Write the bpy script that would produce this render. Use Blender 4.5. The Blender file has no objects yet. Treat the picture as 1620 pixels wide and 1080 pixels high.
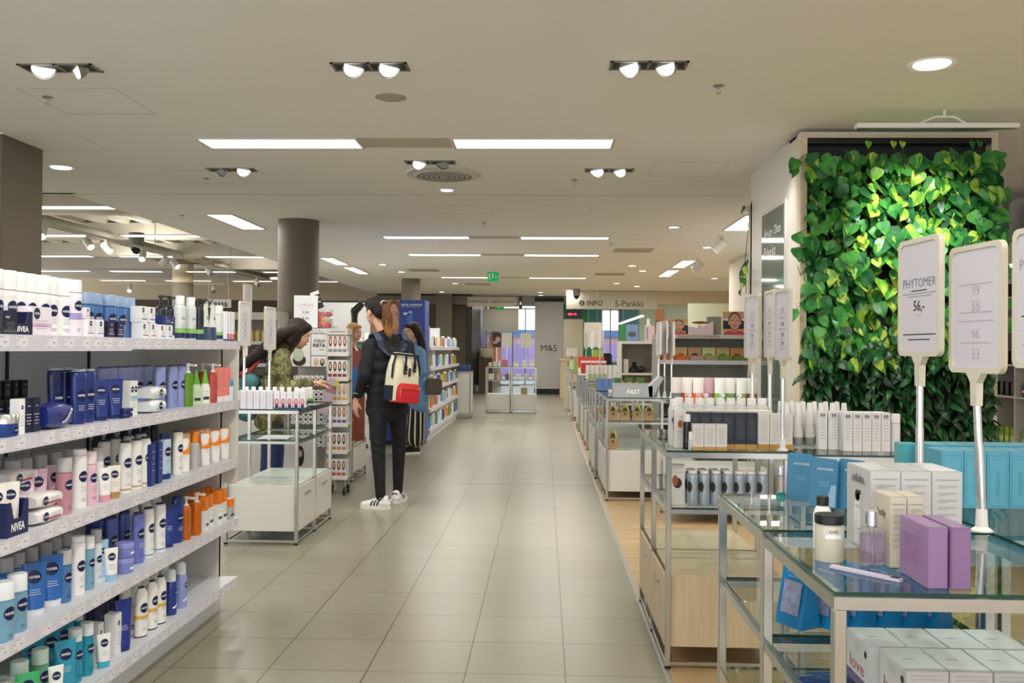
import bpy, bmesh, math, random
from mathutils import Vector, Matrix
random.seed(7)
S = bpy.context.scene
COL = S.collection
PI = math.pi

# ---------------------------------------------------------------- camera
F_PX, CAM_H, ROLL = 1461.0, 1.30, 0.0083
yaw, pitch = math.atan(52 / F_PX), math.atan(13 / F_PX)
fw = Vector((-math.sin(yaw) * math.cos(pitch), math.cos(yaw) * math.cos(pitch), math.sin(pitch)))
rt = Vector((math.cos(yaw), math.sin(yaw), 0))
fw = fw.normalized()
up = rt.cross(fw)
r2 = rt * math.cos(ROLL) + up * math.sin(ROLL)
u2 = up * math.cos(ROLL) - rt * math.sin(ROLL)
cd = bpy.data.cameras.new('camera')
cam = bpy.data.objects.new('camera', cd)
COL.objects.link(cam)
cd.sensor_width = 36
cd.lens = F_PX / 1620 * 36
cd.clip_end = 200
cam.matrix_world = Matrix(((r2.x, u2.x, -fw.x, 0), (r2.y, u2.y, -fw.y, 0), (r2.z, u2.z, -fw.z, CAM_H), (0, 0, 0, 1)))
S.camera = cam

# ---------------------------------------------------------------- colour management, sky, lamps
S.view_settings.view_transform = 'Standard'
S.view_settings.look = 'None'
S.view_settings.gamma = 1
S.view_settings.exposure = 0.08
S.view_settings.use_curve_mapping = False
W = bpy.data.worlds.new('daylight')
S.world = W
W.use_nodes = True
bg = W.node_tree.nodes['Background']
bg.inputs[0].default_value = (0.93, 0.93, 0.96, 1)
bg.inputs[1].default_value = 2.2
H = 2.85          # ceiling height

def area(x, y, z, sx, sy, w, col=(1, 0.96, 0.90), spread=PI, rot=(0, 0, 0)):
    l = bpy.data.lights.new('panel_or_fill_light', 'AREA')
    l.shape = 'RECTANGLE'; l.size = sx; l.size_y = sy; l.energy = w; l.color = col; l.spread = spread; l.specular_factor = .35
    o = bpy.data.objects.new('panel_or_fill_light', l); COL.objects.link(o)
    o.location = (x, y, z); o.rotation_euler = rot
    return o
KA = 12.8
for (x, y) in ((-2.0, 6.9), (-0.1, 6.9), (-1.67, 12.72), (0.26, 12.72), (-1.63, 15.05), (0.26, 15.05), (-1.62, 19.8), (0.26, 19.8)):
    area(x, y, H - .03, 1.2, .3, KA * 2.0)
for (x, y) in ((-3.8, 11.25), (-3.75, 16.3), (-3.75, 18.2), (2.45, 16.5), (2.45, 18.5), (2.4, 11.2)):
    area(x, y, H - .03, .3, 1.2, KA * 2.0)
# the rows of panels that continue over and behind the photographer
for (x, y) in ((-2.0, 1.1), (-0.1, 1.1), (1.9, 1.1), (-3.9, 4.2), (2.45, 4.0)):
    area(x, y, H - .03, 1.2, .3, KA * 1.9)
for (x, y) in ((-6.05, 11.4), (-7.7, 14.3), (-7.6, 17.6), (-9.4, 17.6), (-7.7, 21.1), (-9.5, 21.1), (-6, 8), (-9.4, 11.4)):
    area(x, y, 3.02, 1.2, .3, KA * 2.4)
for (x, y) in ((-.13, 24.8), (.63, 24.0), (2.2, 22.3), (-2.1, 21.65), (1.64, 21.35), (-1.4, 23.9)):
    area(x, y, H - .03, .25, .25, KA * 1.3)
for (x, y) in ((-1.2, 28.5), (-1.2, 31.5), (1.6, 28.5), (3.5, 30.5), (3.6, 25.5)):  # fill lights without fixtures, added to brighten the far rooms
    area(x, y, H, 1.2, .6, KA * 1.6)
# uplights added to brighten the open deck and the wall behind
for (x, y) in ((-9.5, 14.3), (-7.6, 17.6), (-9.4, 21.1), (-7.6, 24.0), (-11, 17)):
    area(x, y, 3.10, 1.2, .3, KA * 1.2, rot=(PI, 0, 0))
# twin spots and downlights over the tables and gondola, plus added fill spots
def spot(x, y, z, tgt, w, ang=70, col=(1, .97, .93), r=.05):
    l = bpy.data.lights.new('spot_or_fill_lamp', 'SPOT'); l.energy = w; l.spot_size = math.radians(ang); l.spot_blend = .7
    l.color = col; l.shadow_soft_size = r
    o = bpy.data.objects.new('spot_or_fill_lamp', l); COL.objects.link(o); o.location = (x, y, z)
    o.rotation_euler = (Vector(tgt) - Vector((x, y, z))).to_track_quat('-Z', 'Y').to_euler()
spot(-2.75, 5.0, H - .06, (-2.2, 3.2, .9), 40, 90)
spot(-2.6, 5.0, H - .06, (-1.6, 5.9, .3), 50, 80)
spot(.6, 5.0, H - .06, (.9, 3.8, .6), 45, 80)
spot(.45, 5.0, H - .06, (.9, 7, .6), 80, 80)
spot(2.05, 4.95, H - .05, (1.7, 3.5, .5), 45, 110)
spot(-2.8, 7.95, H - .06, (-2.3, 6.5, .6), 80, 80)
spot(-.95, 5.0, H - .06, (-1.6, 7.4, .8), 40, 80)
spot(-.3, 1.0, H - .1, (-1.95, 2.7, .6), 75, 100)  # out-of-view spot added to brighten the gondola shelves
spot(-.3, 3.5, H - .1, (-1.95, 4.0, .6), 55, 100)  # second out-of-view fill for the gondola, also added
spot(2.35, 7.6, H - .1, (1.65, 9.4, 1.2), 90, 70)  # no fixture here: added to brighten the food shelf
spot(1.6, 6.5, H - .1, (1.3, 7.2, 1.0), 40, 80)  # added fill for the pouches before the food shelf
spot(2.06, 5.0, H - .05, (2.50, 6.4, 2.1), 150, 38, (.95, 1, .95), .04)
spot(2.6, 5.1, H - .05, (2.30, 6.4, 1.75), 60, 40, (.95, 1, .95), .04)

# ---------------------------------------------------------------- materials
MC = {}
def mat(name, col, rough=.5, metal=0., trans=0., emit=0., noise=.03, scale=30., ior=1.45, spec=.5, alpha=1., coat=0., bump=0.):
    if name in MC: return MC[name]
    m = bpy.data.materials.new(name); m.use_nodes = True
    nt = m.node_tree; b = nt.nodes['Principled BSDF']
    c = (*col[:3], 1)
    b.inputs['Roughness'].default_value = rough
    b.inputs['Metallic'].default_value = metal
    b.inputs['Transmission Weight'].default_value = trans
    b.inputs['IOR'].default_value = ior
    b.inputs['Specular IOR Level'].default_value = spec
    b.inputs['Coat Weight'].default_value = coat
    b.inputs['Alpha'].default_value = alpha
    b.inputs['Base Color'].default_value = c
    if noise > 0:
        tc = nt.nodes.new('ShaderNodeTexCoord'); n = nt.nodes.new('ShaderNodeTexNoise'); n.inputs['Scale'].default_value = scale
        mx = nt.nodes.new('ShaderNodeMix'); mx.data_type = 'RGBA'
        mx.inputs[6].default_value = tuple(max(0, v * (1 - noise)) for v in col[:3]) + (1,)
        mx.inputs[7].default_value = tuple(min(1, v * (1 + noise)) for v in col[:3]) + (1,)
        nt.links.new(tc.outputs['Object'], n.inputs['Vector']); nt.links.new(n.outputs['Fac'], mx.inputs[0])
        nt.links.new(mx.outputs[2], b.inputs['Base Color'])
        if bump:
            bp = nt.nodes.new('ShaderNodeBump'); bp.inputs['Strength'].default_value = bump
            nt.links.new(n.outputs['Fac'], bp.inputs['Height']); nt.links.new(bp.outputs[0], b.inputs['Normal'])
    if emit:
        b.inputs['Emission Color'].default_value = c; b.inputs['Emission Strength'].default_value = emit
    MC[name] = m
    return m
def rgb(h):
    h = h.lstrip('#'); r = [int(h[i:i + 2], 16) / 255 for i in (0, 2, 4)]
    return tuple(((v + .055) / 1.055) ** 2.4 if v > .04045 else v / 12.92 for v in r)
def P(h, rough=.4, **k):      # plain coloured material by hex colour
    return mat('paint_' + h.lstrip('#') + ('_%d' % int(rough * 100)) + ''.join('_%s%s' % (a, str(b).replace('.', '')) for a, b in sorted(k.items())), rgb(h), rough, **k)
def clear_glass(name, tint, ior=1.5, glossy_rough=0.0, fac=None):
    if name in MC: return MC[name]
    m = bpy.data.materials.new(name); m.use_nodes = True; nt = m.node_tree; nt.nodes.clear()
    o = nt.nodes.new('ShaderNodeOutputMaterial'); mx = nt.nodes.new('ShaderNodeMixShader')
    t = nt.nodes.new('ShaderNodeBsdfTransparent'); g = nt.nodes.new('ShaderNodeBsdfGlossy'); f = nt.nodes.new('ShaderNodeFresnel')
    t.inputs[0].default_value = (*tint, 1); g.inputs['Roughness'].default_value = glossy_rough; f.inputs[0].default_value = ior
    ge = nt.nodes.new('ShaderNodeNewGeometry'); su = nt.nodes.new('ShaderNodeMath'); su.operation = 'SUBTRACT'; su.inputs[0].default_value = 1
    mu = nt.nodes.new('ShaderNodeMath'); mu.operation = 'MULTIPLY'
    nt.links.new(ge.outputs['Backfacing'], su.inputs[1]); nt.links.new(su.outputs[0], mu.inputs[0]); nt.links.new(f.outputs[0], mu.inputs[1])
    nt.links.new(mu.outputs[0], mx.inputs[0]); nt.links.new(t.outputs[0], mx.inputs[1]); nt.links.new(g.outputs[0], mx.inputs[2])
    nt.links.new(mx.outputs[0], o.inputs[0]); MC[name] = m
    return m
def translucent(name, col, alpha):
    return mat(name, col, .12, alpha=alpha, noise=0.02, spec=.6)
M_GLASS = clear_glass('table_glass', (.87, .94, .93))
M_GEDGE = mat('glass_edge_green', rgb('1d4a3e'), .1, noise=.1, alpha=.8)
M_ACRYL = clear_glass('clear_acrylic', (.96, .97, .97))
M_CHROME = mat('brushed_chrome', (.52, .52, .49), .2, .95, noise=.05, scale=8)
M_CHROME2 = mat('polished_chrome', (.86, .86, .86), .14, .85, noise=.02)
M_WHITE = mat('white_lacquer', rgb('d2cfc7'), .35, noise=.01)
M_WPLAST = mat('white_plastic', rgb('eeedea'), .3, noise=.01)
M_SHELF = mat('shelf_white_enamel', rgb('d6d8dc'), .4, noise=.02)
M_BACK = mat('shelf_back_panel', rgb('dde3ea'), .5, noise=.03)
M_NAVY = mat('navy_print', rgb('14204e'), .3, noise=.02)
M_INK = mat('grey_print', rgb('9a9ca0'), .6, noise=.02)
M_INKD = mat('dark_print', rgb('2e2f33'), .6, noise=.02)
M_WINK = mat('white_print', rgb('f4f4f4'), .4, noise=.0)
M_BLACK = mat('black_plastic', rgb('17171a'), .35, noise=.05)
M_FRAME = mat('sign_frame_cream', rgb('d3cdb9'), .4, noise=.01)
M_PAPER = mat('sign_paper', rgb('d3cfd6'), .6, noise=.01)

# ---------------------------------------------------------------- mesh builder
class MB:
    def __init__(s): s.v = []; s.f = []; s.mi = []; s.sm = []; s.mats = []
    def m(s, mt):
        if mt not in s.mats: s.mats.append(mt)
        return s.mats.index(mt)
    def add(s, vs, fs, mt, smooth=False, M=None):
        b = len(s.v); i = s.m(mt)
        s.v += [tuple(M @ Vector(v)) if M is not None else tuple(v) for v in vs]
        for f in fs: s.f.append(tuple(b + k for k in f)); s.mi.append(i); s.sm.append(smooth)
        return s
    def box(s, x0, y0, z0, x1, y1, z1, mt, M=None):
        if x0 > x1: x0, x1 = x1, x0
        if y0 > y1: y0, y1 = y1, y0
        if z0 > z1: z0, z1 = z1, z0
        v = [(x0, y0, z0), (x1, y0, z0), (x1, y1, z0), (x0, y1, z0), (x0, y0, z1), (x1, y0, z1), (x1, y1, z1), (x0, y1, z1)]
        return s.add(v, [(0, 3, 2, 1), (4, 5, 6, 7), (0, 1, 5, 4), (1, 2, 6, 5), (2, 3, 7, 6), (3, 0, 4, 7)], mt, False, M)
    def lathe(s, prof, mt, n=20, sx=1, sy=1, c=(0, 0, 0), M=None, caps=True, smooth=True):
        v = []; f = []
        for (r, z) in prof:
            for k in range(n):
                a = 2 * PI * k / n; v.append((c[0] + r * sx * math.cos(a), c[1] + r * sy * math.sin(a), c[2] + z))
        L = len(prof)
        for i in range(L - 1):
            for k in range(n):
                k2 = (k + 1) % n; f.append((i * n + k, i * n + k2, (i + 1) * n + k2, (i + 1) * n + k))
        s.add(v, f, mt, smooth, M)
        if caps:
            for (i, rev) in ((0, True), (L - 1, False)):
                if prof[i][0] > 1e-5:
                    ring = [v[i * n + k] for k in range(n)]
                    s.add(ring, [tuple(reversed(range(n))) if rev else tuple(range(n))], mt, False, M)
        return s
    def tube(s, p0, p1, r, mt, n=10, r1=None, caps=True):
        p0 = Vector(p0); p1 = Vector(p1); d = p1 - p0
        if d.length < 1e-6: return s
        q = Vector((0, 0, 1)).rotation_difference(d.normalized()).to_matrix().to_4x4(); q.translation = p0
        return s.lathe([(r, 0), (r if r1 is None else r1, d.length)], mt, n, M=q, caps=caps)
    def path(s, pts, r, mt, n=8):
        for a, b in zip(pts[:-1], pts[1:]): s.tube(a, b, r, mt, n)
        return s
    def prism(s, poly, y0, y1, mt, M=None):       # poly in x,z extruded along y
        n = len(poly); v = [(x, y0, z) for x, z in poly] + [(x, y1, z) for x, z in poly]
        f = [tuple(range(n)), tuple(reversed(range(n, 2 * n)))] + [(i, i + n, (i + 1) % n + n, (i + 1) % n) for i in range(n)]
        return s.add(v, f, mt, False, M)
    def ell(s, c, r, mt, n=14, h=9, M=None):
        prof = [(max(math.sin(PI * i / h), 0), -math.cos(PI * i / h)) for i in range(h + 1)]
        v = []; f = []
        for (a, z) in prof:
            for k in range(n):
                t = 2 * PI * k / n; v.append((c[0] + a * r[0] * math.cos(t), c[1] + a * r[1] * math.sin(t), c[2] + z * r[2]))
        for i in range(h):
            for k in range(n):
                k2 = (k + 1) % n; f.append((i * n + k, i * n + k2, (i + 1) * n + k2, (i + 1) * n + k))
        return s.add(v, f, mt, True, M)
    def build(s, name, parent=None, bevel=0., seg=2):
        me = bpy.data.meshes.new(name); me.from_pydata(s.v, [], s.f)
        for mt in s.mats: me.materials.append(mt)
        me.polygons.foreach_set('material_index', s.mi); me.polygons.foreach_set('use_smooth', s.sm)
        me.update()
        if any(s.sm): me.set_sharp_from_angle(angle=.75)
        if bevel:
            b = bmesh.new(); b.from_mesh(me)
            es = [e for e in b.edges if len(e.link_faces) == 2 and e.calc_face_angle(0) > .6]
            bmesh.ops.bevel(b, geom=es, offset=bevel, segments=seg, affect='EDGES', clamp_overlap=True)
            b.to_mesh(me); b.free()
        o = bpy.data.objects.new(name, me); COL.objects.link(o)
        if parent: o.parent = parent
        return o

def root(name, loc=(0, 0, 0), rz=0.):
    o = bpy.data.objects.new(name, None); COL.objects.link(o); o.location = loc; o.rotation_euler = (0, 0, rz)
    o.empty_display_size = .05
    return o
def tag(o, label, cat, group=None):
    o['label'] = label; o['category'] = cat
    if group: o['group'] = group
    return o
def struct(o):
    o['kind'] = 'structure'; return o
KIDS = {}
def copy_tree(o, parent=None):
    c = o.copy(); COL.objects.link(c)
    if parent: c.parent = parent
    for ch in list(o.children): copy_tree(ch, c)
    return c
USED = set()
def put(proto, loc, rz=0., label=None, cat=None, group=None, s=1.):
    """first use moves the prototype itself, later uses copy it with its parts"""
    if proto.name in USED: o = copy_tree(proto)
    else: USED.add(proto.name); o = proto
    o.location = loc; o.rotation_euler = (0, 0, rz)
    if isinstance(s, (int, float)): s = (s, s, s)
    o.scale = s
    tag(o, label, cat)
    if group: o['group'] = group
    return o
ORD = ['first', 'second', 'third', 'fourth', 'fifth', 'sixth', 'seventh', 'eighth', 'ninth', 'tenth', 'eleventh', 'twelfth', 'thirteenth', 'fourteenth', 'fifteenth', 'sixteenth', 'seventeenth', 'eighteenth', 'nineteenth', 'twentieth']
ORD += ['twenty-' + o for o in ORD[:9]] + ['thirtieth'] + ['thirty-' + o for o in ORD[:9]] + ['fortieth'] + ['forty-' + o for o in ORD[:9]]

# ---------------------------------------------------------------- lettering
TX = {}
def text2d(s, bold=0., res=2):
    k = (s, bold)
    if k in TX: return TX[k]
    cu = bpy.data.curves.new('t', 'FONT'); cu.body = s; cu.size = 1; cu.resolution_u = res; cu.align_x = 'CENTER'; cu.align_y = 'CENTER'
    cu.fill_mode = 'FRONT' if hasattr(cu, 'fill_mode') else cu.fill_mode
    cu.offset = bold
    o = bpy.data.objects.new('t', cu); COL.objects.link(o)
    dg = bpy.context.evaluated_depsgraph_get(); me = bpy.data.meshes.new_from_object(o.evaluated_get(dg))
    v = [(p.co.x, p.co.y) for p in me.vertices]; f = [tuple(p.vertices) for p in me.polygons]
    bpy.data.objects.remove(o); bpy.data.curves.remove(cu); bpy.data.meshes.remove(me)
    if v:
        xs = [a for a, b in v]; ys = [b for a, b in v]; cx = (min(xs) + max(xs)) / 2; cy = (min(ys) + max(ys)) / 2
        hgt = max(max(ys) - min(ys), 1e-4); wid = max(max(xs) - min(xs), 1e-4)
        v = [((a - cx), (b - cy)) for a, b in v]
    else: hgt = wid = 1
    TX[k] = (v, f, wid, hgt)
    return TX[k]
def lettering(mb, s, width, mt, place, bold=0., height=None):
    """place maps flat (u, v) to 3D"""
    v, f, w, h = text2d(s, bold)
    sx = width / w; sy = (height / h) if height else sx
    mb.add([place(a * sx, b * sy) for a, b in v], f, mt)
def on_front(y, zc, xc=0.):        # text plane facing -Y
    return lambda u, v: (xc + u, y, zc + v)
def on_left(x, zc, yc=0.):         # text plane facing -X, reads from -X side
    return lambda u, v: (x, yc - u, zc + v)
def on_right(x, zc, yc=0.):        # facing +X
    return lambda u, v: (x, yc + u, zc + v)
def on_oval(rx, ry, zc, off=.0006):
    def f(u, v):
        a = max(-1.35, min(1.35, u / rx)); return ((rx + off) * math.sin(a), -(ry + off) * math.cos(a), zc + v)
    return f
def disc(mb, place, a, b, mt, n=20, rings=2, off=None):
    v = [place(0, 0)]; f = []
    for r in range(1, rings + 1):
        for k in range(n):
            t = 2 * PI * k / n; v.append(place(a * r / rings * math.cos(t), b * r / rings * math.sin(t)))
    for k in range(n):
        f.append((0, 1 + k, 1 + (k + 1) % n))
        for r in range(1, rings):
            o1 = 1 + (r - 1) * n; o2 = 1 + r * n
            f.append((o1 + k, o2 + k, o2 + (k + 1) % n, o1 + (k + 1) % n))
    mb.add(v, f, mt)
def patch(mb, place, u0, v0, u1, v1, mt, n=5):
    v = []; f = []
    for i in range(n + 1):
        u = u0 + (u1 - u0) * i / n; v += [place(u, v0), place(u, v1)]
    for i in range(n): f.append((2 * i, 2 * i + 2, 2 * i + 3, 2 * i + 1))
    mb.add(v, f, mt)
# ================================================================= ROOM
def tile_material():
    m = bpy.data.materials.new('beige_floor_tiles'); m.use_nodes = True; nt = m.node_tree; b = nt.nodes['Principled BSDF']
    tc = nt.nodes.new('ShaderNodeTexCoord'); mp = nt.nodes.new('ShaderNodeMapping')
    mp.inputs['Location'].default_value = (-.092, -.11, 0)
    br = nt.nodes.new('ShaderNodeTexBrick'); br.offset = 0; br.squash = 1
    br.inputs['Scale'].default_value = 1; br.inputs['Mortar Size'].default_value = .0026; br.inputs['Mortar Smooth'].default_value = .1
    br.inputs['Brick Width'].default_value = .4; br.inputs['Row Height'].default_value = .4; br.inputs['Bias'].default_value = 0
    br.inputs['Color1'].default_value = (*rgb('96937e'), 1); br.inputs['Color2'].default_value = (*rgb('918d79'), 1)
    br.inputs['Mortar'].default_value = (*rgb('4f4a3c'), 1)
    n = nt.nodes.new('ShaderNodeTexNoise'); n.inputs['Scale'].default_value = 2.2; n.inputs['Detail'].default_value = 6
    mx = nt.nodes.new('ShaderNodeMix'); mx.data_type = 'RGBA'; mx.blend_type = 'MULTIPLY'; mx.inputs[0].default_value = .25
    cr = nt.nodes.new('ShaderNodeValToRGB'); cr.color_ramp.elements[0].color = (.8, .79, .77, 1); cr.color_ramp.elements[1].color = (1, 1, 1, 1)
    nt.links.new(tc.outputs['Object'], mp.inputs[0]); nt.links.new(mp.outputs[0], br.inputs[0]); nt.links.new(tc.outputs['Object'], n.inputs[0])
    nt.links.new(n.outputs[0], cr.inputs[0]); nt.links.new(br.outputs[0], mx.inputs[6]); nt.links.new(cr.outputs[0], mx.inputs[7])
    nt.links.new(mx.outputs[2], b.inputs['Base Color'])
    b.inputs['Roughness'].default_value = .3; b.inputs['Specular IOR Level'].default_value = .35
    return m
def wood_material(name, c1, c2, stretch=(1, 12, 1), rough=.4, plank=None, scale=3.):
    m = bpy.data.materials.new(name); m.use_nodes = True; nt = m.node_tree; b = nt.nodes['Principled BSDF']
    tc = nt.nodes.new('ShaderNodeTexCoord'); mp = nt.nodes.new('ShaderNodeMapping'); mp.inputs['Scale'].default_value = stretch
    n = nt.nodes.new('ShaderNodeTexNoise'); n.inputs['Scale'].default_value = scale; n.inputs['Detail'].default_value = 8; n.inputs['Distortion'].default_value = .6
    cr = nt.nodes.new('ShaderNodeValToRGB'); cr.color_ramp.elements[0].color = (*c1, 1); cr.color_ramp.elements[1].color = (*c2, 1)
    cr.color_ramp.elements[0].position = .32; cr.color_ramp.elements[1].position = .68
    nt.links.new(tc.outputs['Object'], mp.inputs[0]); nt.links.new(mp.outputs[0], n.inputs[0]); nt.links.new(n.outputs[0], cr.inputs[0])
    out = cr.outputs[0]
    if plank:
        br = nt.nodes.new('ShaderNodeTexBrick'); br.inputs['Scale'].default_value = 1; br.inputs['Brick Width'].default_value = 1.3; br.inputs['Row Height'].default_value = .11
        br.inputs['Mortar Size'].default_value = .0012; br.inputs['Color1'].default_value = (1, 1, 1, 1); br.inputs['Color2'].default_value = (.86, .84, .8, 1); br.inputs['Mortar'].default_value = (.55, .5, .42, 1)
        mp2 = nt.nodes.new('ShaderNodeMapping'); mp2.inputs['Rotation'].default_value = (0, 0, plank)
        mx = nt.nodes.new('ShaderNodeMix'); mx.data_type = 'RGBA'; mx.blend_type = 'MULTIPLY'; mx.inputs[0].default_value = 1
        nt.links.new(tc.outputs['Object'], mp2.inputs[0]); nt.links.new(mp2.outputs[0], br.inputs[0])
        nt.links.new(out, mx.inputs[6]); nt.links.new(br.outputs[0], mx.inputs[7]); out = mx.outputs[2]
    nt.links.new(out, b.inputs['Base Color']); b.inputs['Roughness'].default_value = rough
    return m
M_TILE = tile_material()
M_OAKF = wood_material('oak_floor_boards', rgb('b89a6e'), rgb('cdb388'), (1.2, 9, 1), .35, plank=0.0001)
M_OAK = wood_material('pale_oak_veneer', rgb('c2ac8a'), rgb('cdb998'), (14, 14, 1.), .45)
M_CEIL = mat('ceiling_plaster', rgb('f6f4ee'), .85, noise=.012, scale=1.2)
M_SEAM = mat('ceiling_seam', rgb('8f8878'), .8, noise=0)
M_BROWN = mat('brown_grey_paint', rgb('6b6354'), .6, noise=.05, scale=2)
M_BROWN2 = mat('dark_taupe_wall', rgb('574c3e'), .7, noise=.06, scale=1)
M_CREAMW = mat('cream_wall', rgb('cdbd9f'), .75, noise=.03, scale=2)
M_WHITEW = mat('white_wall', rgb('dcdad4'), .7, noise=.02, scale=2)
M_BOARD = wood_material('limed_ash_board', rgb('cdbf9f'), rgb('d8cbb0'), (6, 6, .7), .5)
M_EMIT = mat('lamp_diffuser', (1, .97, .92), .5, emit=2.6, noise=0)
M_EMITC = mat('cool_lamp_diffuser', (.95, .98, 1), .5, emit=2.6, noise=0)
M_GREY = mat('lamp_grey_metal', rgb('8b887f'), .35, .6, noise=.05)
M_DARK = mat('lamp_recess_dark', rgb('2a2826'), .6, noise=.1)
M_STEEL = mat('lamp_steel', (.42, .42, .41), .3, .9, noise=.05)

struct(MB().box(-16, -4.0, -.08, .49, 34, 0, M_TILE).build('floor'))
struct(MB().box(.515, -4.0, -.08, 8, 26.5, 0, M_OAKF).build('floor'))
struct(MB().box(.515, 26.5, -.08, 8, 34, 0, M_TILE).build('floor'))
struct(MB().box(.49, -4.0, -.08, .515, 34, .002, mat('steel_floor_trim', (.55, .55, .52), .35, .8, noise=.1)).build('trim_1'))
struct(MB().box(-16, 8.925, -.001, .49, 8.935, .0006, mat('expansion_joint', rgb('8a8478'), .7)).build('trim_2'))

# plaster ceiling with service-hatch seams; it stops at x = -4.79 beyond y = 9.24
c = MB()
c.box(-4.79, -4.0, H, 8, 26.5, H + .12, M_CEIL); c.box(-16, -4.0, H, -4.79, 9.24, H + .12, M_CEIL)
z = H - .0005
def seam(x0, y0, x1, y1, w=.004):
    if abs(x1 - x0) > abs(y1 - y0): c.box(x0, y0 - w / 2, z - .0005, x1, y0 + w / 2, H, M_SEAM)
    else: c.box(x0 - w / 2, y0, z - .0005, x0 + w / 2, y1, H, M_SEAM)
seam(-16, 9.24, 8, 9.24, .008)
for (x, y) in ((-2.9, 5.75), (-3.75, 6.9), (-3.1, 8.3), (1.2, 7.9), (-.9, 10.2), (.2, 10.2), (1.3, 13.2)):
    seam(x - .3, y - .3, x + .3, y - .3, .0008); seam(x - .3, y + .3, x + .3, y + .3, .0008); seam(x - .3, y - .3, x - .3, y + .3, .0012); seam(x + .3, y - .3, x + .3, y + .3, .0022)
# slightly darker infill strips that link the panel pairs
for (x0, x1, y) in ((-1.4, -.72, 6.9), (-1.05, -.37, 12.72), (-1.03, -.36, 15.05), (-1.03, -.36, 19.8)):
    c.box(x0, y - .16, z - .002, x1, y + .16, H, mat('ceiling_infill', rgb('c8c0ad'), .8, noise=.01))
struct(c.build('ceiling'))
# the open services ceiling on the left
M_DECK = mat('deck_grey', rgb('b9b3a4'), .6, noise=.1, scale=2)
d = MB(); n = 0
x = -16.; pts = []
while x < -4.7:
    pts += [(x, 3.72), (x + .14, 3.72), (x + .22, 4.02), (x + .36, 4.02)]; x += .45
poly = [(a, b) for a, b in pts]
v = [(a, 9.3, b) for a, b in poly] + [(a, 34, b) for a, b in poly]; L = len(poly)
d.add(v, [(i, i + 1, i + 1 + L, i + L) for i in range(L - 1)], M_DECK)
struct(d.build('ceiling'))
b_ = MB()
for y in (11.2, 14.6, 18, 21.4, 24.8, 28): b_.box(-16, y - .1, 3.42, -4.8, y + .1, 3.74, M_DECK)
struct(b_.build('trim_3'))
struct(MB().box(-4.85, 9.24, H, -4.79, 34, 4.2, M_CEIL).box(-16, 9.18, H, -4.79, 9.24, 4.2, M_CEIL).build('trim_4'))
def duct(x, z_, r, lab):
    o = MB().tube((x, 9.3, z_), (x, 30, z_), r, mat('duct_grey', rgb('aba698'), .5, noise=.05)).build('ceiling_duct'); tag(o, lab, 'duct'); return o
duct(-5.3, 3.5, .2, 'thick grey round duct just beyond the edge of the plaster ceiling')
duct(-6.2, 3.7, .12, 'thinner grey round duct left of the thick one under the deck')
duct(-8.6, 3.45, .1, 'grey round duct far left above the track spotlights')

# ---- columns
def round_column(x, y, r, h, lab, top=None):
    t = root('column', (x, y, 0))
    MB().lathe([(r, 0), (r, top or h)], M_BROWN, 40).build('shaft', t)
    if top: MB().lathe([(r * 1.01, top), (r * 1.01, h)], M_CREAMW, 40).build('upper_shaft', t)['label'] = 'cream painted upper shaft'
    tag(t, lab, 'column')
round_column(-3.01, 11.15, .245, H, 'brown round column in the middle of the shop floor behind the tester table')
round_column(-2.98, 20.4, .21, H, 'brown round column rising behind the blue display')
round_column(-8.75, 22.0, .24, 3.9, 'far round column with brown lower and cream upper shaft', 2.85)
q = root('column', (-4.6, 6.85, 0)); MB().box(-.641, -.27, 0, .641, .27, H - .012, M_BROWN).build('shaft', q, .004); MB().box(-.65, -.28, H - .012, .65, .28, H, M_WHITE).build('shadow_trim', q)
tag(q, 'massive square brown-grey column at the left edge of the picture', 'column')

# ---- far walls
struct(MB().box(-16, 28.0, 0, -4.75, 28.2, 2.75, M_BROWN2).box(-16, 28.0, 2.75, -4.75, 28.2, 4.2, M_CREAMW).build('wall_left'))
struct(MB().box(-4.75, 26.0, 0, -2.19, 26.25, H, M_BROWN2).build('wall_back'))


struct(MB().box(-2.19, 25.9, 0, -2.05, 33, H, M_BLACK).build('wall_doorway'))
struct(MB().box(-2.19, 33.4, 0, -.9, 33.6, .05, M_BROWN2).box(-16, 33.9, 0, -4.75, 34, 4.2, M_CREAMW).build('baseboard_back'))
# ceiling of the clothes shop / bank area beyond
struct(MB().box(-4.75, 26.5, H + .05, 8, 34, H + .15, mat('far_ceiling', rgb('b8ad98'), .8)).build('ceiling'))
# grey sign box over the doorway
t = root('header_sign', (-1.45, 25.85, 2.50))
MB().box(-.74, 0, 0, .70, .12, .28, mat('header_grey', rgb('b9b2a2'), .6)).build('sign_box', t)
s_ = MB(); lettering(s_, 'ASEMAKADULLE', .50, M_INKD, on_front(-.003, .14, -.42), .01); lettering(s_, 'MESTARIN HERKKU', .60, M_INKD, on_front(-.003, .14, .28), .01); s_.build('lettering', t)
tag(t, 'grey overhead sign reading ASEMAKADULLE and MESTARIN HERKKU over the doorway', 'sign')
t = root('arrow_sign', (-.69, 25.7, 2.44)); MB().box(-.04, 0, 0, .05, .1, .36, M_BLACK).build('plate', t)
MB().add([(-.03, -.003, .12), (.04, -.003, .12), (.005, -.003, .22)], [(0, 1, 2)], M_WINK).build('arrow', t)
tag(t, 'small black vertical sign with white mark at the end of the header sign', 'sign')

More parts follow.
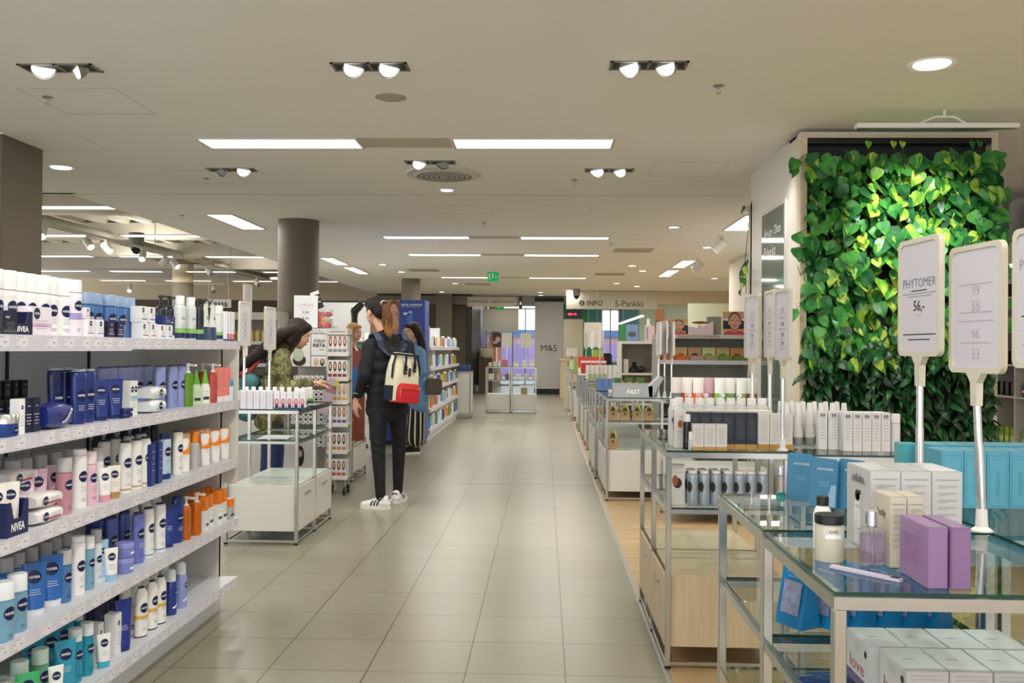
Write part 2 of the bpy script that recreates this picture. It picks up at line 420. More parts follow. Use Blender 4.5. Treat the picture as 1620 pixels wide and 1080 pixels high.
# ---- white pillar with the clothes shop's name
t = root('pillar', (.12, 27.2, 0))
MB().box(-.42, 0, .16, .42, .8, 2.72, mat('pillar_white', rgb('c9c7c3'), .4, noise=.02)).build('cladding', t)
MB().box(-.425, -.005, 0, .425, .8, .16, M_BLACK).build('plinth', t); MB().box(-.43, -.01, 2.72, .43, .8, H - .01, M_BLACK).box(.42, -.01, .16, .435, .8, 2.72, M_BLACK).build('edging', t)
s_ = MB(); lettering(s_, 'M&S', .47, M_INKD, on_front(-.003, 1.36, 0)); lettering(s_, 'LONDON', .24, M_INK, on_front(-.003, 1.20, 0), .0); s_.build('lettering', t)
tag(t, 'white square pillar with black plinth reading M&S at the aisle end', 'pillar')

# ---- INFO / bank fascia
t = root('fascia_sign', (.55, 24, 2.37))
MB().box(0, 0, 0, 2.35, .15, .47, mat('fascia_cream', rgb('c5c0ae'), .6, noise=.02)).build('fascia_board', t)
s_ = MB(); disc(s_, on_front(-.004, .155, .40), .065, .065, M_INKD, 24)
lettering(s_, 'i', .022, M_WINK, on_front(-.006, .155, .40), .03, .08)
lettering(s_, 'INFO', .40, M_BLACK, on_front(-.004, .155, .74), .012); lettering(s_, 'S-Pankki', .72, mat('olive_ink', rgb('55564a'), .5), on_front(-.004, .145, 1.62), .01); s_.build('lettering', t)
tag(t, 'pale fascia reading INFO and S-Pankki under the ceiling at the back', 'sign')

# bank interior
struct(MB().box(.5, 32.5, 0, 1.55, 32.7, 3, mat('green_wall', rgb('2f8f56'), .5)).build('wall_green'))
struct(MB().box(1.55, 32.5, 0, 1.98, 32.7, 3, mat('teal_wall', rgb('4f8288'), .5)).box(2.62, 32.5, 0, 3.3, 32.7, 3, MC['teal_wall']).box(1.98, 32.5, 0, 2.62, 32.7, .9, MC['teal_wall']).box(3.3, 32.5, 0, 8, 32.7, 3, mat('pale_green_wall', rgb('b3bb9a'), .6)).build('wall_teal'))
def window(n, x0, x1, z0, z1, y, bars=1):
    f = MB(); w = .04
    f.box(x0, y, z0, x0 + w, y + .08, z1, M_WHITE); f.box(x1 - w, y, z0, x1, y + .08, z1, M_WHITE); f.box(x0, y, z0, x1, y + .08, z0 + w, M_WHITE); f.box(x0, y, z1 - w, x1, y + .08, z1, M_WHITE)
    for i in range(bars):
        xx = x0 + (x1 - x0) * (i + 1) / (bars + 1); f.box(xx - w / 2, y, z0, xx + w / 2, y + .08, z1, M_GREY)
    o = struct(f.build('window_%d' % n)); MB().box(x0 + w, y + .03, z0 + w, x1 - w, y + .04, z1 - w, clear_glass('window_glass', (.9, .96, .97))).build('pane', o)
window(1, 1.98, 2.62, .9, 2.75, 32.6)
window(2, -1.62, -.25, 0.02, 2.8, 33.3, 2)
window(3, -2.05, -1.62, 1.5, 1.9, 33.3, 0)
struct(MB().box(-2.05, 33.3, 0, -1.62, 33.4, 1.5, M_CREAMW).box(-2.05, 33.3, 1.9, -1.62, 33.4, 3, M_CREAMW).box(-.25, 33.3, 0, .5, 33.4, 3, M_CREAMW).build('wall_front'))
# pedestrian street beyond the glass
tag(MB().box(-9, 46, 0, 6, 52, 1.6, P('9a86b8', .8)).box(-9, 46, 1.6, 6, 52, 1.95, P('b98f9c', .8)).box(-9, 45.9, 1.95, 6, 52, 2.3, P('5c76a6', .8)).build('street_building'), 'low lilac and pink building seen through the window across the street', 'building')
struct(MB().box(-30, 34, -.12, 30, 80, -.02, P('8f9296', .8)).build('ground'))
tag(MB().box(-2.0, 29.5, 1.88, -.85, 29.56, 2.6, mat('hang_panel', rgb('a39b8b'), .6)).build('information_sign'), 'wide grey information panel hanging inside the doorway', 'sign')
q = MB()
for (x, zz, w) in ((-1.85, 2.2, .18), (-1.8, 2.02, .3), (-1.2, 2.1, .3), (-1.2, 2.0, .28)): q.box(x - w / 2, 29.497, zz, x + w / 2, 29.5, zz + .03, M_INK)
q.build('small_text', bpy.data.objects['information_sign'])

# ================================================================= LAMPS
def panel(x, y, sx, sy, z, lab, grp):
    t = root('ceiling_panel_lamp', (x, y, z)); w = .02
    MB().box(-sx / 2 - w, -sy / 2 - w, -.012, sx / 2 + w, -sy / 2, .0, M_WHITE).box(-sx / 2 - w, sy / 2, -.012, sx / 2 + w, sy / 2 + w, 0, M_WHITE).box(-sx / 2 - w, -sy / 2, -.012, -sx / 2, sy / 2, 0, M_WHITE).box(sx / 2, -sy / 2, -.012, sx / 2 + w, sy / 2, 0, M_WHITE).build('frame', t)
    MB().box(-sx / 2, -sy / 2, -.008, sx / 2, sy / 2, -.002, M_EMIT).build('diffuser', t)
    tag(t, lab, 'ceiling light', grp)
G = 'rectangular ceiling panel lamps'
panel(-2.0, 6.9, 1.17, .3, H, 'large rectangular ceiling panel lamp, nearest row, left one', G)
panel(-.1, 6.9, 1.17, .3, H, 'large rectangular ceiling panel lamp, nearest row, right one', G)
for i, (y, nm) in enumerate(((12.72, 'second row from the front'), (15.05, 'third row from the front'), (19.8, 'fourth row from the front'))):
    panel(-1.65, y, 1.17, .25, H, 'crosswise ceiling panel lamp, %s, left one' % nm, G)
    panel(.26, y, 1.2, .25, H, 'crosswise ceiling panel lamp, %s, right one' % nm, G)
panel(-3.8, 11.25, .29, 1.3, H, 'lengthwise ceiling panel lamp left of the big round column', G)
panel(-3.75, 16.3, .22, 1.25, H, 'lengthwise ceiling panel lamp just right of the column, nearer one', G)
panel(-3.75, 18.2, .2, 1.5, H, 'lengthwise ceiling panel lamp right of the column, farther one', G)
panel(2.45, 16.5, .22, 1.3, H, 'lengthwise panel lamp on the right side, middle one', G)
panel(2.45, 18.5, .22, 1.5, H, 'lengthwise panel lamp on the right side, farthest one', G)
panel(2.42, 11.2, .3, 1.3, H, 'lengthwise panel lamp partly hidden by the plant wall unit', G)
for ri, (y, xs, nm) in enumerate(((11.4, (-6.05, -7.85), 'nearest row'), (14.3, (-6.05, -7.8), 'second row'), (17.6, (-5.95, -7.65, -9.4, ), 'third row'), (21.1, (-5.9, -7.7, -9.5, -11.2), 'fourth row'), (24.0, (-5.8, -7.6, -9.4, -11.15), 'farthest row'))):
    for k, x in enumerate(xs):
        panel(x, y, 1.2, .25, 3.05, 'suspended panel lamp under the open ceiling, %s, %s from the right' % (nm, ORD[k]), 'suspended panels under the open ceiling')
# twin adjustable recessed spots
def twin(x, y, lab, w=.40, tilt=(.5, .5), on=(1, 1)):
    t = root('twin_spotlight', (x, y, H)); h = w * .36; f = MB(); e = .016
    f.box(-w / 2, -h / 2, -.006, w / 2, -h / 2 + e, 0, M_GREY).box(-w / 2, h / 2 - e, -.006, w / 2, h / 2, 0, M_GREY).box(-w / 2, -h / 2, -.006, -w / 2 + e, h / 2, 0, M_GREY).box(w / 2 - e, -h / 2, -.006, w / 2, h / 2, 0, M_GREY).box(-.008, -h / 2, -.006, .008, h / 2, 0, M_GREY)
    f.build('frame', t); MB().box(-w / 2 + e, -h / 2 + e, -.003, w / 2 - e, h / 2 - e, -.001, M_DARK).build('recess', t)
    for sx, tl, o_ in ((-1, tilt[0], on[0]), (1, tilt[1], on[1])):
        R = Matrix.Translation((sx * w * .235, 0, .004)) @ Matrix.Rotation(tl, 4, 'Y') @ Matrix.Rotation(-.6, 4, 'X')
        hd = MB().lathe([(.045, .04), (.062, .01), (.066, -.02)], M_STEEL, 24, M=R, caps=False).build('spot_head', t)
        MB().lathe([(.0001, -.014), (.060, -.014), (.060, -.010)], M_EMIT if o_ else M_STEEL, 24, M=R).build('lens', hd)
    tag(t, lab, 'spotlight', 'twin recessed spotlights')
twin(-2.71, 5.04, 'twin recessed spotlight nearest the left edge of the picture', .42, (-.55, 1.0))
twin(-.97, 5.03, 'twin recessed spotlight in the middle, closest to the viewer', .42, (-.85, -.75))
twin(.55, 5.02, 'twin recessed spotlight right of centre, closest to the viewer', .42, (.85, .95))
twin(-2.74, 7.95, 'twin recessed spotlight farther off at left, before the seam', .42, (.7, -.9), (0, 1))
twin(-.96, 7.62, 'twin recessed spotlight directly above the round air diffuser', .42, (-.8, .6), (1, 0))
twin(.54, 7.95, 'twin recessed spotlight farther off, right of the air diffuser', .42, (.6, .9))
def single(x, y, lab, r=.075, on=True):
    t = root('recessed_spotlight', (x, y, H)); MB().lathe([(r, -.006), (r * 1.25, -.004), (r * 1.25, 0)], M_STEEL, 28).build('rim', t)
    MB().lathe([(.0001, -.008), (r * .8, -.008), (r, -.003)], M_EMIT if on else M_STEEL, 28).build('lens', t); tag(t, lab, 'spotlight', 'single recessed spots')
single(1.6, 11.6, 'single tilted recessed spot right of the panels, nearer one'); single(2.4, 13.84, 'single recessed spot before the lengthwise right panels')
for (x, y, nm) in ((-2.998, 16.88, 'just right of the round column top'), (1.88, 17.94, 'right of the crosswise panels, farther one'), (1.58, 16.88, 'right of the crosswise panels, nearer one'), (-2.9, 18.5, 'behind the column, second one'),
                   (-2.12, 21.65, 'left of the fourth panel row'), (1.64, 21.35, 'right of the fourth panel row'), (-.13, 24.8, 'above the white pillar, nearer one'), (-.13, 26.2, 'above the white pillar, farther one'), (.63, 24.0, 'above the INFO fascia, left'), (2.2, 22.3, 'above the INFO fascia, right'), (-2.8, 24.9, 'near the far dark wall'), (3.58, 19.7, 'far right beyond the right panels')):
    single(x, y, 'small round downlight %s' % nm, .085)
def downlight(x, y, r, lab):
    t = root('round_downlight', (x, y, H)); MB().lathe([(r, -.004), (r * 1.28, -.01), (r * 1.3, 0)], M_WPLAST, 36).build('rim', t); MB().lathe([(.0001, -.012), (r * .9, -.012), (r, -.004)], M_EMIT, 36).build('diffuser', t); tag(t, lab, 'ceiling light')
downlight(2.06, 5.01, .095, 'large round downlight at the upper right of the picture')
downlight(-4.2, 7.84, .085, 'round downlight beside the square column at left')
downlight(-.964, 8.94, .06, 'small round downlight just below the air diffuser')
# loudspeaker, air diffuser
tag(MB().lathe([(.0001, -.004), (.088, -.004), (.098, 0)], mat('speaker_cloth', rgb('b3ab9a'), .9), 32).build('ceiling_loudspeaker'), 'flat round ceiling loudspeaker grille behind the middle twin spot', 'loudspeaker').location = (-.963, 5.66, H)
t = root('air_diffuser', (-.9, 8.12, H)); dd = MB().lathe([(.0001, -.03), (.24, -.03), (.27, -.015)], M_WHITE, 48).lathe([(.27, -.015), (.335, -.012), (.34, 0)], M_WHITE, 48, caps=False).build('face_plate', t)
hh = MB(); hm = mat('diffuser_hole', rgb('5f5a50'), .7)
for ri in range(5):
    r = .05 + ri * .045; nn = 8 + ri * 6
    for k in range(nn):
        a = 2 * PI * k / nn; hh.lathe([(.0001, -.0312), (.0165, -.0312)], hm, 8, c=(r * math.cos(a), r * math.sin(a), 0), caps=False)
hh.build('perforations', t); tag(t, 'round perforated ventilation diffuser in the ceiling', 'vent')
def sprinkler(x, y, lab, z=H):
    t = root('sprinkler', (x, y, z)); MB().lathe([(.034, 0), (.03, -.006), (.01, -.009)], M_STEEL, 20).build('escutcheon', t)
    MB().tube((0, 0, 0), (0, 0, -.02), .007, M_STEEL).path([(-.007, 0, -.02), (-.014, 0, -.032), (-.004, 0, -.046)], .0025, M_STEEL).path([(.007, 0, -.02), (.014, 0, -.032), (.004, 0, -.046)], .0025, M_STEEL).tube((0, 0, -.044), (0, 0, -.046), .014, M_STEEL).build('head', t)
    tag(t, lab, 'sprinkler', 'ceiling sprinklers')
for (x, y, l) in ((-3.107, 5.63, 'nearest one at left'), (1.0, 5.41, 'nearest one at right'), (-3.12, 8.36, 'beside the second left twin spot'), (.26, 8.39, 'beside the second right twin spot'), (-4.27, 10.69, 'left near the open ceiling edge'), (-.75, 11.25, 'in the middle beyond the seam'), (-3.6, 14.1, 'right of the round column'), (.95, 13.4, 'right before the second panel row')):
    sprinkler(x, y, 'small steel ceiling sprinkler, %s' % l)
# exit sign
t = root('exit_sign', (-1.0, 17.69, H)); MB().tube((0, 0, 0), (0, 0, -.06), .01, M_WHITE).build('stem', t)
MB().box(-.11, -.02, -.25, .11, .02, -.06, mat('exit_green', rgb('1fa35c'), .4, emit=.35)).build('plate', t)
e = MB(); e.box(-.08, -.023, -.2, -.06, -.021, -.1, M_WINK).ell((-.01, -.023, -.105), (.012, .003, .012), M_WINK)
e.prism([(-.03, -.19), (-.02, -.19), (0, -.15), (.01, -.12), (-.02, -.12), (-.015, -.15)], -.024, -.021, M_WINK).prism([(.03, -.16), (.09, -.16), (.09, -.15), (.03, -.15)], -.024, -.021, M_WINK); e.build('pictogram', t)
tag(t, 'green emergency exit sign hanging from the ceiling', 'sign')
t = root('exit_sign', (-1.40, 28.3, 2.62)); MB().tube((0, 0, .1), (0, 0, .28), .01, M_WHITE).build('stem', t); MB().box(-.14, -.02, -.1, .14, .02, .1, MC['exit_green']).build('plate', t); MB().box(-.05, -.025, -.05, .05, -.021, .05, M_WINK).build('pictogram', t); tag(t, 'distant green exit sign beyond the doorway', 'sign')
# dome cameras
def dome(x, y, z, r, lab):
    t = root('dome_camera', (x, y, z)); MB().lathe([(r, 0), (r, -r * 1.9)], M_GREY, 24).build('housing', t); MB().lathe([(r * .8, -r * 1.9), (r * .75, -r * 2.3), (r * .4, -r * 2.75), (.0001, -r * 2.9)], mat('dome_black', rgb('16161a'), .1), 24).build('dome', t); tag(t, lab, 'camera')
dome(.79, 23.4, H, .09, 'grey dome camera hanging before the INFO fascia')
dome(-7.2, 16.0, 3.3, .13, 'grey dome camera under the open ceiling at left')
# slot vents
for (x, y, l) in ((1.35, 14.3, 'nearer, before right panels'), (1.3, 18.8, 'farther, before right panels'), (-1.6, 21.9, 'left of centre near the back'), (-2.4, 18.1, 'behind the round column')):
    t = root('slot_vent', (x, y, H)); MB().box(-.3, -.3, -.004, .3, .3, 0, mat('vent_frame', rgb('c9c1ad'), .7)).build('frame', t)
    q = MB()
    for k in (-.2, -.07, .07, .2): q.box(-.28, k - .01, -.006, .28, k + .01, -.003, M_SEAM)
    q.build('slots', t); tag(t, 'square slotted ceiling air vent, %s' % l, 'vent', 'slot vents')
# ceiling cassettes in the open area
for (x, y, l) in ((-7.6, 19.2, 'nearer one'), (-6.6, 24.5, 'farther one above the Kassa sign')):
    t = root('ceiling_cassette', (x, y, 3.1)); MB().box(-.6, -.6, 0, .6, .6, .05, P('c9bd9f', .6)).build('grille_plate', t, .01)
    MB().box(-.45, -.45, -.01, .45, -.38, 0, M_DARK).box(-.45, .38, -.01, .45, .45, 0, M_DARK).box(-.3, -.3, -.008, .3, .3, 0, P('8d8574', .7)).build('slots', t); tag(t, 'square air conditioning cassette under the open ceiling, %s' % l, 'air conditioner')
# track with spotlights
t = root('spotlight_track', (-7.0, 9.3, 3.0)); MB().box(-.02, 0, 0, .02, 19, .035, M_WHITE).build('rail', t)
q = MB()
for y in (3, 7, 11, 15): q.tube((0, y, .03), (0, y, .6), .006, M_STEEL)
q.build('suspension', t); tag(t, 'long white lighting track hanging under the open ceiling at left', 'track')
M_HEAD = mat('spot_white', rgb('d8d5cb'), .4)
def trackspot(x, y, z, az, lab, on=True, s=1.):
    t = root('track_spotlight', (x, y, z)); MB().box(-.02, -.06, -.03, .02, .06, 0, M_HEAD).tube((0, 0, -.03), (0, 0, -.08), .01, M_HEAD).build('bracket', t)
    d_ = Vector((math.cos(az) * .8, math.sin(az) * .8, -.7)).normalized(); p = Vector((0, 0, -.13))
    a = p - d_ * .09; b2 = p + d_ * .09; hd = MB().tube(a, b2, .06 * s, M_HEAD, 20).build('spot_head', t)
    MB().tube(b2, b2 + d_ * .004, .05 * s, M_EMITC if on else M_STEEL, 20).build('lens', hd); tag(t, lab, 'spotlight', 'spotlights on the left track')
for (y, az, on, l) in ((12.6, -1.2, 1, 'nearest and brightest'), (13.9, -.6, 1, 'second from the front, bright'), (14.5, -.4, 1, 'third from the front, aimed right'), (15.8, -1.3, 1, 'fourth from the front, bright'), (16.7, 2.6, 0, 'fifth from the front'), (17.2, -.3, 1, 'sixth from the front'), (19.0, -.7, 0, 'seventh from the front, dim'), (22.2, -.7, 0, 'farthest on the track, dim')):
    trackspot(-7.0, y, 3.0, az, 'white track spotlight on the left track, %s' % l, on)
t = root('spotlight_track', (-11.6, 24.5, 2.98)); MB().box(0, -.02, 0, 3, .02, .035, M_WHITE).build('rail', t); MB().tube((.2, 0, .03), (.2, 0, .97), .006, M_STEEL).tube((2.8, 0, .03), (2.8, 0, .97), .006, M_STEEL).build('suspension', t); tag(t, 'short far lighting track before the cream wall at left', 'track')
for (x, y, az, l) in ((-11.2, 24.5, -1.2, 'leftmost'), (-9.9, 24.5, -1.2, 'middle'), (-8.9, 24.5, -1.2, 'rightmost')):
    trackspot(x, y, 2.98, az, 'small spotlight far off before the cream wall, %s of three' % l, l == 'leftmost')
for (x, y, az, l) in ((2.35, 12.5, 2.6, 'nearer'), (2.55, 15.6, 2.6, 'farther')):
    trackspot(x, y, H, az, 'white ceiling spotlight right of the aisle above the food shelf, %s one' % l)
# Kassa sign
t = root('hanging_sign', (-4.87, 13.6, 1.89))
MB().box(-.19, -.01, 0, .19, .01, .125, P('c8c6bd', .5)).build('plate', t); q = MB(); lettering(q, 'Kassa', .29, M_INKD, on_front(-.012, .062, 0), .02); q.build('lettering', t)
q = MB(); q.tube((-.16, 0, .12), (-.08, 0, 1.2), .003, M_WHITE).tube((.16, 0, .12), (.08, 0, 1.2), .003, M_WHITE); q.build('cords', t)
tag(t, 'small grey sign reading Kassa hanging on two cords', 'sign')
# ================================================================= PRODUCT KINDS (front faces -Y, base at z = 0)
def nivea(mb, place, a, b, dx=0, dz=0):
    pl = lambda u, v: place(u + dx, v + dz)
    disc(mb, pl, a, b, M_NAVY, 20)
    return pl
def brand_disc(mb, placer, placer2, a, b=None, dx=0, dz=0):
    b = b or a
    disc(mb, lambda u, v: placer(u + dx, v + dz), a, b, M_NAVY, 20)
    lettering(mb, 'NIVEA', a * 1.55, M_WINK, lambda u, v: placer2(u + dx, v + dz), .02)
def lines(mb, placer, w, n, z0, dz, mt=None, x0=0., h=.0012):
    rr = random.Random(int(w * 1e5) + n)
    for i in range(n):
        ww = w * (.55 + .45 * rr.random()); patch(mb, placer, x0 - ww / 2, z0 - i * dz - h / 2, x0 + ww / 2, z0 - i * dz + h / 2, mt or M_INK, 3)
def bottle(w, d, h, body, cap, capw=.62, caph=.12, waist=0., shoulder=.1, logo=True, band=None, capdisc=False, lab=None, pump=False, name='bottle', logoz=.62, text=None, bodymat=None, capmat=None, txtmat=None, liquid=None, capclear=None):
    t = root(name); hb = h * (1 - caph)
    bm_ = bodymat or P(body, .28, coat=.3); cm = capmat or P(cap, .3)
    pr = [(.93, 0), (1, .006)]
    for i in range(1, 8):
        f = i / 8; r = 1 - waist * math.sin(PI * f) ** 2; pr.append((r, hb * (1 - shoulder) * f))
    pr += [(1 - waist * .2, hb * (1 - shoulder)), (.93, hb * (1 - shoulder * .45)), (capw + .08, hb * .995), (capw * .98, hb)]
    m = MB().lathe([(r * .5 * w, z) for r, z in pr], bm_, 22, 1, d / w)
    m.build('body', t)
    if pump:
        k = MB().lathe([(capw * .5 * w, hb), (capw * .5 * w, hb + h * .035), (.006, hb + h * .045), (.006, hb + caph * h * .8)], cm, 18)
        k.tube((0, 0, hb + caph * h * .72), (0, 0, h), .011, cm).box(-.007, -.042, h - .012, .007, 0, h - .003, cm); k.build('pump', t)
    else:
        dd = d / w if capw > .9 else min(1, d / w * 1.15)
        MB().lathe([(capw * .5 * w, hb + .001), (capw * .5 * w, h - .004), (capw * .46 * w, h)], cm, 22, 1, dd).build('cap', t)
    q = MB(); rx, ry = w / 2, d / 2; w_ = 1 - waist * .9
    pl = on_oval(rx * w_, ry * w_, 0, .001 + waist * rx * .35); pl2 = on_oval(rx * w_, ry * w_, 0, .0018 + waist * rx * .35)
    pl_0 = on_oval(rx, ry, 0, .0007)
    if band: 
        for (z0, z1, hx) in band: MB().lathe([(.502 * w, z0 * h), (.502 * w, z1 * h)], P(hx, .3), 22, 1, d / w, caps=False).build('colour_band', t)
    if logo: brand_disc(q, pl, pl2, min(w * .33, .019), min(w * .33, .019) * 1.02, 0, hb * logoz)
    if text: lettering(q, text[0], w * text[1], txtmat or M_INKD, lambda u, v: pl2(u, v + hb * text[2]), .01)
    lines(q, pl, w * .5, 3, hb * (logoz - .2), .007, txtmat or M_INK); lines(q, pl, w * .45, 2, hb * .18, .006, M_NAVY if logo else M_INKD)
    q.build('printed_label', t)
    return t
def tube_up(w, d, h, body, cap, caph=.13, logo=True, name='tube', text=None, band=None, topcol=None, txtmat=None):
    """squeeze tube standing on its cap, flat crimped end on top"""
    t = root(name); m = MB(); n = 20; v = []; f = []; zs = [caph * h, caph * h + .005, h * .35, h * .6, h * .82, h * .95, h]
    for i, z in enumerate(zs):
        k = max(0, (z - caph * h) / (h * (1 - caph))); ry = d / 2 * (1 - k) ** .8 + .0012; rx = w / 2 * (.92 + .16 * k)
        for a in range(n): tt = 2 * PI * a / n; v.append((rx * math.cos(tt), ry * math.sin(tt), z))
    for i in range(len(zs) - 1):
        for a in range(n): b2 = (a + 1) % n; f.append((i * n + a, i * n + b2, (i + 1) * n + b2, (i + 1) * n + a))
    f.append(tuple(range(n - 1, -1, -1))); f.append(tuple((len(zs) - 1) * n + a for a in range(n)))
    m.add(v, f, P(body, .3, coat=.2), True); m.build('body', t)
    MB().lathe([(.43 * w, 0), (.45 * w, .002), (.46 * w, caph * h)], P(cap, .3), 20, 1, d / w).build('cap', t)
    def pl(off):
        def g(u, z):
            k = min(1, max(0, (z - caph * h) / (h * (1 - caph)))); ry = d / 2 * (1 - k) ** .8 + .0012; rx = w / 2 * (.92 + .16 * k)
            a = max(-.999, min(.999, u / rx)); return (u, -ry * math.sqrt(1 - a * a) - off, z)
        return g
    q = MB()
    if logo: brand_disc(q, pl(.001), pl(.0018), w * .3, w * .3, 0, h * .74)
    if text: lettering(q, text[0], w * text[1], txtmat or M_INKD, lambda u, v: pl(.001)(u, v + h * text[2]), .01)
    lines(q, lambda u, v: pl(.001)(u, v + h * .5), w * .55, 3, 0, .007, txtmat or M_INK)
    q.build('printed_label', t)
    if band:
        z0, z1, hx = band
        bb = MB(); n2 = 20; v = []
        for z in (z0 * h, z1 * h):
            k = (z - caph * h) / (h * (1 - caph)); k = max(0, k); ry = d / 2 * (1 - k) ** .8 + .0016; rx = w / 2 * (.92 + .16 * k) + .0006
            for a in range(n2): tt = 2 * PI * a / n2; v.append((rx * math.cos(tt), ry * math.sin(tt), z))
        bb.add(v, [(a, (a + 1) % n2, n2 + (a + 1) % n2, n2 + a) for a in range(n2)], P(hx, .3), True); bb.build('colour_band', t)
    return t
def carton(w, d, h, col, name='carton', logo=True, base=None, basec=None, text=None, stripe=None, nlines=4, side=None, linecol=None, bev=.0012, txtmat=None, rough=.4, twodisc=False, lw=.7, topcol=None):
    t = root(name); m = MB(); bm_ = P(col, rough)
    if base: m.box(-w / 2, -d / 2, 0, w / 2, d / 2, base * h, P(basec, .35)); m.box(-w / 2, -d / 2, base * h, w / 2, d / 2, h, bm_)
    elif topcol: m.box(-w / 2, -d / 2, 0, w / 2, d / 2, h * .6, bm_); m.box(-w / 2, -d / 2, h * .6, w / 2, d / 2, h, P(topcol, .4))
    else: m.box(-w / 2, -d / 2, 0, w / 2, d / 2, h, bm_)
    m.build('box', t, 0 if (base or topcol) else bev)
    q = MB(); pl = on_front(-d / 2 - .0006, 0); pl2 = on_front(-d / 2 - .0012, 0)
    fl = MB(); fl.box(-w / 2 + .001, -.0008, h, w / 2 - .001, .0008, h + .0004, M_INK).build('lid_seam', t)
    if logo:
        a = min(w, h) * .2
        for dx in ((-w * .24, w * .24) if twodisc else (-w * .22 if w > h * .8 else 0,)): brand_disc(q, pl, pl2, a, a, dx, h * .76)
    if stripe: patch(q, pl, -w / 2, stripe[0] * h, w / 2, stripe[1] * h, P(stripe[2], .4), 1)
    lines(q, pl, w * lw, nlines, h * (.52 if logo else .82), h * (.09 if logo else .6 / max(1, nlines)), linecol or M_INK, 0, min(.0016, h * .014))
    if text: lettering(q, text[0], w * text[1], txtmat or M_INKD, lambda u, v: pl2(u, v + h * text[2]), .01)
    q.build('printed_label', t)
    return t
def jar(r, h, body, lid, lidh=.3, name='jar', logo=True, bodymat=None, lidmat=None):
    t = root(name); hb = h * (1 - lidh)
    MB().lathe([(r * .9, 0), (r, .004), (r, hb)], bodymat or P(body, .2, coat=.3), 28).build('body', t)
    MB().lathe([(r * 1.03, hb + .0005), (r * 1.03, h - .003), (r * .97, h)], lidmat or P(lid, .25), 28).build('lid', t)
    q = MB(); pl = on_oval(r, r, 0, .0008); pl2 = on_oval(r, r, 0, .0014)
    if logo: brand_disc(q, pl, pl2, hb * .28, hb * .28, 0, hb * .5)
    else: patch(q, pl, -r * .45, hb * .4, r * .45, hb * .62, M_WINK)
    q.build('printed_label', t)
    return t
def pack(w, d, h, col, name='wipes_pack', logo=True, stripe='b0283a', curve=None, discx=-.28):
    """soft pillow pack of wipes lying flat"""
    t = root(name); m = MB(); n = 14; v = []; f = []; st = 7
    for i in range(st + 1):
        k = i / st; x = -w / 2 + w * k; fl = max(.5, math.sin(PI * min(max(k, .0), 1)) ** .25) if 0 < i < st else .72
        for a in range(n):
            tt = 2 * PI * a / n; cy, cz = math.cos(tt), math.sin(tt)
            yy = d / 2 * math.copysign(abs(cy) ** .55, cy) * (.9 + .1 * fl); zz = h / 2 + h / 2 * fl * math.copysign(abs(cz) ** .6, cz)
            v.append((x, yy, zz))
    for i in range(st):
        for a in range(n): b2 = (a + 1) % n; f.append((i * n + a, i * n + b2, (i + 1) * n + b2, (i + 1) * n + a))
    f += [tuple(range(n)), tuple(reversed([st * n + a for a in range(n)]))]
    m.add(v, f, P(col, .3, coat=.3), True); m.build('wrapper', t)
    q = MB(); pl = on_front(-d / 2 - .002, h * .5); pl2 = on_front(-d / 2 - .003, h * .5)
    if logo: brand_disc(q, pl, pl2, h * .3, h * .3, w * discx, 0)
    if stripe: patch(q, pl, -.02, -h * .22, w * .38, -h * .12, P(stripe, .4), 1)
    lines(q, pl, w * .4, 2, h * .12, .007, M_INK, w * .16)
    if curve:
        for i in range(8): a = i / 8; patch(q, pl2, w * (.0 + .4 * a), -h * .3 + h * .55 * a * a, w * (.05 + .4 * a) + .004, -h * .22 + h * .58 * a * a, P(curve, .4), 1)
    q.build('printed_label', t)
    return t
def spray(r, h, body, cap, name='spray_can', bodymat=None, text='NIVEA'):
    t = root(name)
    MB().lathe([(r * .95, 0), (r, .004), (r, h * .62), (r * .93, h * .7), (r * .8, h * .74)], bodymat or P(body, .25, coat=.4), 26).build('body', t)
    MB().lathe([(r * .8, h * .742), (r * .8, h * .9), (r * .74, h * .97), (r * .5, h)], P(cap, .3), 26).build('cap', t)
    q = MB(); brand_disc(q, on_oval(r, r, 0, .001), on_oval(r, r, 0, .0018), r * .5, r * .5, 0, h * .5)
    for i in range(8): a = i / 8; patch(q, on_oval(r, r, 0, .001), -r * .8 + r * 1.4 * a, h * (.15 + .2 * a * a), -r * .6 + r * 1.4 * a, h * (.19 + .2 * a * a), M_WINK, 2)
    q.build('printed_label', t)
    return t
def tray(w, d, h, col, name='display_tray'):
    t = root(name); m = MB(); c_ = P(col, .4); e = .003
    m.box(-w / 2, -d / 2, 0, w / 2, d / 2, e, c_).box(-w / 2, d / 2 - e, e, w / 2, d / 2, h, c_).prism([(-w / 2, e), (w / 2, e), (w / 2, h), (w / 2 - .02, h), (w / 2 - .035, h * .5), (-w / 2 + .035, h * .5), (-w / 2 + .02, h), (-w / 2, h)], -d / 2, -d / 2 + e, c_).box(-w / 2, -d / 2 + e, e, -w / 2 + e, d / 2 - e, h, c_).box(w / 2 - e, -d / 2 + e, e, w / 2, d / 2 - e, h, c_)
    m.build('tray', t); q = MB(); lettering(q, 'NIVEA', w * .62, M_WINK, on_front(-d / 2 - .001, h * .26), .03, h * .24); q.build('lettering', t)
    return t
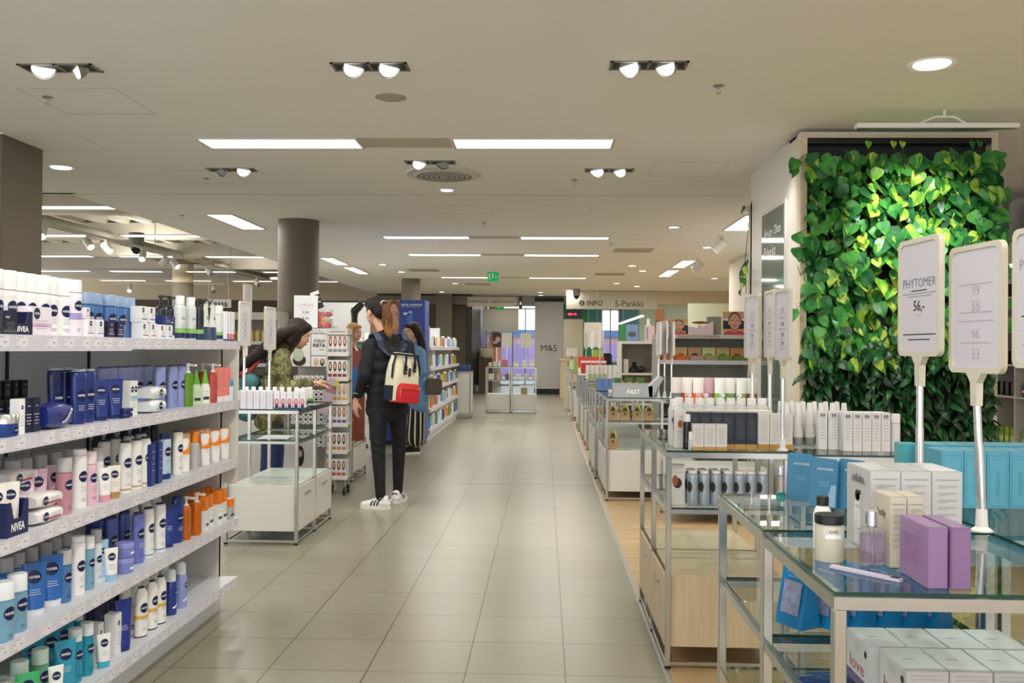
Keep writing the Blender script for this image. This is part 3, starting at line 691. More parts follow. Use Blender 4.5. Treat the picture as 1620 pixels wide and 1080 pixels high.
# ================================================================= LEFT GONDOLA
GX = -1.52      # front of the shelf lips
LEV = (1.33, 1.037, .748, .454, .163)
PH = ('top shelf', 'second shelf', 'third shelf', 'fourth shelf', 'bottom shelf')
gon = root('shelf_rack', (GX, 4.55, 0))
y0 = .95 - 4.55; xb = -.46
m = MB(); yy = 4.56 - 4.55
k = 4.55
edges = [4.55, 3.94, 3.33, 2.72, 2.11, 1.5, .95]
for a, b2 in zip(edges[:-1], edges[1:]):
    MB().box(xb - .02, b2 - 4.55 + .003, .1, xb, a - 4.55 - .003, 1.29, M_BACK).build('back_panel', gon)
MB().box(xb, -.02, 0, -.085, 0, 1.29, mat('end_panel_greige', rgb('c9c4bd'), .45, noise=.02)).box(-.1, -.021, 0, -.085, .001, 1.29, M_WHITE).build('end_panel', gon)
MB().box(xb - .5, y0, 0, -.08, -.005, .095, M_SHELF).build('plinth', gon)
for e in edges[:-1]: MB().box(xb, e - 4.55 - .006, .1, xb + .008, e - 4.55 + .006, 1.29, M_BLACK).build('slotted_upright', gon)
M_LIP = mat('price_rail', rgb('d5d4df'), .3, noise=.02); M_LIP2 = mat('price_rail_paper', rgb('e4e3ea'), .5, noise=.01)
for li, z in enumerate(LEV):
    for mi, (a, b2) in enumerate(zip(edges[:-1], edges[1:])):
        a_, b_ = a - 4.55, b2 - 4.55
        if li < 4 or True:
            MB().box(xb, b_ + .001, z - .025, -.004, a_ - .001, z, M_SHELF).build('shelf', gon)
        big = .006 if (li == 0 and mi >= 2) else 0
        rail = MB().box(-.003, b_ + .001, z - .04 - big, .004 + big, a_ - .001, z + .002, M_LIP).build('price_rail', gon)
        q = MB(); rr = random.Random(li * 7 + mi); yy = b_ + .03
        while yy < a_ - .07:
            g = .075 + rr.random() * .03
            x_ = .0046 + big; q.add([(x_, yy, z - .036), (x_, yy + .06, z - .036), (x_, yy + .06, z - .002), (x_, yy, z - .002)], [(0, 1, 2, 3)], M_LIP2)
            for (u0, u1, v0, h_) in ((.004, .036, -.006, .0016), (.004, .02, -.034, .002), (.006, .01, -.018, .006), (.034, .046, -.022, .004), (.05, .058, -.034, .001)):
                q.add([(x_ + .0005, yy + u0, z + v0), (x_ + .0005, yy + u1, z + v0), (x_ + .0005, yy + u1, z + v0 + h_), (x_ + .0005, yy + u0, z + v0 + h_)], [(0, 1, 2, 3)], M_INK)
            yy += g
        q.build('price_labels', rail)
tag(gon, 'long white double-sided shelf rack with five shelves of skin care at the left', 'shelf')

def gy(px, X=-1.585):            # where a thing seen at this column of the photo stands on the line x = X
    d = fw + r2 * ((px - 810) / F_PX); return X / d.x * d.y
RZ = PI / 2
def turn(p): return -.75 if p.name.startswith('tube') else (-.3 if 'bottle' in p.name else 0)
YMAX = 4.525
def gput(proto, lev, px, look, cat, grp, X=-1.585, rz=None, dz=0, lab=None, s=1., row='front row'):
    return put(proto, (X, min(YMAX, gy(px, X)), LEV[lev] + dz + .0003), RZ + turn(proto) if rz is None else rz, lab or look, cat, grp, s)
def grow(proto, lev, pxs, look, cat, X=-1.585, rows=1, dx=.075, row0='front row', rz=None, dz=0, jit=.006):
    """a row of equal products along the shelf, and the rows standing behind it"""
    rn = [row0, 'second row', 'third row', 'fourth row']
    if row0 != 'front row': rn = [row0, 'row behind', 'third row back']
    rr = random.Random(int(pxs[0] * 10) + lev)
    ys = [gy(p, X) for p in pxs]
    if ys[-1] > YMAX:
        k = (YMAX - ys[0]) / (ys[-1] - ys[0]) if len(ys) > 1 and ys[0] < YMAX else 0
        ys = [ys[0] + (y - ys[0]) * k for y in ys] if k else [YMAX]
    for r in range(rows):
        for i, y in enumerate(ys):
            lab = '%s, %s from left, %s, %s' % (look, ORD[i], rn[r], PH[lev]) if len(ys) > 1 or rows > 1 else '%s, %s' % (look, PH[lev])
            put(proto, (X - r * dx + rr.uniform(-jit, jit), y + rr.uniform(-jit, jit) * .5, LEV[lev] + dz + .0003), (RZ + turn(proto) if rz is None else rz) + rr.uniform(-.1, .1), lab, cat, '%s on the %s' % (look, PH[lev]))

# ---- top shelf
p = bottle(.066, .05, .192, 'f0eff0', 'f4f3f4', .98, .30, logoz=.62, shoulder=.03); grow(p, 0, [-12, 8, 26, 43, 60, 78, 97], 'white tall cleansing bottle', 'bottle', X=-1.60, rows=2, dx=.08)
p = bottle(.05, .04, .19, 'ece6f2', 'efe9f5', .98, .22, logoz=.7, shoulder=.03, band=[(.3, .42, 'a99bd0')]); gput(p, 0, 117, 'pale lilac slim bottle right of the white bottles, top shelf', 'bottle', None, X=-1.57)
p = carton(.115, .04, .088, 'efe7f2', 'wipes_box', stripe=(.30, .42, 'd9b7dd')); gput(p, 0, 55, 'white and lilac wipes box before white bottles, top shelf', 'box', None, X=-1.548)
gput(copy_tree(p), 0, 15, 'white and lilac wipes box standing in the navy tray, top shelf', 'box', None, X=-1.60)
p = tray(.115, .06, .07, '141a44'); gput(p, 0, 18, 'navy cardboard tray at the left end, top shelf', 'tray', None, X=-1.553)
p = carton(.07, .03, .066, '1a1c2c', 'black_box', logo=True, linecol=M_INK, stripe=(.1, .2, '59606b')); gput(p, 0, 8, 'black night cream box before the navy tray, top shelf', 'box', None, X=-1.5255 - .004)
p = carton(.046, .046, .062, 'f1eff2', 'cream_box', stripe=(.2, .25, '8b86b8'))
for i, x in enumerate((133, 149)): gput(p, 0, x, 'small white cream box with violet line, %s of the pair, top shelf' % ('left', 'right')[i], 'box', 'white cream boxes, violet line', X=-1.56)
gput(copy_tree(p), 0, 129, 'small white box resting on the white cream box pair, top shelf', 'box', None, X=-1.563, dz=.063, s=(.6, .9, .6))
p = carton(.046, .046, .06, '2a2446', 'cream_box', stripe=(.2, .24, 'b9a6cf'), linecol=M_WINK)
for i, x in enumerate((166, 181)): gput(p, 0, x, 'small dark violet cream box, %s of the pair, top shelf' % ('left', 'right')[i], 'box', 'dark violet cream boxes', X=-1.56)
M_BLUEC = mat('blue_translucent_plastic', rgb('5f8fd0'), .15, trans=.35, noise=.02); M_FROST = mat('frosted_cap', rgb('a9c4e6'), .3, trans=.4, noise=.02)
p = bottle(.062, .06, .158, '4878b8', 'a9c4e6', .98, .26, logoz=.6, shoulder=.02, bodymat=M_BLUEC, capmat=M_FROST); grow(p, 0, [134, 150, 167, 186, 203], 'blue toner bottle with frosted blue cap', 'bottle', X=-1.61, rows=2, dx=.07)
p = carton(.05, .045, .062, 'f4f4f6', 'cream_box', stripe=(.18, .23, 'c4574f'))
for i, x in enumerate((221, 235)): gput(p, 0, x, 'white cream box with red line, %s below, top shelf' % ('left', 'right')[i], 'box', 'white cream boxes, red line', X=-1.56)
p = carton(.05, .045, .062, 'f4f4f6', 'cream_box', stripe=(.18, .23, '4a5fb0'))
for i, x in enumerate((219, 232)): gput(p, 0, x, 'white cream box with blue line, %s, stacked on red-lined boxes' % ('left', 'right')[i], 'box', 'white cream boxes, blue line', X=-1.563, dz=.063)
for i, x in enumerate((249, 261)): gput(copy_tree(p), 0, x, 'white cream box with blue line, %s, before dark pumps, top shelf' % ('left', 'right')[i], 'box', 'white cream boxes by the pumps', X=-1.56, s=(.85, 1, .95))
p = carton(.095, .05, .038, '1b2f6e', 'serum_box', linecol=M_WINK); gput(p, 0, 256, 'flat navy box on the blue-lined white boxes, top shelf', 'box', None, X=-1.572, dz=.060)
p = tube_up(.034, .03, .095, '1d2c66', 'f2f2f2', .18); gput(p, 0, 270, 'small navy tube with white base, top shelf', 'tube', None, X=-1.55)
p = bottle(.05, .05, .19, '23242c', '1a1b20', .6, .26, pump=True, logo=False, name='pump_bottle'); grow(p, 0, [253, 268], 'dark pump bottle standing behind boxes', 'bottle', X=-1.64)
p = bottle(.05, .045, .19, 'd9dedd', 'f4f4f4', .72, .2, logo=False, band=[(.04, .16, '22385e'), (.16, .27, '8fc26a')], text=('Bio', .4, .62), name='lotion_bottle', txtmat=M_INK); grow(p, 0, [283, 300], 'clear grey bottle with green and navy band', 'bottle', X=-1.575)
p = bottle(.045, .045, .19, '1f2630', '15161b', .8, .2, pump=True, logo=False, band=[(.04, .16, '22385e'), (.16, .26, '8fc26a')], name='pump_bottle'); gput(p, 0, 314, 'black pump bottle with green band beside white pouches, top shelf', 'bottle', None, X=-1.575)
def pouch(w, h, c1, c2, name='pouch', d=.03, text=None):
    t = root(name); v = []; n = 8
    m = MB(); f = []
    for i in range(9):
        k = i / 8; z = h * k; dd = d / 2 * (1 - k) ** .7 + .001; ww = w / 2 * (1 - .06 * math.sin(PI * k))
        v += [(-ww, 0, z), (-ww * .6, -dd, z), (0, -dd * 1.1, z), (ww * .6, -dd, z), (ww, 0, z), (ww * .6, dd, z), (0, dd * 1.1, z), (-ww * .6, dd, z)]
    for i in range(8):
        for a in range(8): b2 = (a + 1) % 8; f.append((i * 8 + a, i * 8 + b2, i * 8 + 8 + b2, i * 8 + 8 + a))
    f.append(tuple(range(7, -1, -1))); f.append(tuple(range(64, 72)))
    m.add(v[:], f[:24], P(c2, .35), True); m.add(v, f[24:], P(c1, .35), True); m.build('wrapper', t)
    q = MB(); pl = lambda u, z: (u, -(d / 2 * (1 - max(0, min(1, z / h))) ** .7 * 1.1 + .0022), z)
    if text: lettering(q, text[0], w * text[1], P(text[3], .4), lambda u, v: pl(u, v + h * text[2]), .01)
    for i in range(3): patch(q, pl, -w * .3, h * (.35 - .06 * i), w * .3, h * (.355 - .06 * i) + .001, M_INK, 2)
    q.build('printed_label', t); return t
p = pouch(.05, .17, 'e7ebe8', '2c4466', text=('Bio', .5, .62, '39424e')); 
for i, x in enumerate((325, 336)): gput(p, 0, x, 'white refill pouch with navy foot, %s one, top shelf' % ('left', 'right')[i], 'pouch', 'white refill pouches', X=-1.565)
p = bottle(.04, .04, .17, 'dfe4e2', 'f0f0f0', .9, .24, logo=False, band=[(.05, .16, '22385e'), (.16, .25, '8fc26a')], name='lotion_bottle'); gput(p, 0, 346, 'white cap bottle with green band right of pouches, top shelf', 'bottle', None, X=-1.565)
p = carton(.034, .034, .145, 'eef0f3', 'hair_colour_box', logo=False, stripe=(.08, .25, 'd64a72'), base=.07, basec='26304e'); grow(p, 0, [356, 364, 372], 'slim white box with pink picture', 'box', X=-1.565)
# ---- second shelf
p = carton(.036, .036, .092, '17181f', 'black_box', linecol=M_INK); grow(p, 1, [-6, 8, 21, 34, 47], 'small black cream box', 'box', X=-1.66, rows=2, dx=.04, row0='rear row')
grow(carton(.036, .036, .06, '12131a', 'black_box', linecol=M_INK), 1, [-8, 6, 19, 32], 'low black cream box', 'box', X=-1.70, dz=.092, row0='upper tier')
p = jar(.036, .066, '1f3f8c', 'b9bcc2', .42, lidmat=M_CHROME2); gput(p, 1, 9, 'navy glass jar with wide silver lid, second shelf', 'jar', None, X=-1.555)
p = carton(.03, .03, .105, 'f3f2f4', 'cream_box'); gput(p, 1, 29, 'slim white box beside the silver-lidded jar, second shelf', 'box', None, X=-1.56)
p = carton(.04, .035, .105, '1c2340', 'cream_box', linecol=M_WINK); grow(p, 1, [38, 49], 'slim navy box beside wipes', 'box', X=-1.575)
p = pack(.15, .06, .085, '1d2f7e', curve='dfe4f4', logo=False, stripe=None); gput(p, 1, 84, 'crumpled navy wipes pack with white swoosh, second shelf', 'wipes pack', None, X=-1.565)
p = bottle(.062, .038, .19, '1b2a63', '98a0ae', .96, .05, waist=.08, shoulder=.04, capmat=P('9aa4b4', .25, metallic=0) if False else P('9aa4b4', .25), txtmat=M_WINK, logoz=.5); grow(p, 1, [88, 105], 'navy shower bottle with grey cap, waisted', 'bottle', X=-1.63)
p = bottle(.058, .036, .185, '1e3278', '98a4b8', .96, .05, shoulder=.03, txtmat=M_WINK, logoz=.55, capmat=P('9aa4b4', .25)); grow(p, 1, [124, 141], 'navy lotion bottle with grey cap, straight', 'bottle', X=-1.575)
p = tube_up(.056, .034, .145, '22387f', '1d2f70', .1, txtmat=M_WINK); grow(p, 1, [160, 181], 'navy hand cream tube', 'tube', X=-1.57)
p = carton(.062, .04, .133, 'eef2ee', 'lotion_box', stripe=(.46, .58, 'a9cfe0'), twodisc=True); gput(p, 1, 205, 'white tall box with green and blue wave, second shelf', 'box', None, X=-1.572)
p = jar(.026, .018, '1d2c66', '1d2c66', .5, 'tin', False)
gput(p, 1, 199, 'small flat navy tin under another, second shelf', 'tin', None, X=-1.54); gput(copy_tree(p), 1, 199.5, 'small flat navy tin on top of another, second shelf', 'tin', None, X=-1.54, dz=.0185)
p = pack(.145, .07, .052, 'edf2f2', stripe='8fb9dd', discx=.12); gput(p, 1, 239, 'white and blue wipes pack, lower of two, second shelf', 'wipes pack', None, X=-1.575); gput(copy_tree(p), 1, 239.5, 'white and blue wipes pack, upper of two, second shelf', 'wipes pack', None, X=-1.577, dz=.0525)
p = bottle(.056, .036, .185, '8f99cf', '2b3768', .8, .03, waist=.05, shoulder=.05, logoz=.55)
grow(p, 1, [161, 176, 191, 206, 220, 235], 'lilac-blue lotion bottle with dark cap', 'bottle', X=-1.68, row0='rear row')
grow(p if False else copy_tree(p), 1, [253, 273, 286], 'lilac-blue bottle with dark cap and disc', 'bottle', X=-1.60)
M_GREENL = mat('green_gel', rgb('7fb83a'), .12, trans=.45, noise=.02); M_REDL = mat('coral_gel', rgb('e26a5c'), .12, trans=.45, noise=.02)
p = bottle(.052, .04, .19, '7fb83a', 'eef2ee', .5, .22, pump=True, logo=False, bodymat=M_GREENL, name='pump_bottle'); gput(p, 1, 298, 'green gel pump bottle with white head, second shelf', 'bottle', None, X=-1.575)
p = tube_up(.05, .03, .165, 'b9dcab', '7fc241', .0005 + .34, logo=False, name='tube')
def cone_tube(body, cap, name='tube', h=.16, w=.05):
    t = root(name); MB().lathe([(w * .48, 0), (w * .5, .004), (w * .5, h * .45), (w * .36, h * .58)], P(body, .3), 22, 1, .7).build('body', t)
    MB().lathe([(w * .36, h * .581), (w * .18, h * .85), (w * .08, h)], P(cap, .3), 22, 1, .7).build('cap', t)
    q = MB(); lines(q, on_oval(w * .5, w * .35, 0, .0008), w * .5, 3, h * .36, .012, M_INK); patch(q, on_oval(w * .5, w * .35, 0, .0008), -w * .3, h * .12, w * .3, h * .2, M_INKD); q.build('printed_label', t); return t
def kill(o):
    for c_ in list(o.children): kill(c_)
    bpy.data.objects.remove(o)
kill(p)
gput(cone_tube('c4e2b4', '5fae2e'), 1, 311, 'pale green tube with pointed green cap, second shelf', 'tube', None); gput(cone_tube('eef2e6', '6cba3a'), 1, 325, 'white tube with pointed green cap, second shelf', 'tube', None)
p = bottle(.05, .04, .185, 'e26a5c', 'f2eeec', .5, .22, pump=True, logo=False, bodymat=M_REDL, name='pump_bottle'); gput(p, 1, 337, 'coral gel pump bottle with white head, second shelf, front', 'bottle', None, X=-1.575); gput(copy_tree(p), 1, 321, 'coral gel pump bottle behind green-capped tubes, second shelf', 'bottle', None, X=-1.66)
p = tube_up(.05, .032, .165, 'e8837a', 'f4e9e6', .16, logo=False); grow(p, 1, [347, 356], 'coral squeeze tube with white base', 'tube', X=-1.575)
gput(tube_up(.042, .03, .145, 'ea8f86', 'f4e9e6', .3, logo=False), 1, 367, 'small coral tube with tall white base, second shelf', 'tube', None, X=-1.575)
gput(bottle(.036, .03, .1, 'd4e8f4', '3d9bd0', .8, .3, logo=False), 1, 374, 'small clear bottle with blue cap at the right end, second shelf', 'bottle', None, X=-1.555, rz=RZ)
# ---- third shelf
M_PINKC = mat('rose_liquid', rgb('e3a9b6'), .12, trans=.4, noise=.02); M_CLCAP = mat('frosted_clear_cap', rgb('dcd9da'), .25, trans=.35, noise=.02)
gput(tray(.11, .09, .1, '1c2756'), 2, 8, 'navy cardboard tray with white tubes, third shelf', 'tray', None, X=-1.575)
p = tube_up(.05, .03, .14, 'f2efe6', 'ece8e0', .1); 
for i, (x, X) in enumerate(((-2, -1.575), (19, -1.565))): gput(p, 2, x, 'white hand tube standing in the navy tray, %s one, third shelf' % ('left', 'right')[i], 'tube', 'white tubes in the navy tray', X=X, dz=.012)
p = pack(.15, .09, .048, 'f1eef0', discx=-.2)
gput(p, 2, 62, 'white wipes pack with red stripe, lower of two, third shelf', 'wipes pack', None, X=-1.58); gput(copy_tree(p), 2, 61, 'white wipes pack with red stripe, upper of two, third shelf', 'wipes pack', None, X=-1.582, dz=.049)
gput(copy_tree(p), 2, 20, 'white wipes pack lying high at the left end, third shelf', 'wipes pack', None, X=-1.655, dz=.12)
gput(carton(.13, .07, .12, 'e9e4e6', 'wipes_box'), 2, 14, 'white box under the high wipes pack, third shelf', 'box', None, X=-1.665)
p = tube_up(.058, .036, .155, 'e6c3d6', 'eedfe8', .14); grow(p, 2, [40, 62, 90], 'pink wash tube', 'tube', X=-1.63)
p = bottle(.05, .05, .185, 'efc0c9', 'dcd9da', .98, .26, logoz=.7, shoulder=.02, bodymat=M_PINKC, capmat=M_CLCAP); grow(p, 2, [22, 44, 66, 88, 108], 'rose toner bottle with frosted cap', 'bottle', X=-1.70, rows=2, dx=.06, row0='rear row')
gput(copy_tree(p), 2, 104, 'rose toner bottle with frosted cap alone in front, third shelf', 'bottle', None, X=-1.58)
gput(bottle(.056, .04, .2, 'f2f0f0', 'f4f2f2', .9, .1, logoz=.6, shoulder=.06), 2, 128, 'plain white tall bottle between pink ones, third shelf', 'bottle', None, X=-1.585)
gput(bottle(.048, .04, .185, 'e6bccf', 'f0dce6', .95, .24, logoz=.66, shoulder=.03), 2, 145, 'solid pink bottle with pale cap, third shelf', 'bottle', None, X=-1.585)
gput(bottle(.04, .038, .19, 'dfe2e6', 'e9e6e8', .95, .24, logoz=.6, shoulder=.03, capmat=M_CLCAP), 2, 157, 'clear slim bottle with frosted cap, third shelf', 'bottle', None, X=-1.59)
gput(tube_up(.044, .03, .118, 'f2f0ee', 'e79fb2', .2), 2, 168, 'small white tube with pink base, third shelf', 'tube', None, X=-1.565)
gput(tube_up(.046, .03, .118, 'eee8da', 'b99355', .2), 2, 183, 'small cream tube with gold base, third shelf', 'tube', None, X=-1.565)
p = bottle(.056, .038, .195, 'efeeec', '1c2447', .7, .03, waist=.04, shoulder=.08, logoz=.6, band=[(.05, .09, 'c7a878')]); grow(p, 2, [198, 215, 229], 'white body lotion bottle with navy cap', 'bottle', X=-1.585)
grow(copy_tree(p), 2, [167, 187, 207, 224], 'white lotion bottle with navy cap behind', 'bottle', X=-1.68, row0='rear row')
grow(bottle(.05, .036, .2, '1b2348', '12182e', .7, .05, logo=False, txtmat=M_WINK), 2, [158, 176, 196, 216, 232, 246], 'dark navy bottle at the back', 'bottle', X=-1.76, row0='rear row')
p = carton(.045, .04, .165, '20357c', 'navy_box', linecol=M_WINK, logo=False); grow(p, 2, [237, 249], 'tall navy carton', 'box', X=-1.57)
gput(bottle(.062, .036, .19, 'bcd3ea', '1d3478', .9, .12, logoz=.68, shoulder=.03, band=[(0, .12, '1d3478')]), 2, 263, 'light blue bottle with navy foot, third shelf', 'bottle', None)
gput(bottle(.052, .036, .19, 'f2efe9', '1c2447', .8, .03, logoz=.62, shoulder=.05), 2, 283, 'white bottle with navy cap and yellow flower, third shelf', 'bottle', None)
M_ORL = mat('orange_gel', rgb('e27a1c'), .12, trans=.4, noise=.03)
p = tube_up(.048, .034, .155, 'f0efec', 'e7e4df', .04, logo=False, band=(.52, 1, 'f08a24')); grow(p, 2, [295, 327, 343, 357], 'white tube with orange upper half', 'tube', X=-1.575)
grow(p if False else copy_tree(p), 2, [297, 310, 322, 334, 345, 355], 'orange-topped white tube behind', 'tube', X=-1.66, row0='rear row')
gput(bottle(.046, .046, .17, 'e9e3da', 'f08a24', .7, .3, logo=False, bodymat=M_CLCAP, name='lotion_bottle'), 2, 309, 'clear bottle with orange cap, third shelf', 'bottle', None)
# ---- fourth shelf
M_LBL = mat('light_blue_liquid', rgb('8fc3df'), .12, trans=.35, noise=.02)
p = bottle(.06, .052, .17, '8fc3df', 'e9eef2', .98, .3, logoz=.68, shoulder=.02, bodymat=M_LBL); gput(p, 3, 11, 'light blue toner with wide white cap, fourth shelf, nearer one', 'bottle', None, X=-1.545); gput(copy_tree(p), 3, 32, 'light blue toner with wide white cap, fourth shelf, farther one', 'bottle', None, X=-1.56)
p = tube_up(.068, .045, .165, '2a67b4', 'e4e9ef', .14, txtmat=M_WINK); grow(p, 3, [-2, 22, 58, 86], 'bright blue wash tube with white base', 'tube', X=-1.60)
grow(bottle(.05, .05, .18, 'a5c8e2', 'd8dee2', .98, .26, logoz=.6, shoulder=.02, bodymat=M_LBL, capmat=M_CLCAP), 3, [10, 30, 52, 72, 92, 110], 'pale blue toner with frosted cap', 'bottle', X=-1.70, rows=2, dx=.06, row0='rear row')
gput(bottle(.048, .045, .172, '6f9cc4', 'd8dee2', .98, .28, logoz=.66, shoulder=.02, bodymat=M_BLUEC, capmat=M_CLCAP), 3, 106, 'grey-blue toner with frosted cap alone in front, fourth shelf', 'bottle', None)
gput(bottle(.056, .04, .2, 'f2f2f3', 'f4f4f4', .9, .1, logoz=.55, shoulder=.06), 3, 127, 'plain white tall bottle, fourth shelf', 'bottle', None)
gput(bottle(.042, .04, .185, '9cc0e0', 'eef0f4', .95, .24, logoz=.66, shoulder=.03, bodymat=M_LBL), 3, 144, 'light blue slim bottle with white cap, fourth shelf', 'bottle', None)
gput(bottle(.04, .038, .19, 'dfe7ee', 'e9e6e8', .95, .24, logoz=.6, shoulder=.03, capmat=M_CLCAP), 3, 156, 'clear slim bottle with frosted cap, fourth shelf', 'bottle', None, X=-1.6)
gput(tube_up(.036, .03, .15, '9cc4e4', 'cfe2f0', .12), 3, 167, 'slim pale blue tube, fourth shelf', 'tube', None)
gput(tube_up(.046, .03, .118, 'f2f1ee', '9cc8e4', .2), 3, 180, 'small white tube with light blue base, fourth shelf', 'tube', None, X=-1.56)
p = jar(.034, .056, '7f8bd0', '8e97d6', .35, logo=False); gput(p, 3, 200, 'lilac-blue jar, lower of two, fourth shelf', 'jar', None, X=-1.57); gput(copy_tree(p), 3, 200.5, 'lilac-blue jar, upper of two, fourth shelf', 'jar', None, X=-1.57, dz=.0565)
p = jar(.05, .06, '3f4d98', '4a58a8', .35, logo=False); gput(p, 3, 160, 'large blue-violet jar, lower of two behind bottles', 'jar', None, X=-1.72, dz=.0); gput(copy_tree(p), 3, 160.5, 'large blue-violet jar, middle of three behind bottles', 'jar', None, X=-1.72, dz=.0605); gput(copy_tree(p), 3, 161, 'large blue-violet jar, topmost behind bottles, fourth shelf', 'jar', None, X=-1.72, dz=.121)
p = bottle(.056, .038, .195, '5565b0', '26305e', .75, .04, waist=.08, shoulder=.06, txtmat=M_WINK, logoz=.55); grow(p, 3, [180, 200], 'dark lilac-blue waisted bottle behind', 'bottle', X=-1.66, row0='rear row')
gput(bottle(.058, .038, .198, '6c78c4', '26305e', .7, .03, shoulder=.06, txtmat=M_WINK, logoz=.6), 3, 222, 'lilac-blue lotion bottle standing in front, fourth shelf', 'bottle', None)
p = bottle(.056, .038, .2, 'f0f0f0', '1c2447', .7, .03, waist=.04, shoulder=.08, logoz=.6, band=[(.04, .07, '6aa0c8')]); grow(p, 3, [240, 258], 'white lotion bottle with blue line', 'bottle', X=-1.585)
grow(copy_tree(p), 3, [214, 233, 250], 'white lotion bottle with navy cap behind', 'bottle', X=-1.68, row0='rear row')
gput(tube_up(.045, .034, .175, '233a8c', '1d2f70', .1, txtmat=M_WINK, logo=False), 3, 270, 'navy slim tube with white script, fourth shelf', 'tube', None)
gput(bottle(.062, .038, .2, '1e3684', '172a66', .8, .03, shoulder=.04, txtmat=M_WINK, logoz=.55), 3, 284, 'navy lotion bottle beside orange pumps, fourth shelf', 'bottle', None)
p = bottle(.05, .042, .19, 'e27a1c', 'f0e8dd', .5, .22, pump=True, logo=False, bodymat=M_ORL, name='pump_bottle'); grow(p, 3, [298, 312], 'orange gel pump bottle', 'bottle', X=-1.57)
p = carton(.038, .038, .155, 'eef0ee', 'face_box', logo=False, topcol='ef8123', stripe=(.14, .22, '2b2c30')); grow(p, 3, [323, 334, 344, 352], 'white carton with orange top', 'box', X=-1.575)
grow(copy_tree(p), 3, [306, 317, 328, 338, 347], 'orange-topped carton behind', 'box', X=-1.66, row0='rear row')
gput(carton(.05, .05, .1, 'b9bbbc', 'face_box', logo=False, topcol='ef8123', stripe=(.14, .26, '2b2c30')), 3, 363, 'small grey box with orange top at the right end, fourth shelf', 'box', None, X=-1.56)
# ---- bottom shelf
p = bottle(.056, .05, .17, '8ccfa8', 'cfe6da', .95, .28, logoz=.68, shoulder=.02, bodymat=mat('mint_liquid', rgb('7cc79d'), .12, trans=.3)); grow(p, 4, [40, 72], 'mint green toner bottle', 'bottle', X=-1.60)
p = tube_up(.062, .04, .15, '3fae6c', 'dfeee4', .14); grow(p, 4, [22, 50], 'bright green wash tube', 'tube', X=-1.555)
grow(carton(.05, .05, .13, 'e4efe6', 'green_box', stripe=(0, .3, '5fb981')), 4, [2, 14], 'white and green carton', 'box', X=-1.63)
gput(tube_up(.044, .03, .118, 'f2f4f0', '57c3cf', .2), 4, 95, 'small white tube with teal base, nearer, bottom shelf', 'tube', None, X=-1.55)
p = tube_up(.064, .045, .17, '2f96b6', 'dfe9ee', .14, txtmat=M_WINK); gput(p, 4, 109, 'teal wash tube in front, bottom shelf', 'tube', None, X=-1.57); grow(copy_tree(p), 4, [60, 86, 104], 'teal wash tube behind', 'tube', X=-1.68, row0='rear row')
M_TEAL = mat('teal_liquid', rgb('2ba6c4'), .12, trans=.3, noise=.02)
p = bottle(.048, .045, .18, '2ba6c4', 'dfe8ec', .95, .24, logoz=.68, shoulder=.02, bodymat=M_TEAL); grow(p, 4, [127, 143], 'teal toner bottle with white cap', 'bottle', X=-1.58)
grow(copy_tree(p), 4, [98, 112, 126], 'teal toner bottle behind', 'bottle', X=-1.70, row0='rear row')
gput(carton(.04, .04, .14, 'f0f0f0', 'cream_box'), 4, 157, 'tall white box with navy disc, left one, bottom shelf', 'box', None, X=-1.61)
gput(tube_up(.046, .03, .118, 'f2f2ee', '3fb5c8', .2), 4, 170, 'small white tube with teal base, farther, bottom shelf', 'tube', None, X=-1.555)
gput(carton(.045, .045, .15, 'f0f0f0', 'cream_box'), 4, 184, 'tall white box with navy disc, right one, bottom shelf', 'box', None, X=-1.59)
gput(tube_up(.058, .04, .19, '24358c', '1d2a70', .1, logo=False, txtmat=M_WINK), 4, 200, 'navy oil tube beside white bottles, bottom shelf', 'tube', None, X=-1.57)
p = bottle(.058, .038, .195, 'f2f0ea', '1d2a60', .5, .03, waist=.0, shoulder=.25, logoz=.6, band=[(0, .025, '1d2a60'), (.36, .44, 'e2b95c')]); grow(p, 4, [227, 244, 257], 'white firming lotion bottle with yellow band', 'bottle', X=-1.58)
grow(copy_tree(p), 4, [205, 219, 234, 248], 'white firming lotion bottle behind', 'bottle', X=-1.67, row0='rear row')
grow(tube_up(.05, .04, .19, '1b2450', '141a3c', .1, logo=False, txtmat=M_INK), 4, [150, 163, 176, 188], 'dark navy tube at the back', 'tube', X=-1.72, row0='rear row')
gput(spray(.027, .19, '23378c', 'e9edf2'), 4, 274, 'navy deodorant spray with white cap, bottom shelf', 'spray', None)
gput(spray(.027, .195, '8f9fd6', 'eef0f4'), 4, 290, 'lilac-blue deodorant spray with white cap, bottom shelf', 'spray', None)
gput(spray(.024, .185, 'dfe6ee', 'eef0f4'), 4, 264, 'white deodorant spray behind the navy one, bottom shelf', 'spray', None, X=-1.65)
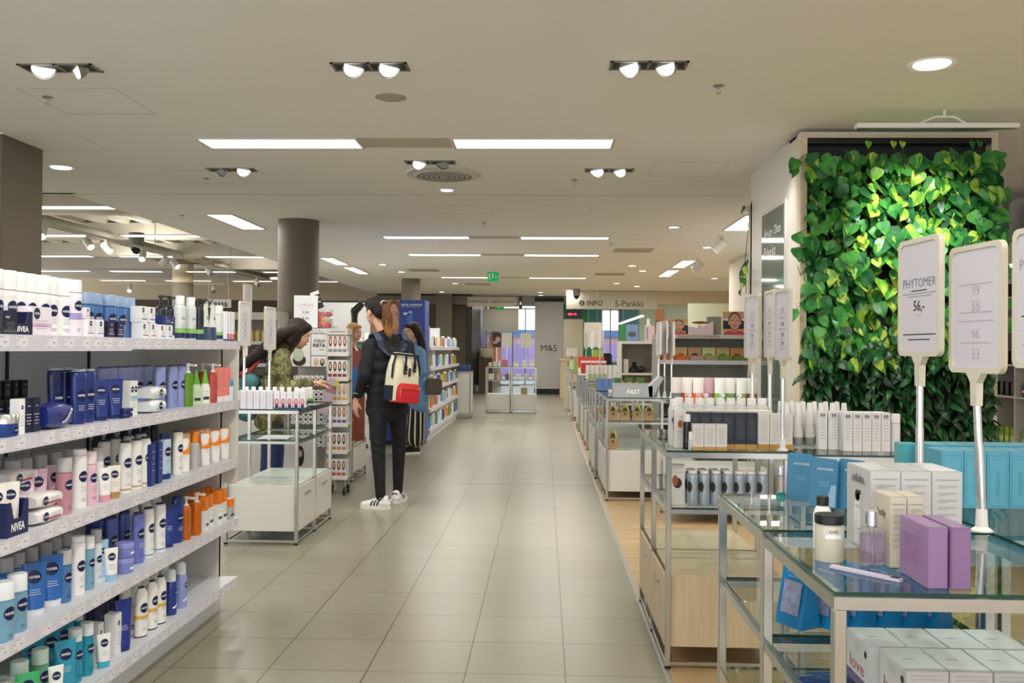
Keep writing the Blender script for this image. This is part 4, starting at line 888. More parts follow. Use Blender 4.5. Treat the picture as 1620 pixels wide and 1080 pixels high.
# ================================================================= CHROME AND GLASS DISPLAY TABLES
TOP = .893
def display_table(X0, X1, Ys, lab, levels=(.66,), cab=None, cabm=None, face='left', low=None, rail=True, edge=True, handles=True, grp=None, top=TOP):
    """posts at the bay corners, glass top and shelves, optional drawer cabinets (z0, z1) facing the aisle"""
    t = root('display_table', (X0, Ys[0], 0)); s = .011
    X = (0, X1 - X0); Y = [y - Ys[0] for y in Ys]
    for y in Y:
        for x in X:
            l = MB().box(x - s, y - s, .012, x + s, y + s, top - .03, M_CHROME).build('leg', t, .002, 1)
            MB().lathe([(.013, 0), (.013, .008), (.008, .012)], M_BLACK, 14, c=(x, y, 0)).build('rubber_foot', l)
    def ring(z, a=s, nm='rail_frame'):
        m = MB()
        for y in Y: m.box(X[0] - a, y - a, z - 2 * a, X[1] + a, y + a, z, M_CHROME)
        for x in X:
            for ya, yb in zip(Y[:-1], Y[1:]): m.box(x - a, ya + a + .0002, z - 2 * a, x + a, yb - a - .0002, z, M_CHROME)
        m.build(nm, t)
    ring(top - .008, s)
    for z in levels: ring(z - .008, s * .8)
    if rail: ring(.03, s * .6, 'floor_rail')
    for z in (top,) + tuple(levels) + ((low,) if low else ()):
        if z is None: continue
        for a, b2 in zip(Y[:-1], Y[1:]):
            x0, x1, y0_, y1_ = X[0] - .008, X[1] + .008, a - .006 if a == Y[0] else a + .003, b2 - .003 if b2 != Y[-1] else b2 + .006
            if z != top: x0 += .006; x1 -= .006
            g = MB().box(x0, y0_, z - .0075, x1, y1_, z, M_GLASS).build('glass_top' if z == top else 'glass_shelf', t)
            e = MB(); w = .0006
            e.box(x0 - w, y0_, z - .0074, x0, y1_, z - .0002, M_GEDGE).box(x1, y0_, z - .0074, x1 + w, y1_, z - .0002, M_GEDGE).box(x0, y0_ - w, z - .0074, x1, y0_, z - .0002, M_GEDGE).box(x0, y1_, z - .0074, x1, y1_ + w, z - .0002, M_GEDGE)
            e.build('polished_edge', g)
    if cab:
        for a, b2 in zip(Y[:-1], Y[1:]):
            c_ = MB().box(X[0] + s + .001, a + s + .001, cab[0], X[1] - s - .001, b2 - s - .001, cab[1], cabm).build('cabinet', t, .002, 1)
            xf = X[0] if face == 'left' else X[1]; sg = -1 if face == 'left' else 1
            dr = MB().box(xf, a + s + .004, cab[0] + .004, xf + sg * .012, b2 - s - .004, cab[1] - .006, cabm).build('drawer', t, .001, 1)
            if handles: ym = (a + b2) / 2; MB().box(xf + sg * .012, ym - .07, cab[1] - .075, xf + sg * .022, ym + .07, cab[1] - .065, M_STEEL).build('handle', dr)
    tag(t, lab, 'display table', grp)
    return t
G = 'chrome and glass display tables right of the aisle'
display_table(.505, .995, [1.60, 2.105], 'nearest chrome table with glass top, lilac boxes on it', (.655,), low=.36)
display_table(.512, 1.0, [2.145, 2.665], 'second nearest chrome table with glass top, teal perfume on it', (.655,), low=.40)
display_table(.512, .99, [3.816, 4.322, 4.828], 'chrome and glass table with pale oak drawers beside the wood floor edge', (.66,), cab=(.085, .38), cabm=M_OAK)
display_table(1.03, 1.9, [1.60, 2.105, 2.665], 'chrome and glass table at the right edge carrying turquoise boxes', (.60,))
display_table(1.03, 1.52, [3.72, 4.24], 'chrome and glass table with white tubes before the plant wall', (.62,))
display_table(.545, 1.30, [8.03, 8.6, 9.15], 'chrome table with brown paper bags over a white cabinet', (.69,), cab=(.08, .435), cabm=M_WHITE)
Y0 = 9.3
for i, (x0, x1, ys, l) in enumerate(((.52, 1.0, [9.4, 9.95, 10.5], 'chrome table with blue and yellow cartons behind the paper bag table'), (.56, .86, [12.1, 12.72], 'narrow chrome table with white cabinet farther along the aisle'), (.56, 1.05, [13.0, 13.55, 14.1], 'fourth chrome table along the right side of the aisle'),
                                 (.56, 1.05, [14.85, 15.4, 15.95], 'fifth chrome table along the right side of the aisle'), (.52, 1.0, [17.1, 17.6, 18.1], 'sixth chrome table along the right side of the aisle'), (.5, 1.0, [19.5, 20.0, 20.5], 'farthest chrome table along the right side, green tufts on it'))):
    display_table(x0, x1, ys, l, (.6,), cab=(.08, .5), cabm=M_WHITE)
display_table(-2.10, -1.63, [6.05, 6.52, 7.0], 'chrome and glass table with white drawers and slim cartons, left of the aisle', (.69,), cab=(.085, .385), cabm=M_WHITE, face='right')
display_table(-2.7, -1.87, [8.95, 9.6], 'low chrome table with white cabinet and copper bottles behind the hair rack', (), cab=(.085, .34), cabm=M_WHITE, face='right', top=.375, handles=False)
display_table(-1.20, -.72, [19.0, 19.5], 'chrome and glass table in the aisle, left one of two', (.68,), cab=(.06, .385), cabm=M_WHITE, face='right', top=.95)
display_table(-.68, -.18, [19.0, 19.5], 'chrome and glass table in the aisle, right one of two', (.68,), cab=(.06, .385), cabm=M_WHITE, face='right', top=.95)

# ---------------- sign holders
def sign_holder(x, y, z, base_z, ang, lab, texts=(), w=.21, h=.297, tilt=0., lean=0., frame=None, pole_r=.0085):
    """A4 frame on a telescopic pole; ang turns the face, z is the lower edge of the frame"""
    t = root('sign_holder', (x, y, base_z), 0)
    R = Matrix.Rotation(lean, 4, 'Y')
    MB().lathe([(.024, 0), (.024, .003), (.014, .010), (.012, .05)], M_WPLAST, 24).build('base', t)
    hp = z - base_z
    MB().tube((0, 0, .05), (math.sin(lean) * hp * .55, 0, hp * .55), pole_r * 1.15, M_ACRYL if False else M_CHROME2, 14).tube((math.sin(lean) * hp * .5, 0, hp * .5), (math.sin(lean) * hp, 0, hp - .05), pole_r, M_CHROME2, 14).build('pole', t)
    Mx = Matrix.Translation((math.sin(lean) * hp, 0, hp)) @ Matrix.Rotation(ang, 4, 'Z') @ Matrix.Rotation(tilt, 4, 'Y')
    fm = frame or M_FRAME; b = .012; f = MB()
    f.prism([(-.03, 0), (.03, 0), (.013, -.022), (.011, -.075), (-.011, -.075), (-.013, -.022)], -.008, .008, fm, Mx).build('clamp', t)
    n = 6; outer = []; inner = []
    for (cx, cz, a0) in ((w / 2 - .02, .02, -PI / 2), (w / 2 - .02, h - .02, 0), (-w / 2 + .02, h - .02, PI / 2), (-w / 2 + .02, .02, PI)):
        for k in range(n + 1):
            a = a0 + PI / 2 * k / n; outer.append((cx + .02 * math.cos(a), cz + .02 * math.sin(a))); inner.append((cx + .02 * math.cos(a) - b * (1 if cx > 0 else -1) * 1, cz + .02 * math.sin(a) - b * (1 if cz > h / 2 else -1)))
    L = len(outer); v = [(a, -.007, c_) for a, c_ in outer] + [(a, -.007, c_) for a, c_ in inner] + [(a, .007, c_) for a, c_ in outer] + [(a, .007, c_) for a, c_ in inner]
    F = []
    for i in range(L):
        j = (i + 1) % L; F += [(i, j, L + j, L + i), (2 * L + j, 2 * L + i, 3 * L + i, 3 * L + j), (j, i, 2 * L + i, 2 * L + j), (L + i, L + j, 3 * L + j, 3 * L + i)]
    fr = MB().add(v, F, fm, False, Mx).build('frame', t)
    MB().box(-w / 2 + b * .6, -.003, b * .6, w / 2 - b * .6, .003, h - b * .6, M_PAPER, Mx).build('paper', t)
    q = MB()
    for (kind, s_, wd, zz, *rest) in texts:
        mt = rest[0] if rest else M_INKD
        pl = lambda u, v_: tuple(Mx @ Vector((u, -.0038, zz + v_)))
        if kind == 't': lettering(q, s_, wd, mt, pl, rest[1] if len(rest) > 1 else 0)
        else: patch(q, pl, -wd / 2, -.001 * s_, wd / 2, .001 * s_, mt, 1)
    if texts: q.build('printed_text', t)
    tag(t, lab, 'sign')
    return t
prices = [('t', '21,90', .05, .21, M_INK), ('l', 1, .09, .195, M_INK), ('l', 1, .11, .18, M_INK), ('l', 1, .1, .172, M_INK), ('t', '12,90', .045, .15, M_INKD), ('l', 1, .11, .132, M_INK), ('l', 1, .1, .125, M_INK), ('t', '7,90', .04, .105, M_INKD), ('l', 1, .11, .09, M_INK), ('t', '5,90', .035, .07, M_INKD), ('l', 1, .12, .055, M_INK), ('l', 1, .08, .045, M_INK)]
faint = mat('faint_print', rgb('b9b5be'), .6)
a1 = -math.radians(85)
sign_holder(.94, 2.35, 1.292, TOP, a1, 'price sign reading PHYTOMER 56 on a tall pole before the plant wall', [('t', 'PHYTOMER', .165, .185, mat('thin_grey_print', rgb('77777f'), .6), -.008), ('l', 1.2, .08, .165), ('l', 1, .17, .158, M_INK), ('l', 1, .12, .151, M_INK), ('t', '56,-', .055, .125, M_INKD, .01), ('l', .8, .03, .103, M_INK), ('l', 1.4, .165, .055, M_INKD), ('l', 1.4, .11, .042, M_INKD)])
sign_holder(1.005, 2.16, 1.255, TOP, a1 + .03, 'blank backed price sign on a tall pole right of the PHYTOMER sign', [('t', '99', .03, .19, faint), ('l', 1, .13, .205, faint), ('t', '36', .035, .155, faint), ('l', 1, .13, .14, faint), ('l', 1, .14, .12, faint), ('t', '96', .03, .09, faint), ('l', 1, .12, .07, faint), ('t', '33', .03, .045, faint)], lean=-.035)
sign_holder(1.025, 1.93, 1.27, TOP, a1 + .0, 'price sign cut off by the right edge of the picture', [('t', 'PHYTOMER', .165, .22, M_INK, -.005), ('l', 1, .13, .2, M_INK), ('l', 1.4, .15, .11, M_INKD), ('t', '44,-', .05, .085, M_INKD), ('l', 1.2, .14, .05, M_INK)])
sign_holder(.985, 3.86, 1.265, TOP, -math.radians(88), 'slim price sign on a pole, nearest of the three over the gold boxes', prices)
sign_holder(.995, 4.12, 1.275, TOP, -math.radians(92), 'slim price sign on a pole, middle of the three over the gold boxes', prices)
sign_holder(.965, 4.33, 1.27, TOP, -math.radians(84), 'slim price sign on a pole, farthest of the three over the gold boxes', prices)
for i, (x, y, z) in enumerate(((1.0, 8.15, 1.26), (1.06, 8.2, 1.27), (1.11, 8.12, 1.255))):
    sign_holder(x, y, z, TOP, -math.radians(87), 'narrow price sign on a pole over the grey FAST bin, %s of three' % ('left', 'middle', 'right')[i], prices)
sign_holder(-2.01, 6.12, 1.31, TOP, math.radians(88), 'price sign on a pole at the left table, nearer one', prices)
sign_holder(-1.908, 6.35, 1.285, TOP, math.radians(87), 'price sign on a pole at the left table, right one', prices)
sign_holder(-2.72, 8.35, 1.58, 1.0, math.radians(89), 'pinkish sign on a pole behind the left table', prices[:4], frame=P('e5c9bd', .5))
tag(MB().box(-.2, -.2, 0, .2, .2, .999, M_WHITE).build('plinth_block', None, .005), 'white block carrying a pinkish sign behind the left table', 'plinth').location = (-2.72, 8.35, 0)

# ---------------- things on the nearest table
def tx(px, py, z):        # where something seen at this pixel stands on a level of height z
    d = fw + r2 * ((px - 810) / F_PX) - u2 * ((py - 540) / F_PX); k = (z - CAM_H) / d.z
    return (d.x * k, d.y * k)
g1 = TOP + .0004
def big_carton(x, y, w, d, h, col, lab, left=None, front=None, cat='box', name='carton', rough=.4, z=g1, grp=None, lidcol=None):
    t = root(name, (x, y, z)); MB().box(0, 0, 0, w, d, h, P(col, rough)).build('box', t, .0015)
    f = MB().box(.002, .001, h, w - .002, .0025, h + .0005, M_INK)
    f.build('lid_flap', t); q = MB()
    if left: left(q, w, d, h)
    if front: front(q, w, d, h)
    if left or front: q.build('print', t)
    tag(t, lab, cat, grp); return t
def fr_lines(n, top=.9, step=.085, wf=.62, wf0=.8, mt=None):
    def f(q, w, d, h):
        pl = lambda u, v: (w / 2 + u, -.0006, v)
        patch(q, pl, -w * wf0 / 2, h * top - .0008, w * wf0 / 2, h * top + .0008, mt or M_INK, 1)
        rr = random.Random(n)
        for i in range(n):
            for j in range(3): ww = w * wf * (1 if j != 2 else .5); patch(q, pl, -w * wf / 2, h * (top - .07 - step * i) - j * .0026, -w * wf / 2 + ww, h * (top - .07 - step * i) - j * .0026 + .0007, mt or M_INK, 1)
    return f
def left_art(q, w, d, h):
    pl = lambda u, v: (-.0007, d / 2 - u, v)
    lettering(q, 'cellulite', d * .5, M_INKD, lambda u, v: pl(u, v + h * .86)); lettering(q, 'everywhere peel', d * .62, M_INK, lambda u, v: pl(u, v + h * .81))
    disc(q, lambda u, v: pl(u - d * .02, v + h * .64), d * .1, h * .07, P('2b2a2c', .5)); disc(q, lambda u, v: pl(u + d * .0, v + h * .62), d * .06, h * .05, P('d9a13c', .5))
    patch(q, pl, d * .04, h * .66, d * .12, h * .71, M_INKD, 1); patch(q, pl, -d * .16, h * .04, d * .12, h * .56, P('f3f3f3', .4), 1); patch(q, pl, -d * .165, h * .04, -d * .16, h * .56, M_INK, 1)
    lettering(q, 'body', d * .2, M_INKD, lambda u, v: pl(u - .0, v + h * .5))
    for i in range(6): patch(q, pl, -d * .1, h * (.42 - .05 * i), d * .08, h * (.425 - .05 * i), M_INK, 1)
for i, (nm) in enumerate(('left', 'middle', 'right')):
    big_carton(.66 + i * .0615, 1.895, .0605, .145, .168, 'c4c4c5', 'tall white carton with printed text, %s of three at the back of the near table' % nm, left_art if i == 0 else None, fr_lines(9))
def left_body(q, w, d, h):
    pl = lambda u, v: (-.0007, d / 2 - u, v); lettering(q, 'body', d * .5, M_INKD, lambda u, v: pl(u, v + h * .72))
    for i in range(5): patch(q, pl, -d * .3, h * (.55 - .06 * i), d * .2, h * (.558 - .06 * i), M_INK, 1)
for i in range(2):
    big_carton(.655 + i * .033, 1.775, .032, .085, .134, 'cbc5b2', 'small cream carton between the lilac and tall white ones, %s' % ('left', 'right')[i], left_body if i == 0 else None, fr_lines(7))
def left_lil(q, w, d, h):
    pl = lambda u, v: (-.0007, d / 2 - u, v)
    for i in range(9): patch(q, pl, -d * .35, h * (.75 - .06 * i), d * (.3 - .05 * (i % 3)), h * (.76 - .06 * i), P('8d6a99', .5), 1)
big_carton(.663, 1.623, .0355, .125, .106, '95739e', 'lilac perfume carton, left of the two at the table edge', left_lil, None, rough=.25)
big_carton(.7015, 1.618, .034, .125, .107, '8c6a96', 'lilac perfume carton, right of the two at the table edge', None, None, rough=.25)
# perfume bottle
def perfume(loc, w, d, h, liq, capc, lab, neck=.2, cap=.26, fill=.85, bottlemat=None):
    t = root('perfume_bottle', (*loc, g1)); hb = h * (1 - cap - .03)
    MB().box(-w / 2, -d / 2, 0, w / 2, d / 2, hb, bottlemat or M_PERF).build('glass_body', t, min(w, d) * .16, 4)
    e = .004; MB().box(-w / 2 + e, -d / 2 + e, e * 1.6, w / 2 - e, d / 2 - e, hb * fill, liq).build('liquid', t, .003, 2)
    MB().lathe([(w * .2, hb), (w * .2, hb + h * .03)], M_STEEL, 20).build('neck', t)
    MB().lathe([(w * .25, hb + h * .03), (w * .25, h - .001), (w * .22, h)], M_CHROME2, 26).build('cap', t)
    MB().tube((0, 0, e * 2), (0, 0, hb), .0012, M_WPLAST, 6).build('dip_tube', t)
    tag(t, lab, 'perfume'); return t
M_PERF = clear_glass('bottle_glass', (.95, .95, .97), 1.5)
perfume(tx(1379, 897, TOP), .048, .03, .108, mat('lilac_liquid', rgb('dccbe6'), .05, trans=.9, noise=.01), None, 'square glass perfume bottle with lilac liquid and silver cap')
t = perfume(tx(1235, 797, TOP), .032, .02, .10, mat('teal_perfume', rgb('36a79b'), .05, trans=.6, noise=.01), None, 'small clear perfume bottle with teal liquid on second table', fill=.42, cap=.22)
# jar and bottle
p = root('cream_jar', (*tx(1312, 886, TOP), g1)); MB().lathe([(.026, 0), (.0275, .004), (.0275, .066), (.026, .072)], mat('jar_cream', rgb('d9d6c4'), .15, coat=.5, trans=.15), 36).build('body', p)
MB().lathe([(.0285, .073), (.0285, .088), (.0275, .09)], M_BLACK, 36).build('lid', p); q = MB(); patch(q, on_oval(.0275, .0275, .05, .0006), -.016, -.004, .016, .004, M_WINK); lettering(q, 'body', .016, M_INKD, on_oval(.0275, .0275, .06, .0007)); q.build('printed_label', p); tag(p, 'round cream jar with black lid on the nearest table', 'jar')
p = root('lotion_bottle', (*tx(1301, 866, TOP), g1)); MB().lathe([(.018, 0), (.019, .004), (.019, .07), (.015, .082), (.010, .088)], M_WPLAST, 30).build('body', p); MB().lathe([(.0125, .0885), (.0125, .105), (.011, .107)], M_BLACK, 26).build('cap', p)
q = MB(); lines(q, on_oval(.019, .019, 0, .0006), .02, 5, .06, .008); q.build('printed_label', p); tag(p, 'white lotion bottle with black cap behind the cream jar', 'bottle')
# price strip lying on the glass
a = Vector((*tx(1315, 898, TOP), 0)); b2 = Vector((*tx(1426, 921, TOP), 0)); L = (b2 - a).length
p = root('label_strip', (a.x, a.y, g1), math.atan2(b2.y - a.y, b2.x - a.x)); MB().box(0, -.007, 0, L, .007, .006, P('c9c0d2', .4)).build('strip', p, .001); MB().box(L * .86, -.006, .0061, L * .97, .006, .0066, M_INKD).build('mark', p); tag(p, 'white plastic label strip lying on the nearest glass table', 'label strip')
# blue stand pouches / hanging packs
def tent_pack(x, y, z, w, h, d, hx, lab, rz=0, text='PHYTOMER', window=True, lean=0., grp=None):
    t = root('gift_pack', (x, y, z), rz); c_ = P(hx, .35); c2 = P(hx, .3)
    # faces -X: tall panel slopes back to a ridge, triangular side towards the viewer
    poly = [(-d / 2, 0), (d / 2, 0), (.002 + lean, h), (-.002 + lean, h)]
    MB().prism(poly, -w / 2, w / 2, c_).build('folded_card', t)
    q = MB(); sl = lambda u, v: (-d / 2 + (d / 2 - .002 + lean) * v / h - .0012, -u, v)
    lettering(q, text, w * .6, M_WINK, lambda u, v: sl(u, v + h * .87))
    patch(q, sl, -w * .25, h * .78, w * .25, h * .785, M_WINK, 1)
    q.build('lettering', t)
    if window:
        wv = MB(); patch(wv, lambda u, v: (sl(u, v)[0] - .002, sl(u, v)[1], sl(u, v)[2]), -w * .34, h * .2, w * .34, h * .72, mat('pouch_film', rgb('9aa3c0'), .12, noise=.6, scale=45, coat=.6, bump=1.), 6)
        wv.build('film_window', t)
    tag(t, lab, 'gift pack', grp); return t
g2 = .6555
for i, px in enumerate((1262, 1310, 1352, 1394, 1432, 1470)):
    x, y = tx(px, 988, .655)
    tent_pack(x, y, g2, .085, .145, .062, '1d82be', 'bright blue folded gift pack on the glass shelf, %s from the left' % ORD[i], rz=.5, grp='blue gift packs on the near shelf')
for i, (px, py) in enumerate(((1265, 792), (1302, 803), (1345, 806))):
    x, y = tx(px, py, TOP)
    t = root('leaflet_pouch', (x, y, g1), -.55 - .1 * i)
    c_ = P('3f7fa3', .4); M2 = Matrix.Rotation(-.12, 4, 'X')
    poly = [(-.036, 0), (.036, 0), (.036, .118), (.028, .128), (-.03, .13), (-.036, .124)]
    MB().prism(poly, -.006, .006, c_, M2).build('card_body', t, .001, 1)
    q = MB(); lettering(q, 'PHYTOMER', .042, M_WINK, lambda u, v: tuple(M2 @ Vector((u + .004, -.0068, v + .100)))); 
    for k in range(3): patch(q, lambda u, v: tuple(M2 @ Vector((u, -.0068, v))), -.016 + .004 * k, .066 - .005 * k, .016, .067 - .005 * k, P('8fc0d8', .5), 1)
    q.build('lettering', t)
    if i == 1: MB().prism([(.008, .004), (.034, .004), (.034, .06), (.022, .06)], -.008, -.0062, mat('blue_speckle', rgb('8fb4d0'), .5, noise=.5, scale=400), M2).build('speckled_corner', t)
    tag(t, 'standing matte blue PHYTOMER pouch, %s of three beside the tall cartons' % ('left', 'middle', 'right')[i], 'pouch')
# love boxes
def love_left(q, w, d, h):
    pl = lambda u, v: (-.0007, d / 2 - u, v)
    lettering(q, 'love', d * .62, P('b1525c', .5), lambda u, v: pl(u, v + h * .42), -.004, h * .28)
    patch(q, pl, -d / 2 + .001, 0.001, d / 2 - .001, h * .20, P('5a567e', .5), 1)
    disc(q, lambda u, v: pl(u + d * .38, v + h * .78), d * .055, d * .055, M_INKD, 14)
    for i in range(3): patch(q, pl, -d * .15, h * (.86 - .06 * i), d * .15, h * (.87 - .06 * i), M_INK, 1)
def love_front(q, w, d, h):
    pl = lambda u, v: (w / 2 + u, -.0006, v)
    for i in range(10): patch(q, pl, -w * .38, h * (.9 - .07 * i), w * .38, h * (.915 - .07 * i), P('a9abb6', .6), 1)
def love_top(q, w, d, h): patch(q, lambda u, v: (w / 2 + u, d / 2 + v, h + .0006), -w * .25, -.001, w * .05, .001, M_INK, 1)
n = 0
for r in range(2):
    for c_ in range(4):
        x = .612 + c_ * .0755 + (.0 if r else .020); y = 1.635 + r * .128
        def both(q, w, d, h): (love_left(q, w, d, h) if True else None); love_top(q, w, d, h)
        big_carton(x, y, .074, .126, .092, 'c2c2c2', 'white carton with red lettering love, %s row, %s from left' % (('front', 'back')[r], ORD[c_]), both, love_front if r == 0 else None, z=g2, grp='white cartons on the near glass shelf')
big_carton(.612 + 4 * .0755 + .022, 1.70, .074, .15, .085, 'c6c5c5', 'white carton at the right end of the love cartons', None, love_front, z=g2)
# navy toiletry bags
for i, (x, y, z, rz) in enumerate(((.70, 2.36, .4004, .2), (.75, 1.93, .3604, -.1), (.90, 2.45, .4004, .3))):
    t = root('toiletry_bag', (x, y, z), rz)
    MB().ell((0, 0, .045), (.11, .06, .045), P('1c2a78', .6)).box(-.1, -.055, 0.001, .1, .055, .05, P('1c2a78', .6)).build('pouch_body', t, .004, 2)
    q = MB(); q.path([(-.1, 0, .07), (-.05, 0, .087), (.05, 0, .087), (.1, 0, .07)], .002, M_STEEL).build('zip', t)
    q = MB(); lettering(q, 'PHYTOMER', .09, M_WINK, on_front(-.0565, .03)); lettering(q, 'PHYTOMER', .07, M_WINK, on_left(-.1015, .03)); q.build('lettering', t)
    tag(t, 'navy toiletry bag with white lettering, %s' % ('under the second table', 'low behind the love cartons', 'low, right of the other bags')[i], 'bag')
# turquoise boxes
def turq(q, w, d, h):
    pl = lambda u, v: (w / 2 + u, -.0006, v); c_ = P('4796ae', .5)
    patch(q, pl, -w * .25, h * .86, w * .25, h * .868, c_, 1)
    for (a, b2, c2, d2) in ((-.4, .03, -.38, .95), (.38, .03, .4, .95), (-.3, .92, .3, .93), (-.3, .04, .3, .05)): patch(q, pl, w * a, h * b2, w * c2, h * d2, c_, 1)
    v, f, ww, hh = text2d('ECOODCLEY'); s = h * .42 / ww
    q.add([pl(-y_ * s * 1.4, h * .45 + x_ * s) for x_, y_ in v], f, c_)
for r in range(2):
    for i in range(6):
        x = 1.045 + .0585 * i + (r * .02); y = 2.47 + r * .115
        big_carton(x + (0 if r == 0 else .0), y, .0575, .105, .15 + .004 * r, '5cabc4', 'tall turquoise carton, %s row, %s from left' % (('front', 'back')[r], ORD[i]), None, turq if r == 0 else None, rough=.3, grp='turquoise cartons at the right')
big_carton(1.01 + .02, 2.47 + .2305, .05, .06, .145, '5ab4bc', 'small turquoise carton behind, at the left end of the others', None, None, rough=.3)

# ---------------- oak drawer table (T3)
z3 = TOP + .0004
def sh(x, y, z, proto, lab, cat, grp=None, rz=0, s=1.): return put(proto, (x, y, z), rz, lab, cat, grp, s)
p = carton(.0455, .05, .108, 'dcdad6', 'gold_foot_box', logo=False, base=.14, basec='c29a4e', nlines=9, lw=.8)
for i in range(3): sh(.632 + .0475 * i, 3.842, z3, p, 'small white carton with gold foot, %s of three in front' % ('left', 'middle', 'right')[i], 'box', 'small white and gold cartons')
p = carton(.0465, .05, .152, '2c3440', 'gold_foot_box', logo=False, base=.14, basec='c29a4e', nlines=10, lw=.8, linecol=P('6d7683', .5))
for i in range(6): sh(.622 + .0485 * i, 3.902, z3, p, 'dark slate carton with gold foot, %s from left on the oak table' % ORD[i], 'box', 'dark slate and gold cartons')
p = carton(.0455, .05, .150, 'dcdad6', 'gold_foot_box', logo=False, base=.16, basec='b98d3c', nlines=10, lw=.8)
for i in range(3): sh(.622 + .0485 * 6 - .004 + .0475 * i, 3.885, z3, p, 'tall white carton with gold foot, %s of three right of dark ones' % ('left', 'middle', 'right')[i], 'box', 'tall white and gold cartons')
p = carton(.0465, .05, .156, 'd9d4cc', 'silver_box', logo=False, nlines=0, topcol='e8e2d6')
for r in range(2):
    for i in range(8): sh(.60 + .0485 * i, 3.962 + .058 * r, z3, p, 'pale carton with shiny lid, %s row behind dark ones, %s' % (('first', 'second')[r], ORD[i]), 'box', 'pale cartons behind the dark ones')
p = bottle(.05, .05, .2, 'e6e7e6', 'f6f6f4', .78, .17, logo=False, shoulder=.04, name='hair_bottle', pump=False)
for i in range(9): sh(.60 + .046 * i, 4.15, z3, p, 'white hair product bottle with round cap, %s from left, oak table' % ORD[i], 'bottle', 'white bottles on the oak table')
p = bottle(.05, .05, .215, 'e6e7e6', 'f6f6f4', .78, .2, logo=False, shoulder=.04, name='pump_bottle', pump=True)
for i in range(4): sh(.66 + .075 * i, 4.25, z3, p, 'white pump bottle behind the round-capped ones, %s from left' % ORD[i], 'bottle', 'white pump bottles')
t = bottle(.05, .05, .2, 'dfe3e5', 'f2f2f0', .7, .16, logo=False, name='hair_bottle'); sh(.56, 4.02, z3, t, 'white bottle with black dot at the left end of the oak table', 'bottle'); q = MB(); disc(q, on_oval(.025, .025, .11, .0014), .012, .016, M_INKD); q.build('black_dot', t)
t = carton(.05, .045, .16, 'e6e2da', 'figure_box', logo=False, nlines=3); sh(.572, 3.935, z3, t, 'white carton with small red picture at left of the oak table', 'box'); q = MB(); disc(q, on_left(-.0256, .11), .012, .02, M_INKD); disc(q, on_left(-.0258, .085), .01, .014, P('b56a48', .5)); disc(q, on_front(-.0235, .1), .01, .016, P('b56a48', .5)); q.build('picture', t)
p = bottle(.034, .034, .145, '1d1d20', 'f0efec', .85, .22, logo=False, txtmat=M_INK); sh(.594, 3.87, z3, p, 'black bottle with white cap before the slate cartons', 'bottle')
p = bottle(.026, .026, .075, 'cfd6d8', 'f4f3f0', .9, .45, logo=False); sh(.607, 3.835, z3, p, 'tiny clear bottle with white cap on the oak table', 'bottle')
t = bottle(.046, .046, .146, 'b6c2cc', 'eceae6', .8, .09, logo=False, shoulder=.03, name='silver_tube_bottle', bodymat=mat('silver_blue', rgb('a9b6c2'), .25, .4)); q = MB(); disc(q, lambda u, v: on_oval(.023, .023, .08, .0014)(u - .018, v), .012, .022, M_INKD); q.build('black_dot', t)
for i in range(7): sh(.618 + .0478 * i, 3.86, .6605, t, 'silver-blue bottle under glass, %s from left on middle shelf' % ORD[i], 'bottle', 'silver-blue bottles on the oak table shelf')
grow_n = 0
for i in range(4): sh(.618 + .0478 * i, 3.93, .6605, t, 'silver-blue bottle, second row, %s from left, middle shelf' % ORD[i], 'bottle', 'silver-blue bottles behind')
t = carton(.055, .045, .165, 'e6e2da', 'figure_box', logo=False, nlines=2); sh(.56, 3.90, .6605, t, 'white carton with red figure at left of the middle shelf', 'box'); q = MB(); disc(q, on_front(-.0235, .09, -.003), .018, .022, M_INKD); disc(q, on_front(-.024, .1, -.012), .012, .022, P('a8573a', .5)); q.build('picture', t)
# ---------------- table before the plant wall (T5)
p = tube_up(.046, .04, .185, 'f0efec', 'a7a9ac', .2, logo=False)
k = 0
for r in range(4):
    for i in range(6):
        sh(1.055 + .05 * i + (r % 2) * .01, 4.215 - .0 * r - .05 * (3 - r) + .0, z3, p, 'tall white tube with grey base, %s row, %s from left' % (('front', 'second', 'third', 'rear')[r], ORD[i]), 'tube', 'white tubes before the plant wall', rz=.95)
t = carton(.036, .04, .16, 'e9e8ea', 'bb_box', logo=False, nlines=8, text=('BB', .55, .9, P('8b8b93', .5)))
for i in range(2): sh(1.165 + .041 * i, 3.93, z3, t, 'slim white box printed BB, %s of the two set apart left' % ('left', 'right')[i], 'box', 'slim white boxes, left pair')
for i in range(5): sh(1.25 + .0385 * i, 3.87, z3, t, 'slim white box printed BB, front row, %s from left' % ORD[i], 'box', 'slim white boxes in front')
p = bottle(.036, .036, .155, 'eceaec', 'efeef0', .98, .25, logo=False, shoulder=.02); sh(1.45, 3.87, z3, p, 'slim white round bottle right of the BB boxes', 'bottle')
for i in range(6): sh(1.21 + .0385 * i, 3.925, z3, copy_tree(t) if i == 0 else t, 'slim white box printed BB, back row, %s from left' % ORD[i], 'box', 'slim white boxes behind')
p = tube_up(.046, .04, .16, 'e9e9e6', '9c9ea1', .2, logo=False)
for i in range(6): sh(1.07 + .06 * i, 3.95, .6205, p, 'white tube with grey base on the lower shelf, %s from left' % ORD[i], 'tube', 'white tubes on the lower shelf')
